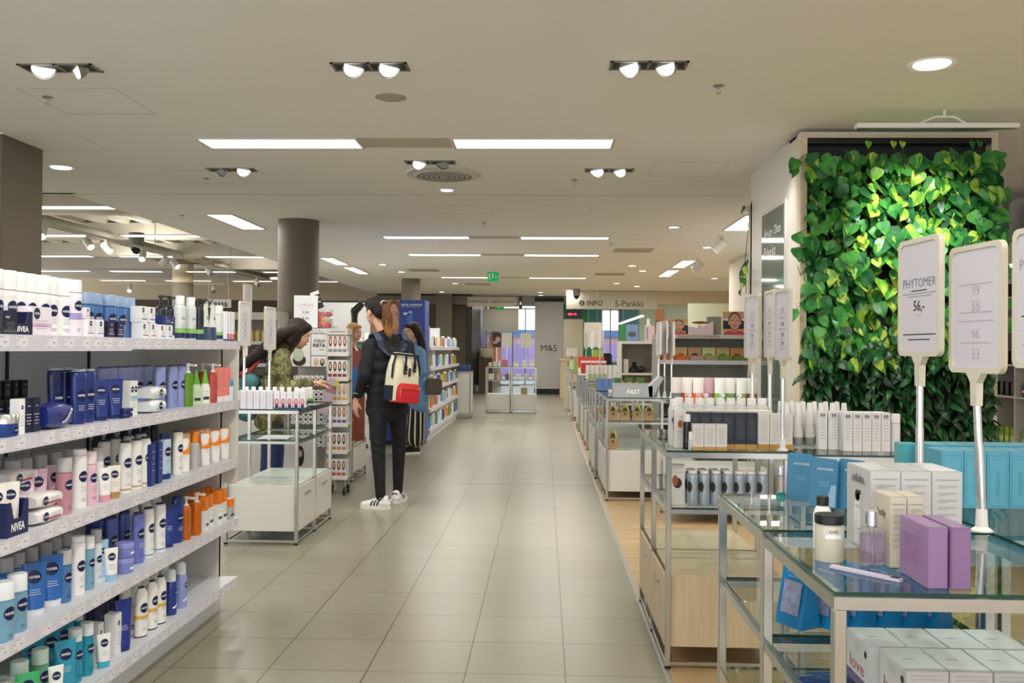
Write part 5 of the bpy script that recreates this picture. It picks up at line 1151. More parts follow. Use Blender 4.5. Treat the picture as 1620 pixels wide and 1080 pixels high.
# ---------------- paper bag table (T6)
def paperbag(name='paper_bag'):
    t = root(name); w, d, h = .085, .05, .135
    v = [(-w / 2, -d / 2, 0), (w / 2, -d / 2, 0), (w / 2, d / 2, 0), (-w / 2, d / 2, 0), (-w / 2, -d / 2, h * .62), (w / 2, -d / 2, h * .62), (w / 2, d / 2, h * .62), (-w / 2, d / 2, h * .62), (-.012, -.006, h), (.012, -.006, h), (.012, .006, h), (-.012, .006, h)]
    MB().add(v, [(3, 2, 1, 0), (0, 1, 5, 4), (1, 2, 6, 5), (2, 3, 7, 6), (3, 0, 4, 7), (4, 5, 9, 8), (5, 6, 10, 9), (6, 7, 11, 10), (7, 4, 8, 11), (8, 9, 10, 11)], mat('kraft_paper', rgb('a58a5c'), .7, noise=.12)).build('bag', t, .002, 1)
    q = MB(); q.add([(-.022, -.028, h * .62), (.022, -.028, h * .62), (.01, -.009, h * .92), (-.01, -.009, h * .92)], [(0, 1, 2, 3)], P('3c2b1d', .5)); disc(q, on_front(-.0262, h * .42), .012, .012, P('6a5233', .6)); q.add([(.02, -.0275, h * .62), (.034, -.0265, h * .62), (.022, -.007, h * 1.02), (.012, -.007, h * 1.02)], [(0, 1, 2, 3)], P('a9c15a', .5)); q.build('printed_label', t)
    return t
p = paperbag()
for i in range(4): sh(.60 + .105 * i, 8.12, .6905, p, 'small brown paper bag with dark peak, %s from left, under glass' % ORD[i], 'bag', 'brown paper bags')
sh(.60, 8.12, .4355, copy_tree(p), 'brown paper bag standing alone on the white cabinet', 'bag', s=(1.1, 1.1, 1.25))
sh(.69, 8.12, .4356, pack(.13, .08, .014, 'a9b39c', 'flat_packet', False, None), 'flat grey-green packet lying on the white cabinet', 'packet')
# the grey FAST bin
t = root('dump_bin', (.60, 8.08, z3)); gb = P('a9a9ac', .4)
MB().box(0, 0, 0, .34, .16, .006, gb).box(0, 0, .006, .34, .006, .10, gb).box(0, .154, .006, .34, .16, .12, gb).box(0, .006, .006, .006, .154, .10, gb).build('bin', t)
MB().prism([(.31, 0), (.34, 0), (.44, .17), (.405, .19), (.30, .09)], 0, .16, gb).build('curved_end', t, .003, 1)
q = MB(); lettering(q, 'FAST', .115, M_WINK, lambda u, v: (.175 + u + v * .35, -.001, .05 + v), .02); q.build('lettering', t); tag(t, 'light grey plastic display bin lettered FAST with raised end', 'display bin')
p = carton(.075, .07, .08, '5d8a35', 'green_box', logo=False, nlines=2, linecol=P('8fb35c', .5))
t = root('riser', (.9, 9.62, z3)); MB().box(-.26, -.1, 0, .26, .1, .045, M_ACRYL).build('block', t, .004); tag(t, 'clear block under the three green cubes', 'riser')
for i in range(3): sh(.755 + .12 * i, 9.62, z3 + .0455, p, 'green cube box above the grey bin, %s of three' % ('left', 'middle', 'right')[i], 'box', 'green cube boxes')
tuft = root('product_tray'); MB().box(-.16, -.06, 0, .16, .06, .03, P('dfe6da', .5)).build('tray', tuft, .004); MB().box(-.15, -.05, .03, .15, .05, .045, P('4f9a5a', .5)).build('contents', tuft); sh(.78, 9.0, z3, tuft, 'white tray with green rim behind the grey bin', 'tray')
p = carton(.06, .05, .12, '6d8bc8', 'blue_box', logo=False); 
for i in range(3): sh(.56 + .065 * i, 9.5, z3, p, 'mid blue carton %s from left behind the paper bag table' % ORD[i], 'box', 'mid blue cartons')
p = carton(.07, .05, .12, 'dda52c', 'yellow_box', logo=False, linecol=P('7a5a20', .5)); sh(.56, 9.45, .6005 + .1, p, 'yellow carton with dark print on the second glass shelf level', 'box'); p.location.z = .6005
sh(.63, 9.45, .6005, carton(.06, .05, .13, 'a83a4c', 'red_box', logo=False), 'crimson carton beside the yellow one', 'box')
p = carton(.055, .05, .1, '32405c', 'navy_box', logo=False, linecol=M_INK)
for i in range(4): sh(.72 + .07 * i, 9.46, .6005, p, 'dark navy carton on glass shelf, %s from left, under blue ones' % ORD[i], 'box', 'dark navy cartons')
p = bottle(.05, .05, .09, '1e1c22', 'caa860', .8, .2, logo=False, name='bottle')
for i in range(3): sh(.80 + .07 * i, 9.47, z3, p, 'low black bottle with gold cap, %s of three beside blue cartons' % ('left', 'middle', 'right')[i], 'bottle', 'low black bottles')
# farther tables: rows of cartons and bottles
far = [
 (13.05, [('e9e6e0', .06, .17, 8, 'white slim carton', 'box'), ('d7e2cf', .06, .10, 0, '', '')]), ]
def cartons(x0, y, z, n, w, d, h, hx, look, gap=.008, kind='box', **k):
    p = carton(w, d, h, hx, name='carton', logo=False, **k) if kind == 'box' else bottle(w, d, h, hx, k.get('cap', 'f0f0ee'), .7, .18, logo=False)
    for i in range(n): sh(x0 + (w + gap) * i, y, z, p, '%s, %s from left' % (look, ORD[i]) if n > 1 else look, 'box' if kind == 'box' else 'bottle', look + ' row' if n > 1 else None)
cartons(.60, 12.2, z3, 4, .055, .05, .1, 'b9cda6', 'pale green carton on the narrow table')
cartons(.61, 13.1, z3, 7, .055, .05, .20, 'e8e5dd', 'white slim carton standing beyond the narrow table')
cartons(.62, 14.9, z3 + .0, 5, .075, .05, .24, 'f0eae6', 'white and red carton on the fifth table', stripe=(.15, .85, 'c8323c'))
cartons(.62, 15.3, z3, 3, .14, .05, .30, 'd7433c', 'wide red and white carton behind on the fifth table', stripe=(0, .4, 'f0ece8'))
cartons(.58, 17.2, z3, 6, .07, .06, .26, '8fae3c', 'lime green carton on the sixth table')
cartons(.95, 17.5, z3, 2, .10, .06, .42, '9bb33f', 'tall lime green carton on the sixth table')
cartons(.56, 19.6, z3, 6, .07, .06, .18, 'dfe4e0', 'white carton on the farthest table')
cartons(.60, 13.1, .6005, 6, .06, .05, .13, '7f8fae', 'grey-blue carton on the shelf of the fourth table')
cartons(.60, 15.0, .6005, 5, .06, .05, .15, 'b9a78c', 'tan carton on the shelf of the fifth table')
for i, (x, y) in enumerate(((.55, 19.55), (.62, 19.75), (.53, 19.85))):
    t = root('green_tuft', (x, y + .25, z3)); q = MB(); rr = random.Random(i)
    for k in range(40): a = rr.random() * 6.28; r = rr.random() * .05; q.add([(r * math.cos(a) - .004, r * math.sin(a), 0), (r * math.cos(a) + .004, r * math.sin(a), 0), (r * 1.8 * math.cos(a), r * 1.8 * math.sin(a), .12 + rr.random() * .08)], [(0, 1, 2)], P('8fbf3a', .6))
    q.build('blades', t); MB().lathe([(.05, 0), (.055, .04)], M_WHITE, 20).build('pot', t); tag(t, 'light green grass tuft on the farthest table, %s' % ('left', 'middle', 'right')[i], 'plant', 'grass tufts')
# ---------------- left table L1
z_ = TOP + .0004
p = carton(.04, .04, .12, 'e3e1e8', 'hair_colour_box', logo=False, nlines=6)
for i in range(6): sh(-2.055 + .044 * i + .012, 6.09, z_, p, 'slim white carton at left of the table, front row, %s' % ORD[i], 'box', 'slim white cartons front left')
for i in range(6): sh(-2.055 + .044 * i + .03, 6.15, z_, copy_tree(p) if i == 0 else p, 'slim white carton at left of the table, second row, %s' % ORD[i], 'box', 'slim white cartons second row')
t = carton(.036, .036, .115, 'eceaee', 'hair_colour_box', logo=False, nlines=2, base=.1, basec='3b4468')
q = MB(); disc(q, on_front(-.0185, .045), .013, .026, P('c93a66', .5)); disc(q, on_front(-.0188, .05), .007, .014, P('e8c0b0', .5)); disc(q, on_front(-.0186, .02), .012, .01, M_NAVY); q.build('picture', t)
for i in range(5): sh(-1.775 + .043 * i - .0, 6.09, z_, t, 'slim carton with pink portrait, %s from left, left table' % ORD[i], 'box', 'slim cartons with pink portrait')
p = bottle(.036, .036, .14, 'eceaec', 'f4f4f4', .8, .25, logo=False)
for i in range(9): sh(-2.03 + .049 * i, 6.23, z_, p, 'white capped bottle behind slim cartons, %s from left' % ORD[i], 'bottle', 'white capped bottles on the left table')
t = bottle(.055, .045, .125, 'e9ecec', 'f2f2f2', .8, .2, logo=False, band=[(.05, .22, '2a4560'), (.22, .36, '6cc04a')])
for i in range(3): sh(-1.70 + .0 * i, 6.35 + .14 * i, z_, t, 'white bottle with green and navy band near the right edge, %s' % ('nearest', 'middle', 'farthest')[i], 'bottle', 'green-banded bottles on the left table')
t = root('paper_sheet', (-1.83, 6.25, .6904), .1); MB().box(-.1, -.14, 0, .1, .14, .001, M_PAPER).build('sheet', t); tag(t, 'white paper sheet lying on the middle glass shelf of left table', 'paper')
# ================================================================= PLANT WALL UNIT
LW = root('plant_wall', (1.755, 6.43, 0)); lw, lh = 1.34, 2.80
bd = M_BOARD
MB().box(0, 0, 0, .045, .1, lh, bd).box(lw - .045, 0, 0, lw, .1, lh, bd).box(.045, 0, lh - .02, lw - .045, .1, lh, bd).box(0, 0, lh, lw, .3, lh + .02, M_WHITE).build('front_frame', LW)
MB().box(.045, .09, 0, lw - .045, .1, lh - .02, mat('plant_backing', rgb('20262c'), .6, noise=.1)).box(.045, .0, lh - .06, lw - .045, .09, lh - .021, M_BLACK).build('backing_panel', LW)
MB().box(0, .1, 0, .02, 1.55, lh + .02, P('cfcac0', .4)).box(-.0, 1.50, 0, .03, 1.62, 2.58, bd).box(lw - .02, .1, 0, lw, 1.6, lh, M_WHITE).box(0.02, 1.53, 0, lw - .02, 1.55, lh, M_WHITE).build('side_cladding', LW)
vt = MB().box(-.012, .36, .5, 0, 1.10, 2.42, P('bdbdb4', .4)).build('vitrine', LW)
MB().box(-.014, .39, .55, -.0125, 1.07, 2.39, mat('vitrine_glass', rgb('56645c'), .05, spec=.8, noise=.1, scale=4)).build('glass', vt)
q = MB(); lettering(q, 'Hyvän Olon', .5, M_WINK, on_left(-.016, 2.22, .73), -.006); lettering(q, 'Palvelut', .36, M_WINK, on_left(-.016, 2.08, .80), -.006); q.build('lettering', vt)
tag(LW, 'tall living wall of green climbing leaves in a pale wooden frame', 'plant wall')
def leaf_mat(name, c1, c2, vein, gl=.35):
    m = bpy.data.materials.new(name); m.use_nodes = True; nt = m.node_tree; b = nt.nodes['Principled BSDF']
    tc = nt.nodes.new('ShaderNodeTexCoord'); n = nt.nodes.new('ShaderNodeTexNoise'); n.inputs['Scale'].default_value = 14; n.inputs['Detail'].default_value = 3
    cr = nt.nodes.new('ShaderNodeValToRGB'); cr.color_ramp.elements[0].color = (*c1, 1); cr.color_ramp.elements[1].color = (*c2, 1); cr.color_ramp.elements[0].position = .4; cr.color_ramp.elements[1].position = .6
    nt.links.new(tc.outputs['Object'], n.inputs[0]); nt.links.new(n.outputs[0], cr.inputs[0]); nt.links.new(cr.outputs[0], b.inputs['Base Color'])
    b.inputs['Roughness'].default_value = gl; b.inputs['Subsurface Weight'].default_value = 0
    return m
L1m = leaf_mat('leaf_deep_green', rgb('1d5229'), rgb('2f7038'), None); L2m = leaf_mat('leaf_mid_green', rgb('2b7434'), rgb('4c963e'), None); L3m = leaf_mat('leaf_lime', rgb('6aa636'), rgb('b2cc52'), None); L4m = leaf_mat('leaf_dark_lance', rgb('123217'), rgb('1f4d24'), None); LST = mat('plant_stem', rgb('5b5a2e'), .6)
heart = [(0, .1), (.16, .22), (.36, .2), (.48, .0), (.46, -.22), (.32, -.5), (.12, -.8), (0, -1.0)]
def heart_leaf(mb, c, s, rx, rz, ry, mt, mt2=None):
    M = Matrix.Translation(c) @ Matrix.Rotation(rz, 4, 'Z') @ Matrix.Rotation(ry, 4, 'Y') @ Matrix.Rotation(rx, 4, 'X')
    v = []; n = len(heart)
    for x, z in heart: v.append((0, -.0 + .06 * z * s * z, z * s))
    for x, z in heart: v.append((x * s, -.12 * x * s - .10 * s * z * z, z * s))
    for x, z in heart: v.append((-x * s, -.12 * x * s - .10 * s * z * z, z * s))
    v = [(a, b + .0, c_) for a, b, c_ in v]
    f1 = [(i, n + i, n + i + 1, i + 1) for i in range(n - 1)]; f2 = [(i + 1, 2 * n + i + 1, 2 * n + i, i) for i in range(n - 1)]
    mb.add(v, f1, mt, True, M); mb.add(v, f2, mt2 or mt, True, M)
def lance_leaf(mb, c, s, rx, rz, ry, mt):
    M = Matrix.Translation(c) @ Matrix.Rotation(rz, 4, 'Z') @ Matrix.Rotation(ry, 4, 'Y') @ Matrix.Rotation(rx, 4, 'X')
    v = []; K = 6
    for i in range(K + 1):
        k = i / K; w = .13 * math.sin(PI * min(.97, k * .92 + .06)) ** .8 * s; y = -.45 * s * math.sin(k * 1.6) ; z = -s * k * .75 + .15 * s * math.sin(k * 2.4)
        v += [(-w, y + .02 * s, z), (0, y, z), (w, y + .02 * s, z)]
    mb.add(v, [(3 * i + a, 3 * i + a + 1, 3 * i + a + 4, 3 * i + a + 3) for i in range(K) for a in (0, 1)], mt, True, M)
rr = random.Random(11)
fo = MB(); lo = MB(); st = MB()
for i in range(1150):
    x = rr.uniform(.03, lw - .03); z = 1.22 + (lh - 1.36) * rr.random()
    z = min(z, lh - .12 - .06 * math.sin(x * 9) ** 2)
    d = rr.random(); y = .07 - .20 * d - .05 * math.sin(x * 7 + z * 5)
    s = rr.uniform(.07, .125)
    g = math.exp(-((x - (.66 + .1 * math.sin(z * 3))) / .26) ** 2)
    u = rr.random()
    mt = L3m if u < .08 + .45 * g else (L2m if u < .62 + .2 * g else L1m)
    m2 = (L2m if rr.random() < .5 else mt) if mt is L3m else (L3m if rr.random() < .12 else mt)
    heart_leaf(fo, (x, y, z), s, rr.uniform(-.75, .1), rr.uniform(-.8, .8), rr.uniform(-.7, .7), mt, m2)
for i in range(14):                       # leaves that reach out past the frame
    sd = i % 2; x = (-.03 - rr.random() * .03) if sd == 0 else (lw + rr.random() * .06); z = rr.uniform(1.5, 2.65)
    heart_leaf(fo, (x, -.05, z), .09, -.3, rr.uniform(-.4, .4), rr.uniform(-.6, .6), L2m)
    st.path([(x, -.05, z), (x + (.08 if sd == 0 else -.08), .0, z + .06)], .002, LST, 6)
for x in (.45, .62, .68, 1.15, 1.2): st.path([(x, -.02, lh - .16), (x + .01, -.03, lh - .10), (x - .005, -.03, lh - .05)], .002, LST, 6); heart_leaf(fo, (x, -.03, lh - .06), .05, -.2, .1, .2, L3m if x < 1 else L1m)
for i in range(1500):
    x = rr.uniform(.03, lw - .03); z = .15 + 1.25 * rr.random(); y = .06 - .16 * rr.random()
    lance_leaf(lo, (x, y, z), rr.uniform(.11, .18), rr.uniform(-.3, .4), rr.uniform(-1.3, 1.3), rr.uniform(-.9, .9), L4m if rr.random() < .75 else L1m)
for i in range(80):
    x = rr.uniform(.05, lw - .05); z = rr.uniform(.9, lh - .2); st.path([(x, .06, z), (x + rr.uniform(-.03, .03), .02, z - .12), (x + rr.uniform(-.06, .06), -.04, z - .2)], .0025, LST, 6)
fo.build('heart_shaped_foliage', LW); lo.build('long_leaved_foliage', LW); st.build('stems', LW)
# another leafy tendril on the far side board
t = root('trailing_plant', (1.745, 7.95, 1.2)); q = MB()
for i in range(14): heart_leaf(q, (-.02 - .05 * rr.random(), rr.uniform(-.1, .1), rr.choice((rr.uniform(1.32, 1.36), rr.uniform(.66, .90), rr.uniform(.66, .9), rr.uniform(.6, .8)))), .06, rr.uniform(-.6, 0), rr.uniform(-1.6, .4), rr.uniform(-.6, .6), rr.choice((L2m, L3m, L1m)))
q.build('leaves', t); q = MB(); q.path([(0, 0, 1.35), (-.02, 0, 1.1), (-.04, 0, .9), (-.03, 0, .6)], .003, LST, 6); q.build('stem', t); tag(t, 'trailing leaves peeking out behind the far edge of the plant wall unit', 'plant')
# linear lamp above the plants
t = root('linear_lamp', (1.98, 5.98, 2.735)); MB().box(0, -.03, 0, 1.02, .03, .03, M_WPLAST).build('housing', t, .004); MB().box(.01, -.025, -.003, 1.01, .025, 0, M_STEEL).build('louvre', t)
MB().path([(.40, 0, .03), (.50, 0, .075), (.62, 0, .075), (.70, 0, .03)], .008, M_WPLAST).path([(.56, 0, .075), (.56, 0, H - 2.735)], .01, M_WPLAST).build('bracket', t); tag(t, 'white linear lamp bar hanging in front of the plant wall top', 'lamp')

# ================================================================= RIGHT WALL SHELVING
struct(MB().box(4.95, -6, 0, 5.1, 27, H, M_WHITEW).build('wall_right'))
struct(MB().box(4.72, 5.0, 2.45, 4.95, 14, H, M_WHITEW).build('trim_5'))
t = root('wall_shelving', (4.4, 6.3, 0)); L = 4.4
MB().box(.45, 0, 0, .5, L, 2.35, M_WHITEW).build('back_panel', t); MB().box(0, 0, 0, .45, L, .40, M_BOARD).build('base_cabinet', t)
for k in range(8): MB().box(0, L / 7 * k - .012 + (.012 if k == 0 else 0), .40, .45, L / 7 * k + .012, 2.14, M_WHITE).build('upright', t)
for z in (.43, .90, 1.2, 1.52, 1.84): MB().box(-.01, .013, z - .015, .45, L - .013, z + .0, M_SHELF).build('shelf', t)
MB().box(-.03, 0, 2.145, .5, L, 2.35, M_WHITE).build('pelmet', t); MB().box(-.02, .05, 2.125, .05, L - .05, 2.143, M_EMITC).build('light_strip', t)
tag(t, 'white wall shelving with lit pelmet at the far right behind the plant wall', 'shelf')
pic = root('framed_picture', (4.90, 9.0, 2.36)); MB().box(0, 0, 0, .04, .42, .4, P('6e6e70', .4)).build('frame', pic); MB().box(-.002, .03, .03, 0, .39, .37, P('b9bcc2', .5)).build('print', pic)
q = MB(); disc(q, on_left(-.003, .2, .22), .07, .1, P('44464e', .5)); disc(q, on_left(-.0035, .1, .2), .1, .06, P('8a8d96', .5)); q.build('portrait', pic); tag(pic, 'small framed black and white picture on the right wall above shelves', 'picture')
pic.location = (4.37, 8.95, 2.36); pic.rotation_euler = (0, 0, 0)
p1 = carton(.07, .05, .17, '8dbb3e', 'green_pouch_box', logo=False, stripe=(.2, .5, 'd7e39a')); p2 = jar(.035, .13, '7a3c2a', '27408f', .25, logo=False); p3 = carton(.06, .05, .13, '23252a', 'black_box', logo=False, linecol=M_WINK); p4 = jar(.03, .07, 'c9d2cc', '3a3a3a', .4, logo=False)
n3 = 0
for zi, z in enumerate((.4304, .9004, 1.2004, 1.5204, 1.8404)):
    for i in range(22):
        y = 8.0 + i * .105
        if abs(((y - 6.3) / (L / 7)) % 1 - .0) * (L / 7) < .06 or (1 - ((y - 6.3) / (L / 7)) % 1) * (L / 7) < .06: continue
        pr = {0: p1, 1: p3 if y > 8.85 else p2, 2: p3, 3: p4, 4: p3 if i % 3 else p4}[zi]
        nm = {0: 'green pouch', 1: 'black carton' if y > 8.85 else 'brown jar with blue lid', 2: 'black carton', 3: 'pale jar with dark lid', 4: 'black carton' if i % 3 else 'pale jar'}[zi]
        put(pr, (4.47, y, z), -PI / 2, '%s on the right wall shelving, %s shelf, %s from near end' % (nm, ('bottom', 'second', 'middle', 'fourth', 'top')[zi], ORD[min(i, 19)] if i < 20 else ('twenty-first', 'twenty-second')[i - 20]), 'box' if pr in (p1, p3) else 'jar', 'goods on the right wall shelving')
# ================================================================= FOOD SHELF FACING THE CAMERA
fx0, fx1, fy = 1.15, 2.12, 9.5
t = root('food_shelf', (fx0, fy, 0)); W_ = fx1 - fx0
MB().box(0, .42, 0, W_, .45, 1.43, P('a9a89f', .5)).build('back_panel', t)
for x in (0, W_ - .03): MB().box(x, 0, 0, x + .03, .42, 1.43, P('b9b9b4', .4)).build('side_panel', t)
for z in (.12, .45, .80, 1.20): 
    s_ = MB().box(.031, 0.005, z - .02, W_ - .031, .42, z, M_SHELF).build('shelf', t); MB().box(.031, -.006, z - .035, W_ - .031, .004, z + .008, M_LIP).build('price_rail', s_)
MB().box(0, -.01, 1.43, W_, .45, 1.47, P('cfcdc2', .4)).build('header', t); q = MB(); lettering(q, 'Kauneudelle ja terveydelle', .42, P('8c4a42', .5), on_front(-.012, 1.45, .42)); q.build('lettering', t)
tag(t, 'grey shelf of food packets facing the viewer right of the aisle', 'shelf')
cols = [('e3bd84', 'orange and tan'), ('e3bd84', 'orange and tan'), ('cfa678', 'brown berry'), ('dbe39a', 'pale green'), ('d4be80', 'herb green'), ('e0a070', 'red-brown')]
for i, (hx, nm) in enumerate(cols):
    t = carton(.135, .06, .14, hx, 'food_box', logo=False, nlines=2, lw=.4, linecol=P('7a3f2a', .5)); q = MB(); disc(q, on_front(-.0312, .05), .04, .03, P(('c9651f', 'c9651f', '5c2f3a', '8aa83a', '6f8a3a', 'a8402c')[i], .5)); q.build('picture', t)
    sh(fx0 + .12 + .146 * i, fy + .22, 1.2004, t, '%s food box standing on upper shelf, %s from left' % (nm, ORD[i]), 'box')
for i in range(6):
    t = carton(.14, .07, .055, ('d0692e', 'd0692e', 'b59a86', 'a7a070', '7a9440', '6f8a3a')[i], 'flat_food_box', logo=False, nlines=2); sh(fx0 + .12 + .146 * i, fy + .06, 1.2004, t, 'flat food packet lying before the standing ones, %s from left' % ORD[i], 'box')
for i in range(3): t = carton(.15, .1, .05 + .03 * i, ('8a9a6a', 'c99a6a', '5c7f9a')[i], 'flat_food_box', logo=False); sh(fx0 + .50 + .16 * i, fy + .12, .8004, t, 'food packet at right of the middle shelf, %s of three' % ('left', 'middle', 'right')[i], 'box')
for i in range(5): t = carton(.16, .2, .16, ('2c2a2e', '3a3034', '2a2c30', '40383a', '2f2b2e')[i], 'dark_box', logo=False); sh(fx0 + .13 + .17 * i, fy + .22, .4504, t, 'dark packet on the lower shelf of the food rack, %s' % ORD[i], 'box')
def face_poster(loc, w, h, lab, rz=0, mirror=False):
    t = root('poster', loc, rz); MB().box(-w / 2, 0, 0, w / 2, .008, h, P('d8a878', .5)).build('board', t)
    q = MB(); pl = lambda u, v, o=0.: (u, -.001 - o, v)
    patch(q, lambda u, v: pl(u, v), -w / 2, h * .25, w / 2, h * .6, P('2f3648', .6), 1); patch(q, lambda u, v: pl(u, v, .0004), -w / 2, h * .62, w / 2, h * .7, P('e9dfcf', .6), 1)
    disc(q, lambda u, v: pl(u, v + h * .02, .0008), w * .48, h * .17, P('d9505c', .6)); disc(q, lambda u, v: pl(u, v + h * .25, .0012), w * .14, h * .16, P('c98a72', .6))
    disc(q, lambda u, v: pl(u, v + h * .60, .0014), w * .27, h * .38, P('4a342c', .6)); disc(q, lambda u, v: pl(u, v + h * .57, .0018), w * .23, h * .34, P('dba68c', .6))
    for s_ in (-1, 1): disc(q, lambda u, v: pl(u + s_ * w * .1, v + h * .62, .0024), w * .055, h * .014, P('53362c', .6)); disc(q, lambda u, v: pl(u + s_ * w * .25, v + h * .52, .0016), w * .04, h * .08, P('d29b82', .6))
    disc(q, lambda u, v: pl(u, v + h * .38, .0024), w * .08, h * .03, P('b24a4e', .6)); disc(q, lambda u, v: pl(u, v + h * .5, .0024), w * .035, h * .03, P('c58b72', .6))
    q.build('picture', t); tag(t, lab, 'poster'); return t
face_poster((1.955, fy + .1, 1.472), .24, .24, 'square poster of a resting woman\'s face on the food shelf')
face_poster((1.385, fy + .12, 1.472), .19, .16, 'smaller poster of a woman\'s face, left of the leaf vase')
t = root('pink_leaflet', (1.60, fy + .12, 1.472)); MB().prism([(-.14, 0), (.14, 0), (.14, .14), (.0, .07), (-.14, .09)], 0, .006, P('ead5d8', .5)).build('card', t); MB().ell((-.0, -.01, .125), (.085, .01, .014), P('8a4f36', .6)).build('chocolate', t); MB().box(.0, 0.008, .07, .003, .012, .125, P('8a4f36', .6)).build('prop', t); tag(t, 'pale pink card with brown bar on the food shelf header', 'card')
t = root('grey_stand', (1.77, fy + .2, 1.472)); MB().box(-.07, 0, 0, .07, .1, .19, P('8d9080', .6)).build('block', t, .003); tag(t, 'grey green block behind the big face poster', 'block')
t = root('poster', (1.20, fy + .2, 1.472)); MB().box(-.05, 0, 0, .05, .008, .26, P('c98a5a', .5)).build('board', t); MB().box(-.045, -.002, .06, .045, 0, .14, P('28303c', .5)).build('picture', t); tag(t, 'narrow poster strip at the left end of the food shelf', 'poster')
# protein pouches on the oak table row (behind white bottles)
tb = root('display_table', (.95, 7.0, 0)); W_ = .74
for x in (0, W_):
    for y in (0, .5): l = MB().box(x - .01, y - .01, 0.01, x + .01, y + .01, .90, M_CHROME).build('leg', tb); MB().box(x - .01, y - .01, 0, x + .01, y + .01, .0099, M_BLACK).build('rubber_foot', l)
MB().box(-.01, -.01, .901, W_ + .01, .51, .909, M_GLASS).build('glass_top', tb); MB().box(.011, .011, .08, W_ - .011, .489, .42, M_WHITE).build('cabinet', tb); tag(tb, 'chrome table with upright snack pouches before the food shelf', 'display table')
pz = .9095
pp = [('d9d3cf', '6f6d78', 'grey striped'), ('efe9e4', 'e9622c', 'white and orange'), ('efe9e4', 'e9622c', 'white and orange'), ('c9a3ad', 'a33a5c', 'pink striped'), ('f0f2ea', '7cc244', 'white and green'), ('e9ebe6', '6f9a4a', 'white and dark green'), ('e9ebe6', '8a9a5a', 'white and olive'), ('dcd8cf', '9a4a4a', 'white and red')]
for i, (a, b2, nm) in enumerate(pp):
    t = pouch(.085, .19, a, b2, d=.045, text=('BO', .42, .3, 'f6f2ee') if 'orange' in nm else None); sh(1.01 + .088 * i * .93, 7.1 + .02 * (i % 2), pz, t, '%s upright pouch, %s from left before food shelf' % (nm, ORD[i]), 'pouch')
# ================================================================= WHITE BOOKCASES AND THE BACK RIGHT
def bookcase(x, y, w, h, d, lab, n=3, rz=0):
    t = root('open_cabinet', (x, y, 0), rz); MB().box(0, 0, 0, .04, d, h, M_WHITE).box(w - .04, 0, 0, w, d, h, M_WHITE).box(.04, d - .02, 0, w - .04, d, h, P('9d968a', .5)).box(.04, 0, h - .04, w - .04, d - .02, h, M_WHITE).build('carcass', t)
    for k in range(n): z = .08 + (h - .1) * k / n; MB().box(.041, .002, z - .03, w - .041, d - .021, z, M_WHITE).build('shelf', t)
    tag(t, lab, 'cabinet'); return t
bookcase(1.09, 13.6, .54, 1.44, .4, 'white open cabinet with black ornament, left of two')
bookcase(1.64, 13.6, .42, 1.44, .4, 'white open cabinet with stacked towels, right of two')
t = root('ornament', (1.33, 13.75, .08 + 1.34 * 2 / 3 + .0005)); MB().lathe([(.09, 0), (.1, .03), (.06, .08), (.03, .1), (.035, .16)], M_BLACK, 20).build('body', t); MB().ell((.1, 0, .05), (.07, .05, .05), M_BLACK).build('bowl', t); tag(t, 'black ornament inside the white open cabinet', 'ornament')
for i, (x, hx) in enumerate(((1.11, 'e0ddd6'), (1.2, 'd5d0c8'))): sh(x, 13.75, .08 + 1.34 * 2 / 3 + .0005, carton(.07, .1, .2, hx, 'storage_box', logo=False), 'pale upright box beside black ornament, %s one' % ('left', 'right')[i], 'box')
for i, (z, hx, nm) in enumerate(((.08 + 1.34 * 2 / 3, 'e2dcd6', 'white'), (.08 + 1.34 / 3, '2f6b78', 'dark teal'), (.08 + 1.34 / 3 + .071, '9fc2c8', 'pale blue'))): t = pack(.22, .2, .07, hx, 'folded_towel', False, None); sh(1.85, 13.78, z + .0005, t, 'folded %s towel in the right white cabinet' % nm, 'towel')
t = root('poster', (1.1, 13.62, 1.445)); MB().box(0, 0, 0, .27, .01, .24, P('7f9ac2', .5)).box(-.0, -.002, .0, .09, 0, .24, P('3f8a4a', .5)).build('board', t); MB().ell((.18, -.004, .1), (.06, .004, .04), P('5a5f66', .5)).build('picture', t); tag(t, 'blue and green poster standing on the left white cabinet', 'poster')
face_poster((1.78, 13.65, 1.445), .29, .32, 'poster of a woman\'s face on the right white cabinet')
t = root('poster', (1.47, 13.66, 1.445)); MB().box(0, 0, 0, .14, .01, .22, P('e3c3c0', .5)).build('board', t); MB().box(.02, -.002, .02, .05, 0, .2, P('7da0c8', .5)).build('picture', t); tag(t, 'small pink and blue poster between the cabinet posters', 'poster')
t = bottle(.09, .09, .34, 'e6d3c8', 'f0ece6', .5, .25, logo=False, name='dummy_bottle'); sh(1.55, 13.9, 1.4405, t, 'large display bottle standing on the white cabinet tops', 'bottle')
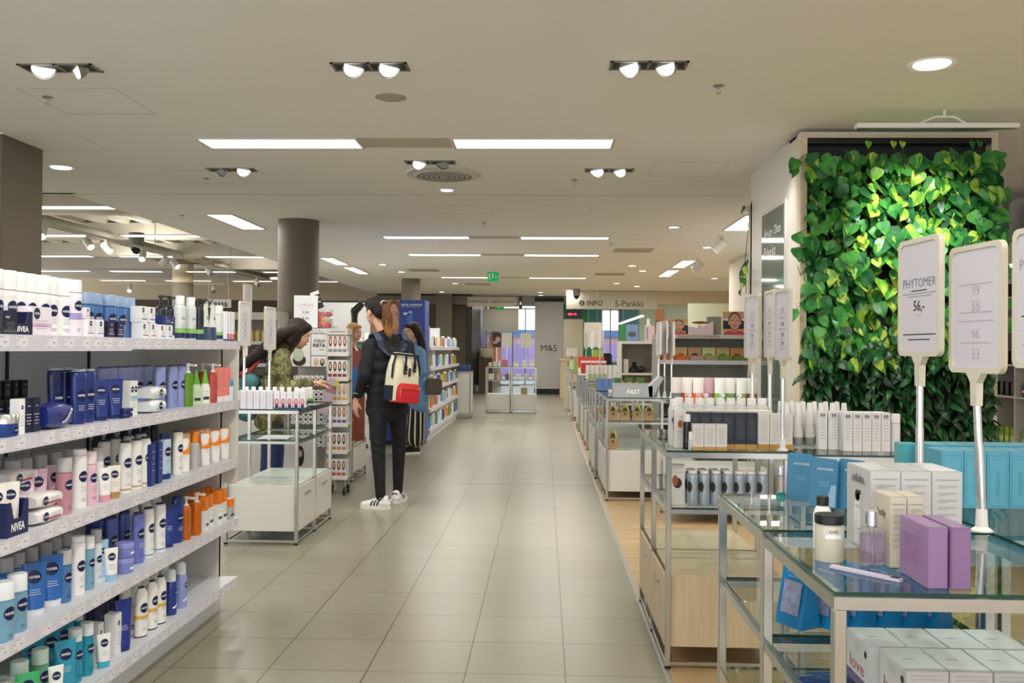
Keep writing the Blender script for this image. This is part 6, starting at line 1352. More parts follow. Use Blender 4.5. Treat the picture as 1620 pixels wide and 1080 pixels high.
# ---- cream walls, back right, clock, screens
struct(MB().box(2.9, 24.0, 2.5, 4.95, 24.15, H, M_CREAMW).box(2.9, 24.15, 2.5, 3.05, 27, H, M_CREAMW).build('wall_bulkhead'))
struct(MB().box(3.0, 19.4, 0, 4.95, 19.55, 2.3, mat('pale_green_wall2', rgb('c3c8ae'), .7)).build('wall_partition'))
t = root('wall_clock', (3.25, 19.37, 1.72)); MB().lathe([(.14, 0), (.14, .02)], P('d9dccb', .5), 32, M=Matrix.Rotation(PI / 2, 4, 'X')).build('face', t); q = MB()
for k in range(12): a = k * PI / 6; q.box(-.012, -.024, .1, .012, -.021, .13, M_INKD, Matrix.Rotation(a, 4, 'Y'))
q.box(-.005, -.026, 0, .005, -.022, .08, M_INKD, Matrix.Rotation(.9, 4, 'Y')).box(-.005, -.026, 0, .005, -.022, .1, M_INKD, Matrix.Rotation(-.4, 4, 'Y')); q.build('hands_and_marks', t); tag(t, 'round wall clock above the food shelf far behind', 'clock')
t = root('banner', (3.14, 12.0, 1.98)); MB().box(0, 0, 0, .01, 1.5, .36, P('8fb0b4', .6)).build('cloth', t); q = MB()
for k in range(3): disc(q, on_left(-.002, .18, 1.2 - k * .2), .05, .13, P('e6d2c8', .6)); disc(q, on_left(-.0025, .14, 1.2 - k * .2), .02, .05, P('9a5a44', .6))
q.build('motifs', t); tag(t, 'pale blue banner with three oval motifs above the right lit shelf', 'banner')
struct(MB().box(3.16, 9.6, 1.75, 4.9, 16, H, mat('right_bulkhead', rgb('d3cdbd'), .7)).build('wall_upper_right'))
t = root('lit_shelf', (3.1, 11.0, 1.70)); MB().box(-.05, 0, 0, .05, 3.5, .04, M_EMITC).build('diffuser', t); MB().box(.05, 0, 0, .06, 3.5, .05, M_WHITE).build('housing', t); tag(t, 'long lit pelmet strip beneath the pale blue banner', 'lamp')
# linear lamp in the bank
t = root('linear_lamp', (2.55, 24.3, 2.2)); MB().box(-.04, 0, 0, .04, 7.5, .03, M_EMITC).build('diffuser', t); MB().box(-.04, 0, .03, .04, 7.5, .05, M_WHITE).build('housing', t); MB().tube((0, 1, .05), (0, 1, .64), .006, M_STEEL).tube((0, 6, .05), (0, 6, .69), .006, M_STEEL).build('suspension', t); tag(t, 'long bright line lamp behind the S-Pankki fascia', 'lamp')
# INFO desk
t = root('service_desk', (.43, 25.2, 0)); MB().box(0, 0, 0, .5, 1.5, 1.02, M_CREAMW).build('desk_front', t); MB().box(-.03, -.03, 1.02, .95, 1.53, 1.06, M_BOARD).build('counter_top', t); MB().box(.2, -.004, .85, .4, -.001, .98, P('3c4a30', .5)).build('green_plate', t); tag(t, 'pale information desk beside the white pillar', 'desk')
t = root('monitor', (.75, 25.6, 1.0605)); MB().box(-.05, -.05, 0, .05, .05, .01, M_BLACK).box(-.01, -.01, .01, .01, .01, .1, M_BLACK).build('stand', t); MB().box(-.16, -.015, .08, .16, .015, .30, M_WPLAST, Matrix.Rotation(.5, 4, 'Z')).build('screen', t); tag(t, 'small white monitor on the information desk', 'monitor')
t = root('queue_display', (.75, 23.9, 2.12)); MB().box(-.22, 0, 0, .22, .08, .24, M_BLACK).build('case', t); q = MB(); lettering(q, '880 18', .22, mat('red_led', (1, .05, .12), .4, emit=2.5), on_front(-.003, .11, -.05), .02); q.build('digits', t); MB().box(-.02, .02, .24, .02, .06, .25, M_BLACK).build('mount', t); tag(t, 'black queue number display with red digits beside the pillar', 'display')
t = root('hanging_board', (.95, 22.5, 1.38)); MB().box(0, 0, 0, .42, .03, .6, P('cdc7bb', .5)).build('board', t); q = MB(); lines(q, on_front(-.002, 0, .21), .3, 12, .52, .035, M_INK); q.build('print', t); MB().tube((.1, .015, .6), (.1, .015, H - 1.38), .003, M_STEEL).tube((.32, .015, .6), (.32, .015, H - 1.38), .003, M_STEEL).build('cords', t); tag(t, 'blank beige board hanging before the green wall', 'sign')
t = root('hanging_board', (.52, 26.0, 1.07)); MB().box(0, 0, 0, .55, .03, 1.1, P('bcb49e', .5)).build('board', t); tag(t, 'tall beige screen panel beside the white pillar over the desk', 'screen panel')
t = root('office_chair', (1.75, 26.9, 0)); MB().box(-.2, -.05, .55, .2, .05, 1.22, M_BLACK).build('backrest', t, .04, 3); MB().box(-.22, -.4, .44, .22, .05, .52, M_BLACK).build('seat', t, .02); MB().tube((0, -.15, .06), (0, -.15, .44), .03, M_STEEL).build('column', t); q = MB()
for k in range(5): a = k * 2 * PI / 5; q.tube((0, -.15, .05), (.28 * math.cos(a), -.15 + .28 * math.sin(a), .03), .018, M_BLACK)
q.build('base', t); tag(t, 'black office chair behind the information desk', 'chair')
# vertical white sign poles cluster in the middle right
for i, (x, y) in enumerate(((.80, 15.6), (.97, 15.7), (.80, 17.9), (.75, 12.6))):
    sign_holder(x, y, 1.33, TOP if i < 2 else TOP, -math.radians(80), 'narrow sign on a pole in the far right tables, %s from left' % ('third', 'fourth', 'first', 'fifth')[i], prices[:4])
# clothes shop behind the doorway
def garment(w, h, hx, name='garment'):
    t = root(name); MB().prism([(-w * .5, 0), (w * .5, 0), (w * .42, h * .8), (w * .3, h * .97), (.03, h), (-.03, h), (-w * .3, h * .97), (-w * .42, h * .8)], -.018, .018, mat('cloth_' + hx, rgb(hx), .85, noise=.15, scale=20)).build('cloth', t, .006, 2)
    MB().path([(-w * .3, 0, h), (0, 0, h + .06), (w * .3, 0, h)], .004, M_STEEL).path([(0, 0, h + .06), (0, 0, h + .085)], .003, M_STEEL).build('hanger', t); return t
t = root('clothes_rail', (-1.98, 28.0, 0)); MB().path([(0, 0, 0), (0, 0, 1.30), (0, 2.2, 1.30), (0, 2.2, 0)], .014, M_STEEL).path([(-.25, 0, .012), (.25, 0, .012)], .012, M_STEEL).path([(-.25, 2.2, .012), (.25, 2.2, .012)], .012, M_STEEL).build('rail', t); tag(t, 'low steel clothes rail with dark garments in the doorway', 'clothes rail')
p = garment(.42, 1.0, '3c352e')
for i in range(14): put(p, (-1.98, 28.08 + .15 * i, .215), PI * .5 - PI / 2 + .15, 'dark brown hanging garment on the low rail, %s from front' % ORD[i], 'garment', 'dark garments in the doorway')
t = root('clothes_rail', (-1.62, 29.9, 0)); MB().path([(0, 0, 0), (0, 0, 2.0), (0, 1.2, 2.0), (0, 1.2, 0)], .014, M_STEEL).build('rail', t); tag(t, 'tall steel clothes rail with peach garments in the doorway', 'clothes rail')
for hx, nm, y in (('e8a58c', 'peach', 30.0), ('e0a08a', 'second peach', 30.15), ('c9cfd6', 'pale grey', 30.3), ('d9b09c', 'dusty pink', 30.45)): put(garment(.4, 1.05, hx), (-1.62, y, .865), .2, '%s garment hanging on the tall rail' % nm, 'garment')
for i, (x, hx) in enumerate(((-1.75, 'cfc3a8'), )): t = root('sweater', (x, 27.4, 1.05)); MB().ell((0, 0, .12), (.2, .14, .16), mat('knit', rgb('cfc3a8'), .9, noise=.2)).build('knit', t); MB().box(-.2, -.15, -1.05, .2, .15, 0, M_BROWN2).build('stand', t); tag(t, 'cream knitwear heaped on a stand at the doorway', 'sweater')
for i, (x, w, hx, dark) in enumerate(((-1.0, .18, '3a3034', True), (-.79, .21, 'd9d6c6', False), (-.40, .22, 'dcd9ca', False))):
    t = root('table_sign', (x, 19.25, .9504)); MB().tube((0, 0, 0), (0, 0, .42), .008, M_CHROME2).lathe([(.04, 0), (.04, .006)], M_WPLAST, 20).build('pole', t); MB().box(-w / 2, -.008, .40, w / 2, .008, .70, P(hx, .5)).build('panel', t)
    q = MB()
    if dark: disc(q, on_front(-.009, .56, .02), .05, .06, P('c79a86', .6)); disc(q, on_front(-.009, .5, -.03), .05, .03, P('b0a4a0', .6))
    else: lines(q, on_front(-.009, 0, 0), .08, 6, .62, .03, M_INK)
    q.build('print', t); tag(t, ('dark photo sign', 'cream price sign, left one,', 'cream price sign, right one,')[i] + ' standing on the aisle tables', 'sign')
for i, (x, hx, r, h, nm) in enumerate(((-1.12, 'a9a565', .04, .08, 'olive'), (-1.02, 'd8d2c0', .045, .1, 'cream'), (-.93, 'e9e4dc', .04, .12, 'white'), (-.82, 'c96a72', .07, .14, 'pink gift'), (-.60, 'ece8e2', .06, .1, 'white low'), (-.42, 'e9e6de', .05, .13, 'tall white'), (-.36 + .1, 'e3e0dc', .05, .14, 'off-white'))):
    t = carton(r * 1.7, r * 1.7, h, hx, 'small_box', logo=False) if i % 2 else jar(r, h, hx, 'd9d5cc', .3, logo=False); sh(x, 19.1, .9504, t, '%s item on the aisle tables, %s from left' % (nm, ORD[i]), 'box')
for i in range(6): sh(-1.1 + .17 * i + (.04 if i > 2 else 0), 19.1, .6805, carton(.11, .1, .12, ('d9d3c0', 'c9a0a0', '6b6a58', 'e6e2da', 'cfd3cf', 'dedad2')[i], 'small_box', logo=False), 'boxed item on the lower glass of the aisle tables, %s' % ORD[i], 'box')
sh(-.42, 19.06, .3855, carton(.13, .1, .13, 'a08a4c', 'small_box', logo=False), 'brown box on the white cabinet in the aisle', 'box')
# ================================================================= END OF THE LEFT RACK
t = root('end_board', (-1.78, 4.575, .62)); MB().box(-.13, 0, 0, .245, .018, .675, P('dedbd0', .45)).build('board', t, .002); MB().box(-.02, -.003, .06, .10, -.0005, .36, P('d8b3a6', .5)).build('leaflet', t); tag(t, 'cream board closing the end of the white shelf rack', 'board')
# ================================================================= HAIR COLOUR RACK
def portrait_box(h, w, d, hx, skin='d9b09a', hair='5b3526', name='hair_colour_box'):
    t = root(name); MB().box(-w / 2, -d / 2, 0, w / 2, d / 2, h, P('e9e6e4', .4)).build('box', t)
    q = MB(); y = -d / 2 - .0006
    disc(q, on_front(y, h * .66), w * .36, h * .27, P(hair, .5), 14); disc(q, on_front(y - .0006, h * .68), w * .22, h * .17, P(skin, .5), 12); patch(q, on_front(y, 0), -w * .42, h * .08, w * .42, h * .26, P(hx, .5), 1)
    lines(q, on_front(y, 0), w * .7, 3, h * .36, h * .035, M_INK); q.build('picture', t); return t
rk = root('wheeled_rack', (-1.935, 8.12, 0)); RD = .22
MB().box(0, 0, .14, .012, .22, 1.47, M_WHITE).box(0.178, .2, .14, .19, .22, 1.47, M_WHITE).box(0, .21, .14, .19, .222, 1.47, M_WHITE).build('frame', rk)
MB().box(0, -.006, 1.42, .19, .22, 1.475, M_WHITE).build('header', rk); q = MB(); patch(q, on_front(-.007, 0), .03, 1.44, .17, 1.452, M_INK, 1); q.build('header_print', rk)
lv = (.158, .385, .624, .823, 1.03, 1.25)
for z in lv: s_ = MB().box(.013, 0, z - .012, .19, .208, z, M_WHITE).build('shelf', rk); MB().box(.013, -.008, z - .02, .2, -.001, z + .018, P('e4e0dc', .4)).build('price_rail', s_)
for (x, y) in ((.02, .03), (.17, .03), (.02, .19), (.17, .19)):
    w_ = MB().tube((x, y, .14), (x, y, .07), .01, M_STEEL).build('caster_fork', rk); MB().tube((x - .012, y, .035), (x + .012, y, .035), .034, M_BLACK, 18).build('wheel', w_)
MB().box(-.0, -.012, .30, .008, -.002, 1.1, M_STEEL).build('front_post', rk)
tag(rk, 'narrow white wheeled rack of hair colour boxes behind the left table', 'rack')
hairs = ('5b3526', '2c1c18', '8a5a34', 'b98a5c', '3a2420', '70303a')
for li, z in enumerate(lv):
    p = portrait_box(.165 if li else .16, .042, .06, ('c0503c', 'c98a5a', '6a4a8a', 'd9a23c', '9a2c3c', '8a8a90')[li], hair=hairs[li])
    for i in range(4):
        for r in range(2): sh(-1.935 + .034 + .0425 * i, 8.160 + .066 * r, z + .0004, p, 'hair colour box with portrait, %s row, %s from left, level %s' % (('front', 'rear')[r], ORD[i], ('one from bottom', 'two', 'three', 'four', 'five', 'six at top')[li]), 'box', 'portrait hair boxes, level %d' % (li + 1))
# header display with the grid and the product bin
t = root('brand_display', (-2.28, 8.14, 0))
MB().box(0, 0, 0, .36, .35, .02, M_WHITE).box(0, .33, .02, .36, .35, 1.5, M_WHITE).box(0, 0, .02, .008, .33, .95, M_WHITE).build('body', t)
MB().box(.0, .0, 1.13, .355, .33, 1.48, P('e6e4e2', .4)).build('header_box', t)
q = MB(); pl = on_front(-.001, 0)
for (a, b2, c_, d_) in ((.0, 1.13, .355, 1.135), (.0, 1.475, .355, 1.48), (.35, 1.13, .355, 1.48), (.0, 1.425, .355, 1.43), (.20, 1.13, .205, 1.43), (.20, 1.23, .355, 1.235)): patch(q, pl, a, b2, c_, d_, M_BLACK, 1)
lettering(q, 'OREAL', .16, M_INK, on_front(-.002, 1.452, .24)); lettering(q, 'COLO', .10, M_BLACK, on_front(-.002, 1.365, .277), .03); lettering(q, 'RISTA', .11, M_BLACK, on_front(-.002, 1.325, .277), .03); lettering(q, 'spray', .04, M_BLACK, on_front(-.002, 1.285, .30), .01)
q.build('lettering', t)
q = MB()
for x, hx in ((.25, 'c9ad6a'), (.305, '4a382c')): disc(q, on_front(-.002, 1.175, x), .02, .035, P(hx, .5), 14); disc(q, on_front(-.0026, 1.185, x), .011, .02, P('dcb9a4', .5), 12)
disc(q, on_front(-.002, 1.19, .10), .06, .05, P('3a2a2c', .5), 16); disc(q, on_front(-.0026, 1.24, .09), .05, .06, P('b9c6a8', .5), 16)
q.build('pictures', t)
for z in (.42, .62, .80, .97): MB().box(.009, 0, z - .01, .355, .329, z, M_ACRYL).build('clear_shelf', t)
tag(t, 'white display with black-framed header reading COLORISTA', 'display')
# cans lying in the bin, ends towards the viewer
t0 = root('can'); R = Matrix.Rotation(PI / 2, 4, 'X') @ Matrix.Identity(4)
MB().tube((0, 0, .0215), (0, .16, .0215), .021, P('e8e6e2', .35), 18).build('body', t0); MB().tube((0, -.012, .0215), (0, -.0005, .0215), .0195, P('f2f0ee', .3), 18).build('cap', t0); q = MB(); disc(q, on_front(-.0126, .0215), .011, .011, P('a58f92', .5), 14); q.build('cap_mark', t0)
for z0, nr, nx, nm in ((.6204, 3, 7, 'middle'), (.8004, 3, 7, 'upper'), (.4204, 3, 7, 'lower'), (.9704, 2, 7, 'top')):
    for r in range(nr):
        for i in range(nx - (r if z0 > .9 else 0)): sh(-2.235 + .0455 * i + (r * .02 if z0 > .9 else 0), 8.16, z0 + .0432 * r, t0, 'white can lying in the %s bin, layer %s, %s from left' % (nm, ('one', 'two', 'three')[r], ORD[i]), 'can', 'white cans in the %s bin' % nm)
t = root('paper_sign', (-2.25, 8.2, 1.4805)); MB().box(0, 0, 0, .215, .004, .29, P('e6e5e8', .5)).box(0, -.03, 0, .215, .03, .002, M_ACRYL).build('sheet', t)
q = MB(); lettering(q, "L'OREAL", .15, mat('soft_grey', rgb('a9a9ae'), .5), on_front(-.001, .205, .107), -.005); lettering(q, '7,90', .06, M_INKD, on_front(-.001, .135, .107), .005); lettering(q, '8,90', .06, M_INKD, on_front(-.001, .082, .107), .005)
for z in (.18, .163, .112, .058, .04): patch(q, on_front(-.001, 0), .05, z, .165, z + .0015, M_INK, 1)
q.build('lettering', t); tag(t, "white price sheet reading L'OREAL 7,90 and 8,90 above the display", 'sign')
t = root('clear_bowl', (-2.0, 8.28, 1.4805)); MB().box(-.075, -.06, 0, .075, .06, .004, M_ACRYL).box(-.075, -.06, .004, .075, -.056, .17, M_ACRYL).box(-.075, .056, .004, .075, .06, .17, M_ACRYL).box(-.075, -.056, .004, -.071, .056, .17, M_ACRYL).box(.071, -.056, .004, .075, .056, .17, M_ACRYL).build('container', t)
tag(t, 'clear box of red and orange pads on top of the rack', 'container')
rr = random.Random(5)
for i, hx in enumerate(('d8452c', 'e2683a', 'c92c3c', 'd9584c', 'e8a23c', 'b9bcc2', 'd8383a', 'cf6a70', 'c43030')):
    t = root('sponge'); MB().ell((0, 0, .024), (.03, .024, .024), P(hx, .6)).build('pad', t); sh(-2.0 + (-.04, 0.0, .04)[i % 3], 8.28 + rr.uniform(-.02, .02), 1.486 + .048 * (i // 3), t, 'soft %s pad in the clear box, %s' % (('red', 'orange', 'crimson', 'salmon', 'amber', 'grey', 'bright red', 'rose', 'deep red')[i], ('bottom layer', 'middle layer', 'top layer')[i // 3]), 'pad')
t = root('black_card', (-2.02, 8.22, 1.655)); M2 = Matrix.Rotation(-.35, 4, 'Y'); MB().box(-.04, 0, 0, .04, .004, .16, M_BLACK, M2).build('card', t); q = MB(); lettering(q, 'COLO', .06, M_WINK, lambda u, v: tuple(M2 @ Vector((u, -.001, v + .10))), .02); lettering(q, 'RISTA', .06, M_WINK, lambda u, v: tuple(M2 @ Vector((u, -.001, v + .06))), .02); patch(q, lambda u, v: tuple(M2 @ Vector((u, -.001, v))), -.04, .13, .04, .16, P('dfe2e0', .4), 1); q.build('lettering', t); tag(t, 'tilted black card with white letters over the red pads', 'card')
t = root('leaflet', (-1.95, 8.05, .72)); M2 = Matrix.Rotation(.35, 4, 'Y') @ Matrix.Rotation(.3, 4, 'Z'); MB().box(-.05, 0, 0, .04, .002, .33, P('c9b6c2', .4), M2).build('sheet', t); q = MB(); patch(q, lambda u, v: tuple(M2 @ Vector((u, -.001, v))), -.05, .2, .04, .27, P('a87a8e', .5), 1); patch(q, lambda u, v: tuple(M2 @ Vector((u, -.001, v))), .01, .24, .04, .33, P('d6c84a', .5), 1); patch(q, lambda u, v: tuple(M2 @ Vector((u, -.001, v))), -.04, .08, .03, .1, P('7a6a88', .5), 1); q.build('print', t); tag(t, 'glossy curled leaflet hanging on the wheeled rack', 'leaflet')
t = root('portrait_panel', (-2.16, 7.9, .01)); MB().box(-.2, 0, 0, .2, .02, .5, P('d9d4d2', .45)).build('board', t); q = MB(); disc(q, on_front(-.001, .36, .06), .035, .09, P('2c2226', .5)); disc(q, on_front(-.0016, .38, .06), .018, .03, P('c9a896', .5)); disc(q, on_front(-.001, .2, .12), .03, .05, P('7a2c3c', .5)); lines(q, on_front(-.001, 0, -.1), .1, 4, .3, .03); q.build('picture', t); tag(t, 'low pale panel with portrait behind the left table', 'panel')
# copper bottles, blue bottles
p = bottle(.05, .05, .235, '8f4a2c', 'caa070', .5, .1, logo=False, bodymat=mat('copper_liquid', rgb('a2522c'), .15, trans=.3), band=[(0, .07, 'd9b06a')])
for i in range(4): sh(-2.08 + .062 * i, 9.05, .3754, p, 'copper brown bottle with gold foot, %s from left' % ORD[i], 'bottle', 'copper bottles on the low table')
t = root('bottle_stand', (-2.25, 9.2, .3754)); MB().box(0, .0, .0, .45, .02, .9, P('8a4a40', .5)).box(0, -.16, .44, .45, 0, .46, M_ACRYL).box(0, -.16, .46, .45, -.155, .56, M_ACRYL).build('stand', t); tag(t, 'reddish brown stand with clear ledge of blue bottles', 'stand')
p = bottle(.06, .05, .28, '2f7cc9', '2a70bc', .7, .1, logo=False, bodymat=mat('blue_shampoo', rgb('2f7cc9'), .2, trans=.2))
for i in range(5): sh(-2.18 + .073 * i, 9.13, .8360, p, 'tall bright blue bottle on the clear ledge, %s from left' % ORD[i], 'bottle', 'tall blue bottles')
# ================================================================= BLUE FLOOR DISPLAY
B = P('1f3f9c', .35); t = root('brand_tower', (-2.36, 12.4, 0))
MB().box(0, 0, .06, .74, .45, 1.96, B).build('tower', t, .004); MB().box(.02, .02, 0, .72, .43, .06, M_BLACK).build('plinth', t)
q = MB(); pf = lambda z, x=0.: on_front(-.002, z, x)
patch(q, pf(0), .0, 1.50, .39, 1.96, P('a9866f', .5), 1); patch(q, pf(0), .0, 1.82, .09, 1.95, P('9cc0e4', .5), 1)
q.build('poster_ground', t)
q = MB(); f3 = lambda z, x, o: on_front(-.003 - o, z, x)
disc(q, f3(1.62, .24, .001), .16, .11, P('b98468', .6)); disc(q, f3(1.855, .19, .002), .078, .105, P('b9935a', .6)); disc(q, f3(1.845, .20, .003), .055, .085, P('dcab90', .6)); disc(q, f3(1.875, .325, .002), .062, .083, P('6d4a34', .6)); disc(q, f3(1.84, .32, .003), .048, .066, P('d8a68a', .6))
disc(q, f3(1.66, .31, .002), .075, .10, P('c9967a', .6))
for x, z in ((.18, 1.865), (.222, 1.865), (.303, 1.855), (.34, 1.855)): disc(q, f3(z, x, .004), .009, .0045, P('4a2f28', .6), 8)
for x, z in ((.202, 1.80), (.321, 1.80)): disc(q, f3(z, x, .004), .022, .008, P('c4525a', .6), 8)
q.build('two_faces_picture', t)
q = MB(); disc(q, f3(1.88, .045, .001), .035, .035, P('1b3a8c', .4)); lettering(q, 'NIVEA', .05, M_WINK, f3(1.88, .045, .002), .02)
lettering(q, 'MIKSEL ANDERKKA', .29, M_WINK, f3(1.895, .565, .0), .015); lettering(q, 'SET TUMMAKUOPPIVAT', .25, P('b9c6e8', .4), f3(1.868, .55, 0)); patch(q, f3(0, 0, 0), .45, 1.76, .53, 1.79, P('e4e4ea', .4), 1)
patch(q, f3(0, 0, 0), .50, 1.58, .58, 1.78, P('3f6ec4', .4), 1); patch(q, f3(0, 0, .001), .52, 1.78, .57, 1.81, P('8fb0e0', .4), 1)
for i in range(10): a = -1.2 + 2.4 * i / 9; disc(q, f3(.30, .55, .001), .001, .001, M_WINK, 6); disc(q, lambda u, v: f3(.30 + .045 * math.sin(a), .55 + .045 * math.cos(a), .001)(u, v), .010 * math.cos(a * .9) + .003, .010, M_WINK, 10)
disc(q, f3(1.37, .60, 0), .03, .03, P('c9d2e8', .4)); disc(q, f3(1.37, .60, .001), .02, .02, P('3f5cb0', .4))
q.build('lettering', t)
MB().box(.60, -.006, 1.05, .69, -.002, 1.32, P('d8442c', .4)).build('red_leaflet', t); MB().box(.58, -.006, .56, .70, -.002, .92, P('e4e2ea', .4)).build('white_leaflet', t); MB().box(.16, -.2, .78, .58, -.001, .80, B).build('ledge', t)
tag(t, 'tall royal blue brand tower with a picture of two smiling faces', 'display')
# ================================================================= SECOND RACK ALONG THE AISLE
g2x = -1.60
t = root('shelf_rack', (g2x, 12.9, 0)); xb2 = -.45
MB().box(xb2 - .02, 0, .1, xb2, 4.3, 1.30, M_BACK).build('back_panel', t); MB().box(xb2 - .02, -.02, 0, -.06, -.001, 1.32, M_SHELF).build('end_panel', t); MB().box(xb2 - .02, 0, 0, -.04, 4.3, .11, M_SHELF).build('plinth', t)
MB().box(xb2, -.02, 1.335, -.01, -.01, 1.62, P('e6eaee', .3)).box(xb2 + .0, 1.2, 1.335, -.01, 1.21, 1.62, P('e6eaee', .3)).build('header_card', t)
for z in LEV: s_ = MB().box(xb2 + .001, .001, z - .025, -.004, 4.3, z, M_SHELF).build('shelf', t); MB().box(-.003, .0, z - .045, .006, 4.3, z + .004, M_LIP).build('price_rail', s_); MB().box(xb2 + .02, -.03, z - .045, -.004, -.021, z + .0, M_WHITE).build('end_lip', s_)
tag(t, 'second white shelf rack farther along the left side of the aisle', 'shelf')
rr = random.Random(3)
pal = ['e8e6ea', 'd9dde4', '2f4a9c', 'e9c15c', 'e08a3a', '6fae5c', 'c96a7a', 'f0eee8', '3a7fc0', '8fb6c9', 'd8d0c0', '5a9a8c']
protos = {}
for li, z in enumerate(LEV):
    y = 12.98; n = 0
    while y < 17.1 and n < 40:
        hx = pal[(li * 5 + n // 3) % len(pal)]; kd = (li + n // 3) % 3
        k = (hx, kd)
        if k not in protos: protos[k] = (bottle(.055, .04, .18, hx, 'f2f2f2', .7, .15, logo=False, name='bottle') if kd == 0 else carton(.06, .05, .15, hx, 'carton', logo=False) if kd == 1 else tube_up(.055, .035, .16, hx, 'efefef', logo=False))
        nm = {'e8e6ea': 'pale', 'd9dde4': 'silver grey', '2f4a9c': 'royal blue', 'e9c15c': 'yellow', 'e08a3a': 'orange', '6fae5c': 'green', 'c96a7a': 'rose', 'f0eee8': 'cream', '3a7fc0': 'sky blue', '8fb6c9': 'grey blue', 'd8d0c0': 'beige', '5a9a8c': 'sea green'}[hx]
        sh(g2x - .06, y, z + .0004, protos[k], '%s %s on the farther rack, %s, %s from its near end' % (nm, ('bottle', 'carton', 'tube')[kd], PH[li], ORD[n]), ('bottle', 'box', 'tube')[kd], 'toiletries on the second rack, %s' % PH[li], rz=PI / 2)
        if y < 13.7: sh(g2x - .16, y, z + .0004, protos[k], '%s %s behind the front row, farther rack, %s, %s' % (nm, ('bottle', 'carton', 'tube')[kd], PH[li], ORD[n]), ('bottle', 'box', 'tube')[kd], 'toiletries behind on the second rack, %s' % PH[li], rz=PI / 2)
        y += .105; n += 1
# white block with navy bag
display_table(-1.66, -1.40, [17.4, 17.9], 'small white cabinet table at the far end of the second rack', (), cab=(.1, .85), cabm=M_WHITE, face='right')
sh(-1.53, 17.6, TOP + .0004, carton(.2, .2, .1, '26357c', 'navy_box', logo=False), 'navy box on the far white cabinet table', 'box')
# ================================================================= BACKGROUND LEFT
t = root('shelf_rack', (-3.75, 10.5, 0)); MB().box(0, .38, 0, .7, .4, 1.72, P('bcb7ab', .5)).box(0, 0, 0, .02, .38, 1.72, M_WHITE).box(.68, 0, 0, .7, .38, 1.72, M_WHITE).build('carcass', t)
for z in (.3, .58, .85, 1.12, 1.375): MB().box(.021, 0, z - .04, .679, .379, z, M_SHELF).build('shelf', t)
MB().box(0.021, -.005, 1.62, .679, .379, 1.70, M_WHITE).build('header', t); tag(t, 'white shelf with yellow bottles seen beside the round column', 'shelf')
p = bottle(.06, .06, .13, 'd9c078', 'c9b068', .8, .1, logo=False)
for i in range(9): sh(-3.69 + .072 * i, 10.6, 1.3754, p, 'yellow bottle on the shelf by the round column, %s from left' % ORD[i], 'bottle', 'yellow bottles by the column')
p = carton(.035, .05, .13, '3a3233', 'black_box', logo=False, topcol='2a2425', linecol=M_WINK)
for zz, nm in ((1.1204, 'upper'), (.8504, 'lower')):
    for i in range(13): sh(-3.70 + .05 * i, 10.57, zz, p, 'slim dark carton on the %s black row, %s from left' % (nm, ORD[i]), 'box', 'slim dark cartons, %s row' % nm)
# cosmetics wall unit
t = root('wall_unit', (-4.6, 17.2, 0)); MB().box(0, .4, 0, 2.25, .45, 2.18, P('cfd0cd', .5)).build('back_wall', t); MB().box(0, -.05, 0, 2.25, .4, .75, M_WHITE).build('base_cabinet', t)
for z in (1.0, 1.22, 1.45): MB().box(.0, 0, z - .02, 2.25, .399, z, M_WHITE).build('shelf', t)
for x in (0, .75, 1.5, 2.22): MB().box(x, -.0, .75, x + .03, .399, .979, M_WHITE).build('divider', t)
tag(t, 'long white cosmetics wall unit behind the customers', 'wall unit')
rr = random.Random(9)
for zi, z in enumerate((.7504, 1.0004, 1.2204, 1.4504)):
    for i in range(18):
        hx = rr.choice(['2a2a2e', 'c9384a', '3fae6c', 'e9e6e2', '4a3a36', 'd9a8a0', '7fc4b4', '1f1f24', 'e4dcd6'])
        k = ('c', hx)
        if k not in protos: protos[k] = carton(.08, .08, .15, hx, 'carton', logo=False, nlines=1)
        nm = {'2a2a2e': 'black', 'c9384a': 'red', '3fae6c': 'green', 'e9e6e2': 'white', '4a3a36': 'brown', 'd9a8a0': 'pink', '7fc4b4': 'mint', '1f1f24': 'jet black', 'e4dcd6': 'cream'}[hx]
        x = -4.45 + .12 * i
        if zi == 0 and min(abs(x + 4.6 - a - .015) for a in (0, .75, 1.5, 2.22)) < .06: continue
        sh(x, 17.38, z, protos[k], '%s cosmetics carton on the wall unit, %s shelf up, %s from left' % (nm, ORD[zi], ORD[i]), 'box', 'cosmetics cartons, %s shelf up' % ORD[zi])
t = root('mannequin_leg', (-2.95, 14.2, 0)); q = MB(); q.lathe([(.12, 0), (.12, .02)], M_STEEL, 20).tube((0, 0, .02), (0, 0, 1.65), .012, M_STEEL)
q.build('stand', t); q = MB(); R2 = Matrix.Translation((0, 0, 1.62))
q.lathe([(.055, 0), (.05, .05), (.048, .15), (.062, .26)], M_BLACK, 18, M=R2, caps=True); q.lathe([(.062, 0), (.058, .10), (.05, .18)], M_BLACK, 18, M=Matrix.Translation((0, 0, 1.87)) @ Matrix.Rotation(.75, 4, 'Y')); q.ell((0, 0, 1.88), (.062, .06, .06), M_BLACK); q.build('stocking_leg', t); tag(t, 'black bent stocking leg on a stand above the cosmetics', 'mannequin leg')
struct(MB().box(-4.75, 25.8, 2.55, -2.19, 25.99, 2.80, M_BROWN).box(-3.05, 25.7, 0, -2.6, 25.99, 2.85, M_BROWN).build('trim_6'))
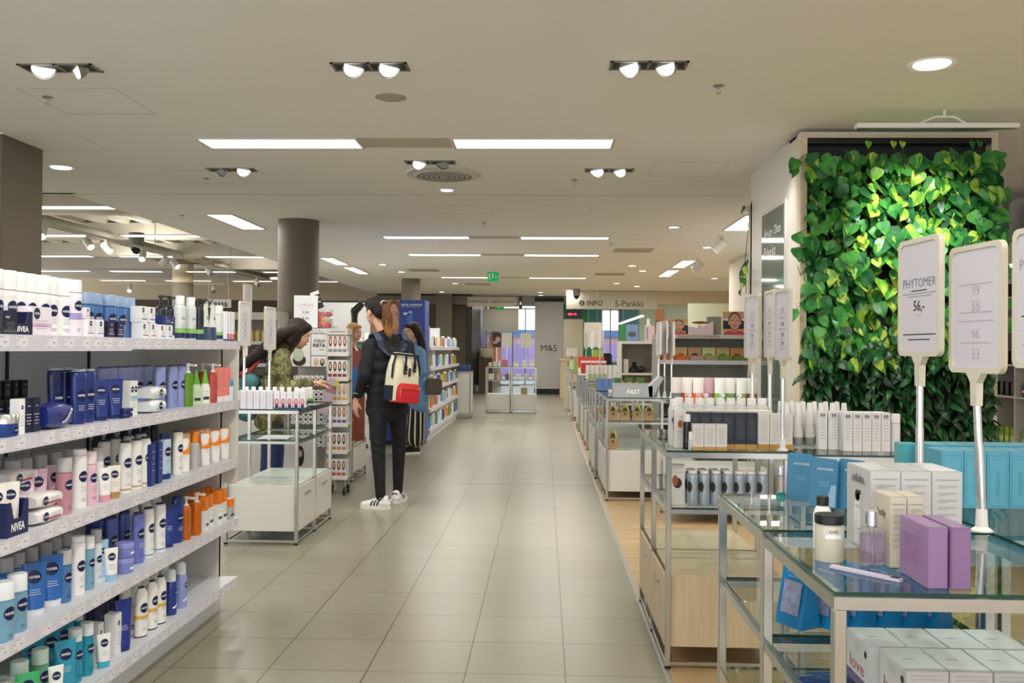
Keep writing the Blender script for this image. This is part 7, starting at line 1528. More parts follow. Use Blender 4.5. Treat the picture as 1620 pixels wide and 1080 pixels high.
# ================================================================= PEOPLE
def blob(name, caps, ells, mt, voxel=.012, smooth=6, parent=None, matf=None, mats=None, M=None, disp=None):
    """one continuous skin grown over tapered capsules and ellipsoids"""
    m = MB(); m.m(mt)
    for c_ in caps:
        p0, p1, r0, r1 = c_; p0 = Vector(p0); p1 = Vector(p1); d = p1 - p0; L = d.length
        q = Vector((0, 0, 1)).rotation_difference(d.normalized()).to_matrix().to_4x4(); q.translation = p0
        pr = [(r0 * math.sin(a), -r0 * math.cos(a)) for a in (0.001, .5, 1.0, PI / 2)] + [(r1 * math.cos(a), L + r1 * math.sin(a)) for a in (0, .55, 1.05, PI / 2 - .001)]
        m.lathe(pr, mt, 16, M=q, caps=False)
    for e in ells:
        c_, r_ = e[0], e[1]; R = e[2] if len(e) > 2 else None
        m.ell((0, 0, 0), r_, mt, 20, 14, M=Matrix.Translation(c_) @ (R.to_4x4() if R is not None else Matrix.Identity(4)))
    o = m.build(name + '_raw')
    md = o.modifiers.new('r', 'REMESH'); md.mode = 'VOXEL'; md.voxel_size = voxel; md.adaptivity = 0
    s_ = o.modifiers.new('s', 'SMOOTH'); s_.iterations = smooth; s_.factor = .5
    dg = bpy.context.evaluated_depsgraph_get(); dg.update()
    me = bpy.data.meshes.new_from_object(o.evaluated_get(dg)); bpy.data.objects.remove(o)
    me.name = name; me.materials.clear(); me.materials.append(mt)
    for x in (mats or []): me.materials.append(x)
    if disp:
        for v in me.vertices: v.co = disp(v.co)
    for p in me.polygons:
        p.use_smooth = True
        if matf: p.material_index = matf(p.center)
    o = bpy.data.objects.new(name, me); COL.objects.link(o)
    if parent: o.parent = parent
    return o
def hand(loc, d, palm, side, s=1., curl=.35):
    """capsules of a hand: palm at loc, fingers along d, palm facing 'palm'"""
    d = Vector(d).normalized(); pn = Vector(palm).normalized(); w = d.cross(pn).normalized() * side; loc = Vector(loc); out = []
    base = loc + d * .045 * s
    for k in (-1.5, -.5, .5, 1.5): out.append((loc + w * k * .013 * s, base + w * k * .019 * s + d * .035 * s, .017 * s, .0125 * s))
    for k, L in ((-1.5, .068), (-.5, .08), (.5, .076), (1.5, .06)):
        p = base + w * k * .0205 * s + d * .035 * s; dd = d; r = .0088 * s
        for j in range(3):
            dd = (dd + pn * curl * (.6 + .4 * j)).normalized(); q = p + dd * L * s * (.42, .32, .26)[j]; out.append((p, q, r, r * .9)); p = q; r *= .9
    p = loc + w * -.02 * s + d * .015 * s; q = p + (w * -.8 + d * .7 + pn * .35).normalized() * .04 * s; out.append((p, q, .013 * s, .0105 * s)); out.append((q, q + (d * .9 + pn * .5 + w * -.1).normalized() * .032 * s, .0100 * s, .0085 * s))
    return out
SK = mat('skin_light', rgb('d9a88c'), .5, noise=.05, scale=20); SK2 = mat('skin_warm', rgb('cf9c80'), .5, noise=.05, scale=20)
LIP = mat('lips', rgb('a8524e'), .4); EYE = mat('eye_white', rgb('e9e4de'), .3); IRIS = mat('iris_dark', rgb('241814'), .2)
def hair_mat(name, c1, c2, zsplit=None, c3=None):
    m = bpy.data.materials.new(name); m.use_nodes = True; nt = m.node_tree; b = nt.nodes['Principled BSDF']
    tc = nt.nodes.new('ShaderNodeTexCoord'); mp = nt.nodes.new('ShaderNodeMapping'); mp.inputs['Scale'].default_value = (60, 60, 4)
    n = nt.nodes.new('ShaderNodeTexNoise'); n.inputs['Scale'].default_value = 1.5; n.inputs['Detail'].default_value = 4
    cr = nt.nodes.new('ShaderNodeValToRGB'); cr.color_ramp.elements[0].color = (*c1, 1); cr.color_ramp.elements[1].color = (*c2, 1)
    nt.links.new(tc.outputs['Object'], mp.inputs[0]); nt.links.new(mp.outputs[0], n.inputs[0]); nt.links.new(n.outputs[0], cr.inputs[0]); nt.links.new(cr.outputs[0], b.inputs['Base Color'])
    bp = nt.nodes.new('ShaderNodeBump'); bp.inputs['Strength'].default_value = .9; bp.inputs['Distance'].default_value = .02; nt.links.new(n.outputs[0], bp.inputs['Height']); nt.links.new(bp.outputs[0], b.inputs['Normal'])
    b.inputs['Roughness'].default_value = .55; b.inputs['Specular IOR Level'].default_value = .3; return m
HB = hair_mat('hair_black', rgb('17110f'), rgb('2e211c')); HBR = hair_mat('hair_brown', rgb('4a2c1c'), rgb('7a4a2c')); HBL = hair_mat('hair_blond', rgb('9a6c3c'), rgb('d0a870')); HTIP = hair_mat('hair_tips', rgb('7a4c28'), rgb('b58a52'))
def head(parent, c, yaw_, pitch_=0., s=1., skin=SK, name='body'):
    """facial features as children; returns the rotation used"""
    R = Matrix.Rotation(yaw_, 3, 'Z') @ Matrix.Rotation(pitch_, 3, 'X'); c = Vector(c)
    P_ = lambda x, y, z: c + R @ Vector((x, y, z)) * s
    return R, P_
def head_shapes(P_, R, s=1.):
    """front is +Y: skull, jaw, cheeks, nose, lips, ears, brow"""
    e = [(P_(0, -.005, .035), (.074 * s, .094 * s, .085 * s), R), (P_(0, .028, -.025), (.062 * s, .066 * s, .078 * s), R), (P_(0, .055, -.078), (.026 * s, .026 * s, .022 * s), R),
         (P_(.034, .062, -.018), (.022 * s, .018 * s, .022 * s), R), (P_(-.034, .062, -.018), (.022 * s, .018 * s, .022 * s), R), (P_(0, .096, -.012), (.0115 * s, .014 * s, .012 * s), R), (P_(.008, .092, -.017), (.007 * s, .008 * s, .007 * s), R), (P_(-.008, .092, -.017), (.007 * s, .008 * s, .007 * s), R),
         (P_(.077, -.004, .0), (.009 * s, .021 * s, .032 * s), R), (P_(-.077, -.004, .0), (.009 * s, .021 * s, .032 * s), R), (P_(0, .083, -.044), (.021 * s, .011 * s, .010 * s), R), (P_(0, .078, .036), (.045 * s, .016 * s, .012 * s), R)]
    cps = [(P_(0, .084, .028), P_(0, .098, -.010), .008 * s, .0105 * s)]
    return cps, e
def face_parts(parent, P_, R, s=1., name='face'):
    for sx in (-1, 1):
        m = MB(); m.ell((0, 0, 0), (.0135 * s, .006 * s, .0075 * s), EYE, 12, 8, M=Matrix.Translation(P_(sx * .031, .083, .012)) @ R.to_4x4()); m.ell((0, 0, 0), (.006 * s, .004 * s, .006 * s), IRIS, 10, 6, M=Matrix.Translation(P_(sx * .031, .0875, .012)) @ R.to_4x4()); m.build('eye', parent)
        MB().tube(P_(sx * .018, .092, .031), P_(sx * .048, .08, .031), .0032 * s, HB, 8).build('eyebrow', parent)
    MB().ell((0, 0, 0), (.021 * s, .007 * s, .0065 * s), LIP, 14, 8, M=Matrix.Translation(P_(0, .094, -.044)) @ R.to_4x4()).build('lips', parent)
M_BLKC = mat('black_cotton', rgb('1b1c20'), .85, noise=.2, scale=8, bump=.15); M_BLKJ = mat('black_jeans', rgb('191a1e'), .8, noise=.2, scale=30, bump=.2); M_SHOEW = mat('white_leather', rgb('ebe9e6'), .4, noise=.02)
# ---------------------------------------------------------------- the customer with the backpack
def shoe(parent, loc, rz, up_mat, sole_mat, L=.255, stripes=None, heel=None, pitch_=0.):
    """low trainer, toe along +Y of its own frame"""
    M2 = Matrix.Translation(loc) @ Matrix.Rotation(rz, 4, 'Z')
    T = lambda x, y, z: M2 @ Vector((x, y, z))
    o = blob('shoe', [(T(0, -.045, .055), T(0, -.04, .078), .035, .034), (T(0, -.05, .045), T(0, .07, .038), .040, .036), (T(0, .02, .065), T(0, .08, .045), .032, .03), (T(-.004, .08, .036), T(-.004, .135, .032), .038, .030)], [], up_mat, .008, 5, parent)
    for v in o.data.vertices: v.co.z = max(v.co.z, .012)
    n = 28; v = []
    for z in (.0, .026):
        for k in range(n):
            a = 2 * PI * k / n; y = .04 + .128 * math.sin(a); x = .043 * math.cos(a) * (1 + .12 * math.sin(a)) ; x = math.copysign(abs(x / .043) ** .7 * .043, x); v.append(tuple(T(x, y, z)))
    MB().add(v, [(k, (k + 1) % n, n + (k + 1) % n, n + k) for k in range(n)] + [tuple(reversed(range(n))), tuple(range(n, 2 * n))], sole_mat, False).build('sole', o)
    if stripes:
        for sx in (-1, 1):
            q = MB()
            for k in range(3):
                y = .012 + .026 * k; v = []
                for (dy, z, xo) in ((0, .030, .042), (.011, .030, .042), (-.008, .074, .0345), (-.019, .074, .0345)): v.append(tuple(T(sx * xo, y + dy, z)))
                mid = [tuple(T(sx * (.0415), y - .004, .052)), tuple(T(sx * .0415, y + .008, .052))]
                q.add([v[0], v[1], mid[1], mid[0], v[2], v[3]], [(0, 1, 2, 3), (3, 2, 4, 5)], stripes)
            q.build('side_stripes', o)
        q = MB(); q.add([tuple(T(x, -.0865 + .012 * abs(x) / .02, z)) for x, z in ((-.02, .055), (.02, .055), (.022, .088), (-.022, .088))], [(0, 1, 2, 3)], stripes); q.build('heel_tab', o)
        q = MB(); q.ell((0, 0, 0), (.009, .003, .009), M_WINK, 8, 6, M=Matrix.Translation(T(0, -.088, .072))); q.build('heel_emblem', o)
    return o
px, py, fa = -1.30, 7.62, math.radians(38)
T1 = root('person', (px, py, 0), fa)            # front of the body is +Y in this frame
ca, sa = math.cos(-fa), math.sin(-fa)
def loc_(X, Y, z): dx, dy = X - px, Y - py; return (dx * ca - dy * sa, dx * sa + dy * ca, z)
fl = loc_(-1.325, 7.47, 0); fr_ = loc_(-1.235, 7.80, 0)
R1 = Matrix.Rotation(math.radians(10), 3, 'Z') @ Matrix.Rotation(-.12, 3, 'X'); hc = Vector((-.07, .08, 1.595))
P1 = lambda x, y, z: hc + R1 @ Vector((x, y, z))
c_, e_ = head_shapes(P1, R1)
hl = (-.235, .11, .87); hr = (.16, .22, 1.02)
arms = [((-.175, -.0, 1.33), (-.225, -.02, 1.08), .035, .03), ((-.225, -.02, 1.08), (-.232, .06, .92), .028, .023), ((-.232, .06, .92), hl, .023, .019), ((.175, 0, 1.33), (.24, -.01, 1.10), .04, .034), ((.24, -.01, 1.10), hr, .032, .022)]
sk = blob('body', c_ + [((-.01, .0, 1.38), (-.06, .06, 1.53), .052, .048), ((-.12, 0, 1.33), (.12, 0, 1.33), .03, .03), ((0, 0, 1.33), (0, 0, .98), .055, .07), ((-.08, 0, .92), (fl[0] * .6 - .045, fl[1] * .55, .50), .06, .038), ((fl[0] * .6 - .045, fl[1] * .55, .50), fl[:2] + (.08,), .038, .03), ((.08, 0, .92), (fr_[0] * .6 + .045, fr_[1] * .55, .50), .06, .038), ((fr_[0] * .6 + .045, fr_[1] * .55, .50), fr_[:2] + (.08,), .038, .03)] + arms + hand(hl, (0, .1, -1), (1, 0, .1), -1, .95) + hand(hr, (.1, .8, .1), (-.6, .1, -.6), 1, .95), e_, SK, .0055, 3, T1)
face_parts(sk, P1, R1)
# black sweatshirt
tb = [((-.085, 0, 1.352), (.085, 0, 1.352), .062, .062), ((-.150, -.005, 1.330), (.150, -.005, 1.330), .058, .058), ((-.085, .0, 1.25), (.085, .0, 1.25), .095, .095), ((-.08, 0, 1.15), (.08, 0, 1.15), .097, .097), ((-.082, 0, 1.04), (.082, 0, 1.04), .098, .098), ((-.085, 0, .94), (.085, 0, .94), .100, .100), ((-.088, 0, .86), (.088, 0, .86), .102, .102), ((-.09, -.0, .79), (.09, -.0, .79), .100, .100), ((0, -.0, 1.36), (-.025, .025, 1.43), .07, .060),
      ((-.172, -.005, 1.32), (-.232, -.03, 1.08), .064, .055), ((-.232, -.03, 1.08), (-.238, .055, .93), .054, .043), ((.172, -.005, 1.32), (.23, -.02, 1.10), .064, .055), ((.23, -.02, 1.10), (.18, .17, 1.03), .054, .042)]
sw = blob('sweatshirt', tb, [], M_BLKC, .010, 6, T1)
for v in sw.data.vertices:
    v.co.x += .003 * math.sin(v.co.z * 31 + v.co.y * 40 + v.co.x * 22); v.co.y += .003 * math.sin(v.co.z * 43 + v.co.x * 44)
MB().lathe([(.046, -.004), (.047, .004)], P('9a9aa0', .6), 20, c=(0, 0, 0), M=Matrix.Translation((-.238, .05, .935)), caps=False).build('cuff_piping', sw)
legs = [((-.085, 0, .93), (.085, 0, .93), .098, .098), ((-.09, -.01, .86), (.09, -.01, .86), .09, .09), ((-.088, 0, .86), (fl[0] * .6 - .045, fl[1] * .55, .50), .092, .06), ((fl[0] * .6 - .045, fl[1] * .55, .50), (fl[0], fl[1], .13), .060, .042), ((fl[0], fl[1], .15), (fl[0], fl[1], .10), .043, .042), ((.088, 0, .86), (fr_[0] * .6 + .045, fr_[1] * .55, .50), .092, .06), ((fr_[0] * .6 + .045, fr_[1] * .55, .50), (fr_[0], fr_[1], .13), .06, .042), ((fr_[0], fr_[1], .15), (fr_[0], fr_[1], .10), .043, .042)]
jn = blob('jeans', legs, [], M_BLKJ, .009, 5, T1)
for v in jn.data.vertices:
    if v.co.z < .7: k = .0022 * math.sin(v.co.z * 70 + v.co.x * 60 + 3 * math.sin(v.co.z * 13)) * (1 if v.co.z < .3 or .42 < v.co.z < .58 else .4); v.co.x += k; v.co.y += k
MB().tube((fl[0], fl[1], .085), (fl[0], fl[1], .11), .036, P('a9a8a6', .8), 16).build('sock', jn)
shoe(T1, (fl[0], fl[1], 0), math.radians(80) - fa + .1, M_SHOEW, M_SHOEW, stripes=M_BLACK)
shoe(T1, (fr_[0], fr_[1], 0), math.radians(-12) - fa, M_SHOEW, M_SHOEW, stripes=M_BLACK)
# hair: cap of hair, bun base and a long pony tail
hc_e = [(P1(0, -.018, .052), (.086, .098, .088), R1), (P1(0, -.06, .01), (.07, .055, .07), R1), (P1(-.02, .03, .082), (.06, .06, .05), R1), (P1(0, .045, .085), (.06, .045, .035), R1)]
hr_c = [(P1(0, -.095, .06), P1(0, -.125, .055), .03, .028)]
hair = blob('hair', hr_c + [(P1(.065, .01, .05), P1(.07, .012, -.01), .02, .008), (P1(-.068, .01, .05), P1(-.073, .012, -.01), .02, .008)], hc_e, HB, .008, 4, T1)
pt = [P1(0, -.105, .055), P1(.0, -.13, .03), P1(.005, -.135, -.05), P1(.01, -.13, -.12), P1(.015, -.13, -.19), P1(.03, -.125, -.235)]
rs = [.024, .036, .046, .044, .030, .006]
pn = blob('pony_tail', [(a, b, r0, r1) for a, b, r0, r1 in zip(pt[:-1], pt[1:], rs[:-1], rs[1:])], [], HBR, .008, 3, hair, matf=lambda c: 1 if c.z < 1.50 + .03 * math.sin(c.x * 260) + .02 * math.sin(c.y * 330) else 0, mats=[HTIP])
MB().tube(P1(0, -.098, .06), P1(0, -.112, .056), .034, P('e6c8c4', .5), 18).build('hair_band', hair)
tag(T1, 'person in black sweatshirt and black jeans with a pony tail, looking left at the shelves', 'person')
# backpack on the back
BP = root('backpack', (px, py, 0), fa)
R3 = Matrix.Rotation(math.radians(-12), 3, 'Z'); bc = Vector((.02, -.200, 1.055))
B4 = Matrix.Translation(bc) @ Matrix.Rotation(math.radians(8), 4, 'Z') @ Matrix.Rotation(math.radians(5), 4, 'Y') @ Matrix.Diagonal((.95, 1.05, 1.18, 1))
CREAM = mat('cream_canvas', rgb('d9d2b6'), .8, noise=.06, scale=60, bump=.1); RED = mat('red_canvas', rgb('c4202c'), .75, noise=.06, scale=60, bump=.1); NVY = mat('navy_canvas', rgb('1c2634'), .8, noise=.1, scale=60, bump=.1); NVS = mat('strap_navy', rgb('3a465a'), .7, noise=.08)
def bpk(u, k):     # rounded body: width & depth by height
    return u
prof = [(-.155, .130, .075), (-.15, .138, .083), (-.05, .142, .09), (.04, .138, .085), (.10, .128, .07), (.15, .112, .05), (.172, .10, .035), (.178, .09, .022)]
m = MB(); n = 36; v = []; 
for (z, w, d) in prof:
    for k in range(n):
        a = 2 * PI * k / n; x = math.copysign(abs(math.cos(a)) ** .45, math.cos(a)) * w; y = math.copysign(abs(math.sin(a)) ** .5, math.sin(a)) * d; v.append((x, y, z))
f = [(i * n + k, i * n + (k + 1) % n, (i + 1) * n + (k + 1) % n, (i + 1) * n + k) for i in range(len(prof) - 1) for k in range(n)]
mts = {'c': [], 'r': [], 'n': []}
for q_ in f:
    c0 = sum((Vector(v[i]) for i in q_), Vector()) / 4
    mts['n' if (c0.y > .03 or (c0.z < -.045 and abs(c0.x) > .132) ) else 'c'].append(q_)
m.add(v, mts['c'], CREAM, True, B4); m.add(v, mts['n'], NVY, True, B4); m.add(v[:n], [tuple(reversed(range(n)))], NVY, False, B4); m.add(v[-n:], [tuple(range(n))], CREAM, False, B4)
m.build('bag_body', BP)
def bul(x, z, off=0.): return (x, -(.088 if z < .03 else .088 - (z - .03) * .28) - off, z)
fp = MB(); vv = []
for z, w, d in ((-.165, .10, .09), (-.16, .122, .112), (-.10, .126, .116), (-.055, .126, .108), (-.03, .118, .092)):
    for k in range(n): a = 2 * PI * k / n; vv.append((math.copysign(abs(math.cos(a)) ** .4, math.cos(a)) * w + .01, math.copysign(abs(math.sin(a)) ** .45, math.sin(a)) * d * (1 if math.sin(a) < 0 else .3), z))
fp.add(vv, [(i * n + k, i * n + (k + 1) % n, (i + 1) * n + (k + 1) % n, (i + 1) * n + k) for i in range(4) for k in range(n)] + [tuple(reversed(range(n))), tuple(4 * n + k for k in range(n))], RED, True, B4); fr0 = fp.build('front_pocket', BP)
z1 = MB().path([tuple(B4 @ Vector((x, -.119, -.062 + .0 * x))) for x in (-.105, -.05, 0, .06, .12)], .0035, mat('gold_zip', rgb('c9a04c'), .3, .8), 8); z1.path([tuple(B4 @ Vector((-.10, -.119, -.062))), tuple(B4 @ Vector((-.102, -.121, -.12)))], .003, MC['gold_zip']); z1.build('zip', fr0)
q = MB(); TOPB = [(-.11, 0), (-.115, -.055), (-.07, -.062), (.07, -.062), (.115, -.055), (.11, 0)]
q.path([tuple(B4 @ Vector((x, y, .165))) for x, y in TOPB], .010, NVY, 10).path([tuple(B4 @ Vector((-.115, -.045, .165))), tuple(B4 @ Vector((-.142, -.05, .09))), tuple(B4 @ Vector((-.146, -.05, .0)))], .009, NVY, 10).path([tuple(B4 @ Vector((.115, -.045, .165))), tuple(B4 @ Vector((.142, -.05, .09))), tuple(B4 @ Vector((.146, -.05, .03)))], .009, NVY, 10)
q.build('top_piping', BP); q = MB()
for sx in (-.05, .055): q.path([tuple(B4 @ Vector((sx, -.01, .172))), tuple(B4 @ Vector((sx * .95, -.01, .235))), tuple(B4 @ Vector((sx * .4, -.01, .262)))], .009, NVY, 10)
q.path([tuple(B4 @ Vector((-.02, -.01, .262))), tuple(B4 @ Vector((.022, -.01, .262)))], .011, NVY, 10); q.build('carry_handle', BP)
for sx, z_ in ((-.045, .06), (.05, .08)):
    q = MB(); q.box(sx - .010, -.094, z_ + .0, sx + .010, -.088, .168, NVY, B4).box(sx - .014, -.1, z_ - .03, sx + .014, -.089, z_ + .03, M_BLACK, B4); q.build('webbing_strap', BP); MB().tube(B4 @ Vector((sx, -.1, z_ - .012)), B4 @ Vector((sx, -.103, z_ - .012)), .006, M_CHROME2, 12).build('rivet', BP)
MB().box(-.008, -.094, .02, .016, -.088, .075, P('3a3430', .6), B4).build('woven_badge', BP)
S1 = MB(); up_ = [(-.10, -.07, 1.30), (-.125, -.08, 1.36), (-.13, -.03, 1.415), (-.125, .04, 1.40), (-.125, .085, 1.32), (-.13, .10, 1.15), (-.12, .05, 1.0)]; dn = [(-x, y, z) for x, y, z in up_]
def strap(pts, w=.028):
    mb = MB(); vs = []
    for i, p in enumerate(pts):
        p = Vector(p); out = Vector((0, p.y, p.z - 1.3)); out = out.normalized() * .008 if out.length > 0 else out
        vs += [tuple(p + Vector((-w, 0, 0)) + out), tuple(p + Vector((w, 0, 0)) + out), tuple(p + Vector((w, 0, 0)) + out * 2), tuple(p + Vector((-w, 0, 0)) + out * 2)]
    fs = []
    for i in range(len(pts) - 1):
        for a in range(4): b_ = (a + 1) % 4; fs.append((4 * i + a, 4 * i + b_, 4 * i + 4 + b_, 4 * i + 4 + a))
    return mb.add(vs, fs + [(0, 1, 2, 3), tuple(4 * (len(pts) - 1) + k for k in (3, 2, 1, 0))], NVS, True)
strap(up_).build('shoulder_strap', BP); strap(dn).build('shoulder_strap', BP)
strap([(-.02, -.10, 1.24), (-.07, -.095, 1.27), (-.10, -.08, 1.30)], .02).build('strap_root', BP); strap([(.03, -.10, 1.26), (.08, -.095, 1.29), (.10, -.08, 1.30)], .02).build('strap_root', BP)
tag(BP, 'cream, red and navy backpack worn by the person in black', 'backpack')

# ---------------------------------------------------------------- camouflage jacket customer leaning over the display
def cam_mat():
    m = bpy.data.materials.new('camouflage_cloth'); m.use_nodes = True; nt = m.node_tree; b = nt.nodes['Principled BSDF']
    tc = nt.nodes.new('ShaderNodeTexCoord'); n = nt.nodes.new('ShaderNodeTexNoise'); n.inputs['Scale'].default_value = 14; n.inputs['Detail'].default_value = 1.5
    cr = nt.nodes.new('ShaderNodeValToRGB'); cr.color_ramp.interpolation = 'CONSTANT'; e = cr.color_ramp.elements
    e[0].color = (*rgb('4d4a2c'), 1); e[1].position = .46; e[1].color = (*rgb('75764a'), 1); x = e.new(.54); x.color = (*rgb('5b5630'), 1); x = e.new(.62); x.color = (*rgb('8d8c5c'), 1)
    nt.links.new(tc.outputs['Object'], n.inputs[0]); nt.links.new(n.outputs[0], cr.inputs[0]); nt.links.new(cr.outputs[0], b.inputs['Base Color']); b.inputs['Roughness'].default_value = .85; return m
CAM = cam_mat(); JE = mat('blue_jeans', rgb('27365c'), .8, noise=.2, scale=40, bump=.1)
T2 = root('person', (-2.22, 7.45, 0), -PI / 2 + .25)     # front of the body faces the display at right
R5 = Matrix.Rotation(.2, 3, 'Z') @ Matrix.Rotation(-.4, 3, 'X'); hc2 = Vector((-.0, .20, 1.405)); P2 = lambda x, y, z: hc2 + R5 @ Vector((x, y, z))
c_, e_ = head_shapes(P2, R5)
hl2 = (-.12, .33, .99); hr2 = (.12, .33, 1.02)
sk2 = blob('body', c_ + [((0, .09, 1.24), P2(0, -.01, -.05), .05, .047), ((0, .06, 1.2), (0, 0, .95), .06, .07), ((-.16, .09, 1.18), (-.20, .09, .97), .034, .03), ((-.20, .09, .97), hl2, .03, .02), ((.16, .09, 1.18), (.20, .10, .97), .034, .03), ((.20, .10, .97), hr2, .03, .02), ((-.09, 0, .85), (-.09, .03, .1), .06, .04), ((.09, 0, .85), (.09, -.04, .1), .06, .04)] + hand(hl2, (.2, 1, 0), (0, 0, -1), -1, .95) + hand(hr2, (-.2, 1, .1), (0, 0, -1), 1, .95), e_, SK2, .006, 3, T2)
face_parts(sk2, P2, R5)
jk = blob('camouflage_jacket', [((-.11, .08, 1.23), (.11, .08, 1.23), .072, .072), ((-.10, .05, 1.12), (.10, .05, 1.12), .11, .11), ((-.09, .02, .98), (.09, .02, .98), .115, .115), ((-.10, -.01, .84), (.10, -.01, .84), .12, .12), ((-.10, -.02, .74), (.10, -.02, .74), .12, .12), ((-.16, .08, 1.2), (-.21, .09, .97), .07, .06), ((-.21, .09, .97), (-.14, .27, .98), .06, .05), ((.16, .08, 1.2), (.21, .10, .97), .07, .06), ((.21, .10, .97), (.14, .28, 1.01), .06, .05), ((0, .08, 1.27), (0, .11, 1.31), .08, .07)], [], CAM, .011, 5, T2)
for v in jk.data.vertices: v.co.x += .008 * math.sin(v.co.z * 34 + v.co.y * 16); v.co.y += .007 * math.sin(v.co.z * 45)
blob('jeans', [((-.09, 0, .82), (.09, 0, .82), .10, .10), ((-.09, 0, .8), (-.09, .04, .46), .09, .065), ((-.09, .04, .46), (-.09, .03, .10), .065, .05), ((.09, 0, .8), (.09, -.01, .46), .09, .065), ((.09, -.01, .46), (.09, -.04, .10), .065, .05)], [], JE, .011, 5, T2)
shoe(T2, (-.09, .03, 0), 0, M_BLACK, M_SHOEW); shoe(T2, (.09, -.04, 0), 0, M_BLACK, M_SHOEW)
h2 = [(P2(0, -.02, .05), (.088, .1, .09), R5), (P2(0, -.07, .0), (.08, .06, .09), R5), (P2(0, .04, .09), (.06, .05, .035), R5)]
hs = []
for sx in (-.075, -.04, 0, .04, .075):
    hs += [(P2(sx, -.05, .03), P2(sx * 1.15, -.15, -.07), .045, .055), (P2(sx * 1.15, -.15, -.07), Vector((sx * 1.4, -.06, 1.28)), .055, .055), (Vector((sx * 1.4, -.06, 1.28)), Vector((sx * 1.5, -.19, 1.18)), .055, .042), (Vector((sx * 1.5, -.19, 1.18)), Vector((sx * 1.5, -.36, 1.07)), .042, .012)]
for sx in (-.078, .078): hs += [(P2(sx, .0, .04), P2(sx * 1.08, .01, -.05), .022, .018), (P2(sx * 1.08, .01, -.05), Vector((sx * 1.25, .12, 1.26)), .018, .015)]
hs += [(P2(.078, -.02, .03), P2(.088, -.05, -.08), .035, .03), (P2(-.078, -.02, .03), P2(-.088, -.05, -.08), .035, .03)]
blob('hair', hs, h2, HB, .009, 3, T2)
tag(T2, 'person with long dark hair in a camouflage jacket leaning towards the display', 'person')
BP2 = root('backpack', (-2.22, 7.45, 0), -PI / 2 + .25); TEAL = mat('teal_canvas', rgb('3f7378'), .75, noise=.08, scale=50, bump=.1); REDS = mat('red_strap', rgb('c4423c'), .7)
blob('bag_body', [((-.08, -.17, 1.02), (.08, -.17, 1.02), .085, .085), ((-.09, -.19, .90), (.09, -.19, .90), .10, .10), ((-.09, -.19, .80), (.09, -.19, .80), .095, .095)], [], TEAL, .012, 4, BP2)
q = MB()
for sx in (-1, 1): q.path([(sx * .10, -.18, 1.10), (sx * .12, -.06, 1.25), (sx * .13, .03, 1.305)], .014, REDS, 8)
q.path([(-.12, -.22, 1.08), (-.08, -.25, 1.12), (.08, -.25, 1.12), (.12, -.22, 1.08)], .016, REDS, 8).path([(.1, -.27, 1.07), (.05, -.28, .9), (.1, -.28, .8)], .01, REDS, 8); q.build('red_straps', BP2)
tag(BP2, 'teal backpack with red straps worn by the person in camouflage', 'backpack')

# ---------------------------------------------------------------- customer on the phone
T3 = root('person', (-1.63, 11.5, 0), PI - .95)      # front (+Y) turned to the viewer's left
DEN = mat('light_denim', rgb('6f97c4'), .8, noise=.12, scale=30, bump=.1)
R6 = Matrix.Rotation(.1, 3, 'Z') @ Matrix.Rotation(-.1, 3, 'X'); hc3 = Vector((0, .03, 1.50)); P3 = lambda x, y, z: hc3 + R6 @ Vector((x, y, z))
c_, e_ = head_shapes(P3, R6); hr3 = P3(.095, .03, -.06)
hx3 = (-.2, .16, .88)
sk3 = blob('body', c_ + [((0, 0, 1.28), (0, .015, 1.43), .05, .046), ((0, 0, 1.25), (0, 0, .95), .09, .1), ((.17, 0, 1.25), (.25, .09, 1.06), .038, .032), ((.25, .09, 1.06), hr3, .03, .02), ((-.17, 0, 1.25), (-.23, .02, 1.02), .038, .032), ((-.23, .02, 1.02), hx3, .03, .02), ((-.08, 0, .85), (-.08, .02, .1), .06, .04), ((.08, 0, .85), (.08, -.05, .1), .06, .04)] + hand(hr3, (-.1, .1, 1), (-1, 0, 0), -1, .9, .25) + hand(hx3, (0, .3, -1), (1, 0, 0), -1, .9), e_, SK, .006, 3, T3)
face_parts(sk3, P3, R6)
blob('denim_coat', [((-.11, 0, 1.27), (.11, 0, 1.27), .07, .07), ((-.10, 0, 1.15), (.10, 0, 1.15), .10, .10), ((-.11, 0, 1.0), (.11, 0, 1.0), .11, .11), ((-.13, 0, .85), (.13, 0, .85), .12, .12), ((-.15, 0, .70), (.15, 0, .70), .125, .125), ((-.15, 0, .62), (.15, 0, .62), .12, .12), ((.17, 0, 1.25), (.26, .09, 1.06), .065, .055), ((.26, .09, 1.06), (.16, .07, 1.30), .05, .042), ((-.17, 0, 1.25), (-.245, .02, 1.02), .065, .055), ((-.245, .02, 1.02), (-.21, .13, .92), .052, .045), ((0, 0, 1.30), (0, .01, 1.36), .07, .06)], [], DEN, .011, 5, T3)
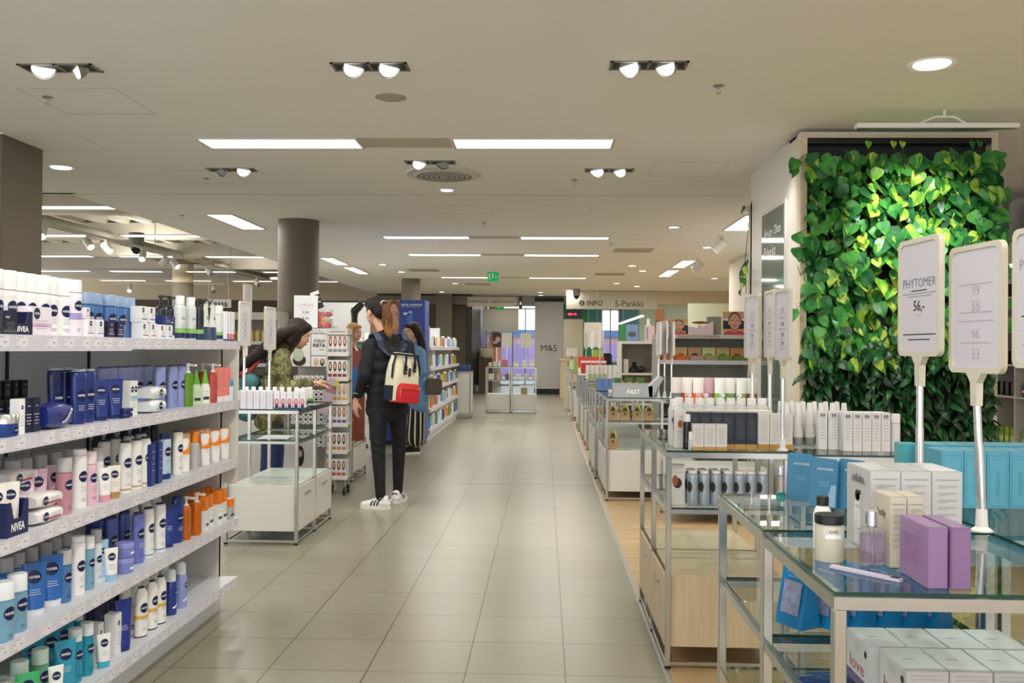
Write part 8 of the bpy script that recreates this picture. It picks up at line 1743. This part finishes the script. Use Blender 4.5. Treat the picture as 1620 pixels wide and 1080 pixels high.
def stripes():
    m = bpy.data.materials.new('black_and_cream_stripes'); m.use_nodes = True; nt = m.node_tree; b = nt.nodes['Principled BSDF']
    tc = nt.nodes.new('ShaderNodeTexCoord'); w = nt.nodes.new('ShaderNodeTexWave'); w.inputs['Scale'].default_value = 9; w.inputs['Distortion'].default_value = 0
    cr = nt.nodes.new('ShaderNodeValToRGB'); cr.color_ramp.interpolation = 'CONSTANT'; cr.color_ramp.elements[0].color = (*rgb('1c1c20'), 1); cr.color_ramp.elements[1].position = .8; cr.color_ramp.elements[1].color = (*rgb('d9d0c0'), 1)
    sp = nt.nodes.new('ShaderNodeSeparateXYZ'); nt.links.new(tc.outputs['Object'], sp.inputs[0])
    def mth(op, a, b_=None):
        k = nt.nodes.new('ShaderNodeMath'); k.operation = op
        for i_, v_ in enumerate((a, b_)):
            if v_ is None: continue
            if isinstance(v_, (int, float)): k.inputs[i_].default_value = v_
            else: nt.links.new(v_, k.inputs[i_])
        return k.outputs[0]
    an = mth('ARCTAN2', sp.outputs[1], mth('SUBTRACT', mth('ABSOLUTE', sp.outputs[0]), .1)); nt.links.new(mth('ADD', mth('MULTIPLY', mth('SINE', mth('MULTIPLY', an, 11)), .5), .5), cr.inputs[0]); nt.links.new(cr.outputs[0], b.inputs['Base Color']); b.inputs['Roughness'].default_value = .85; return m
blob('striped_trousers', [((-.10, 0, .70), (.10, 0, .70), .11, .11), ((-.10, 0, .66), (-.10, .03, .2), .11, .12), ((.10, 0, .66), (.10, -.04, .2), .11, .12)], [], stripes(), .011, 4, T3)
shoe(T3, (-.08, .04, 0), 0, M_BLACK, M_SHOEW); shoe(T3, (.08, -.04, 0), .1, M_BLACK, M_SHOEW)
blob('hair', [(P3(s_ * .07, -.04, .03), P3(s_ * .085, -.07, -.12), .04, .05) for s_ in (-1, 1)] + [(P3(s_ * .085, -.07, -.12), (s_ * .11, -.08, 1.22), .05, .035) for s_ in (-1, 1)] + [(P3(0, -.08, .0), (0, -.11, 1.22), .06, .05)] + [(P3(s_ * .075, .0, .05), P3(s_ * .082, .0, -.04), .02, .02) for s_ in (-1, 1)], [(P3(0, -.02, .05), (.088, .1, .09), R6), (P3(0, .04, .09), (.065, .05, .035), R6)], HB, .009, 3, T3)
tag(T3, 'person in a light denim coat and striped trousers holding a phone to the ear', 'person')
t = root('phone', tuple(Matrix.Translation(T3.location) @ Matrix.Rotation(PI - .95, 4, 'Z') @ P3(.103, .045, -.02))); t.rotation_euler = (.3, 0, PI - .95); MB().box(-.004, -.035, -.07, .004, .035, .07, P('e4d2cc', .3)).build('case', t, .003, 2); MB().box(-.0046, -.031, -.064, -.004, .031, .064, M_BLACK).build('screen', t); tag(t, 'pale phone held to the ear of the person in denim', 'phone')
t = root('sunglasses', (0, 0, 0)); sgM = Matrix.Translation(T3.location) @ Matrix.Rotation(PI - .95, 4, 'Z')
q = MB()
for sx in (-1, 1): q.ell((0, 0, 0), (.026, .006, .02), M_BLACK, 16, 8, M=Matrix.Translation(P3(sx * .032, .085, .105)) @ R6.to_4x4() @ Matrix.Rotation(-.7, 4, 'X')); q.tube(P3(sx * .058, .08, .105), P3(sx * .085, -.01, .06), .0035, M_BLACK, 8)
q.tube(P3(-.01, .09, .108), P3(.01, .09, .108), .003, M_BLACK, 8); q.build('frame', t); t.matrix_world = sgM; tag(t, 'dark sunglasses pushed up in the hair of the person in denim', 'sunglasses')
t = root('shoulder_bag', (-1.36, 11.3, .86), .3); MB().box(-.10, -.05, -.12, .10, .05, .08, mat('taupe_leather', rgb('5c5348'), .6, noise=.1)).build('bag', t, .02, 3); MB().path([(-.08, 0, .08), (-.14, .03, .28), (-.16, .06, .40)], .007, MC['taupe_leather']).build('strap', t); tag(t, 'taupe shoulder bag hanging beside the denim coat', 'bag')

# ---------------------------------------------------------------- blond assistant in the background
T4 = root('person', (-2.52, 12.0, 0), -PI / 2 - .25)
R7 = Matrix.Rotation(.0, 3, 'Z') @ Matrix.Rotation(-.1, 3, 'X'); hc4 = Vector((0, .03, 1.50)); P4 = lambda x, y, z: hc4 + R7 @ Vector((x, y, z))
c_, e_ = head_shapes(P4, R7); hr4 = (-.12, .45, 1.08); hl4 = (.12, .42, 1.05)
sk4 = blob('body', c_ + [((0, 0, 1.28), (0, .015, 1.43), .05, .046), ((0, 0, 1.25), (0, 0, .95), .09, .1), ((.17, 0, 1.25), (.22, .12, 1.04), .038, .032), ((.22, .12, 1.04), hl4, .03, .02), ((-.17, 0, 1.25), (-.22, .12, 1.04), .038, .032), ((-.22, .12, 1.04), hr4, .03, .02), ((-.08, 0, .85), (-.08, .02, .1), .06, .04), ((.08, 0, .85), (.08, -.03, .1), .06, .04)] + hand(hl4, (-.2, 1, 0), (0, 0, -1), 1, .9) + hand(hr4, (.2, 1, 0), (0, 0, -1), -1, .9), e_, SK, .007, 3, T4)
face_parts(sk4, P4, R7)
blob('dark_red_top', [((-.11, 0, 1.26), (.11, 0, 1.26), .072, .072), ((-.10, 0, 1.12), (.10, 0, 1.12), .10, .10), ((-.10, 0, .95), (.10, 0, .95), .11, .11), ((.17, 0, 1.25), (.225, .12, 1.04), .062, .052), ((.225, .12, 1.04), (.18, .26, 1.05), .05, .045), ((-.17, 0, 1.25), (-.225, .12, 1.04), .062, .052), ((-.225, .12, 1.04), (-.18, .26, 1.05), .05, .045)], [], mat('maroon_knit', rgb('5a1f22'), .85, noise=.1), .011, 5, T4)
blob('black_apron', [((-.1, .0, 1.0), (.1, .0, 1.0), .125, .125), ((-.1, 0, .86), (.1, 0, .86), .125, .125), ((-.09, 0, .8), (-.09, .02, .12), .1, .06), ((.09, 0, .8), (.09, -.03, .12), .1, .06)], [], M_BLKC, .011, 4, T4)
shoe(T4, (-.08, .03, 0), 0, M_BLACK, M_BLACK); shoe(T4, (.08, -.03, 0), 0, M_BLACK, M_BLACK)
blob('hair', [(P4(s_ * .07, -.03, .03), P4(s_ * .085, -.03, -.12), .035, .04) for s_ in (-1, 1)] + [(P4(s_ * .085, -.03, -.12), (s_ * .12, .03, 1.10), .04, .03) for s_ in (-1, 1)] + [(P4(0, -.07, .02), (0, -.09, 1.15), .06, .05)], [(P4(0, -.02, .05), (.088, .1, .088), R7), (P4(0, .04, .09), (.065, .05, .03), R7)], HBL, .009, 3, T4)
tag(T4, 'person with long blond hair and dark red top working at the counter behind', 'person')
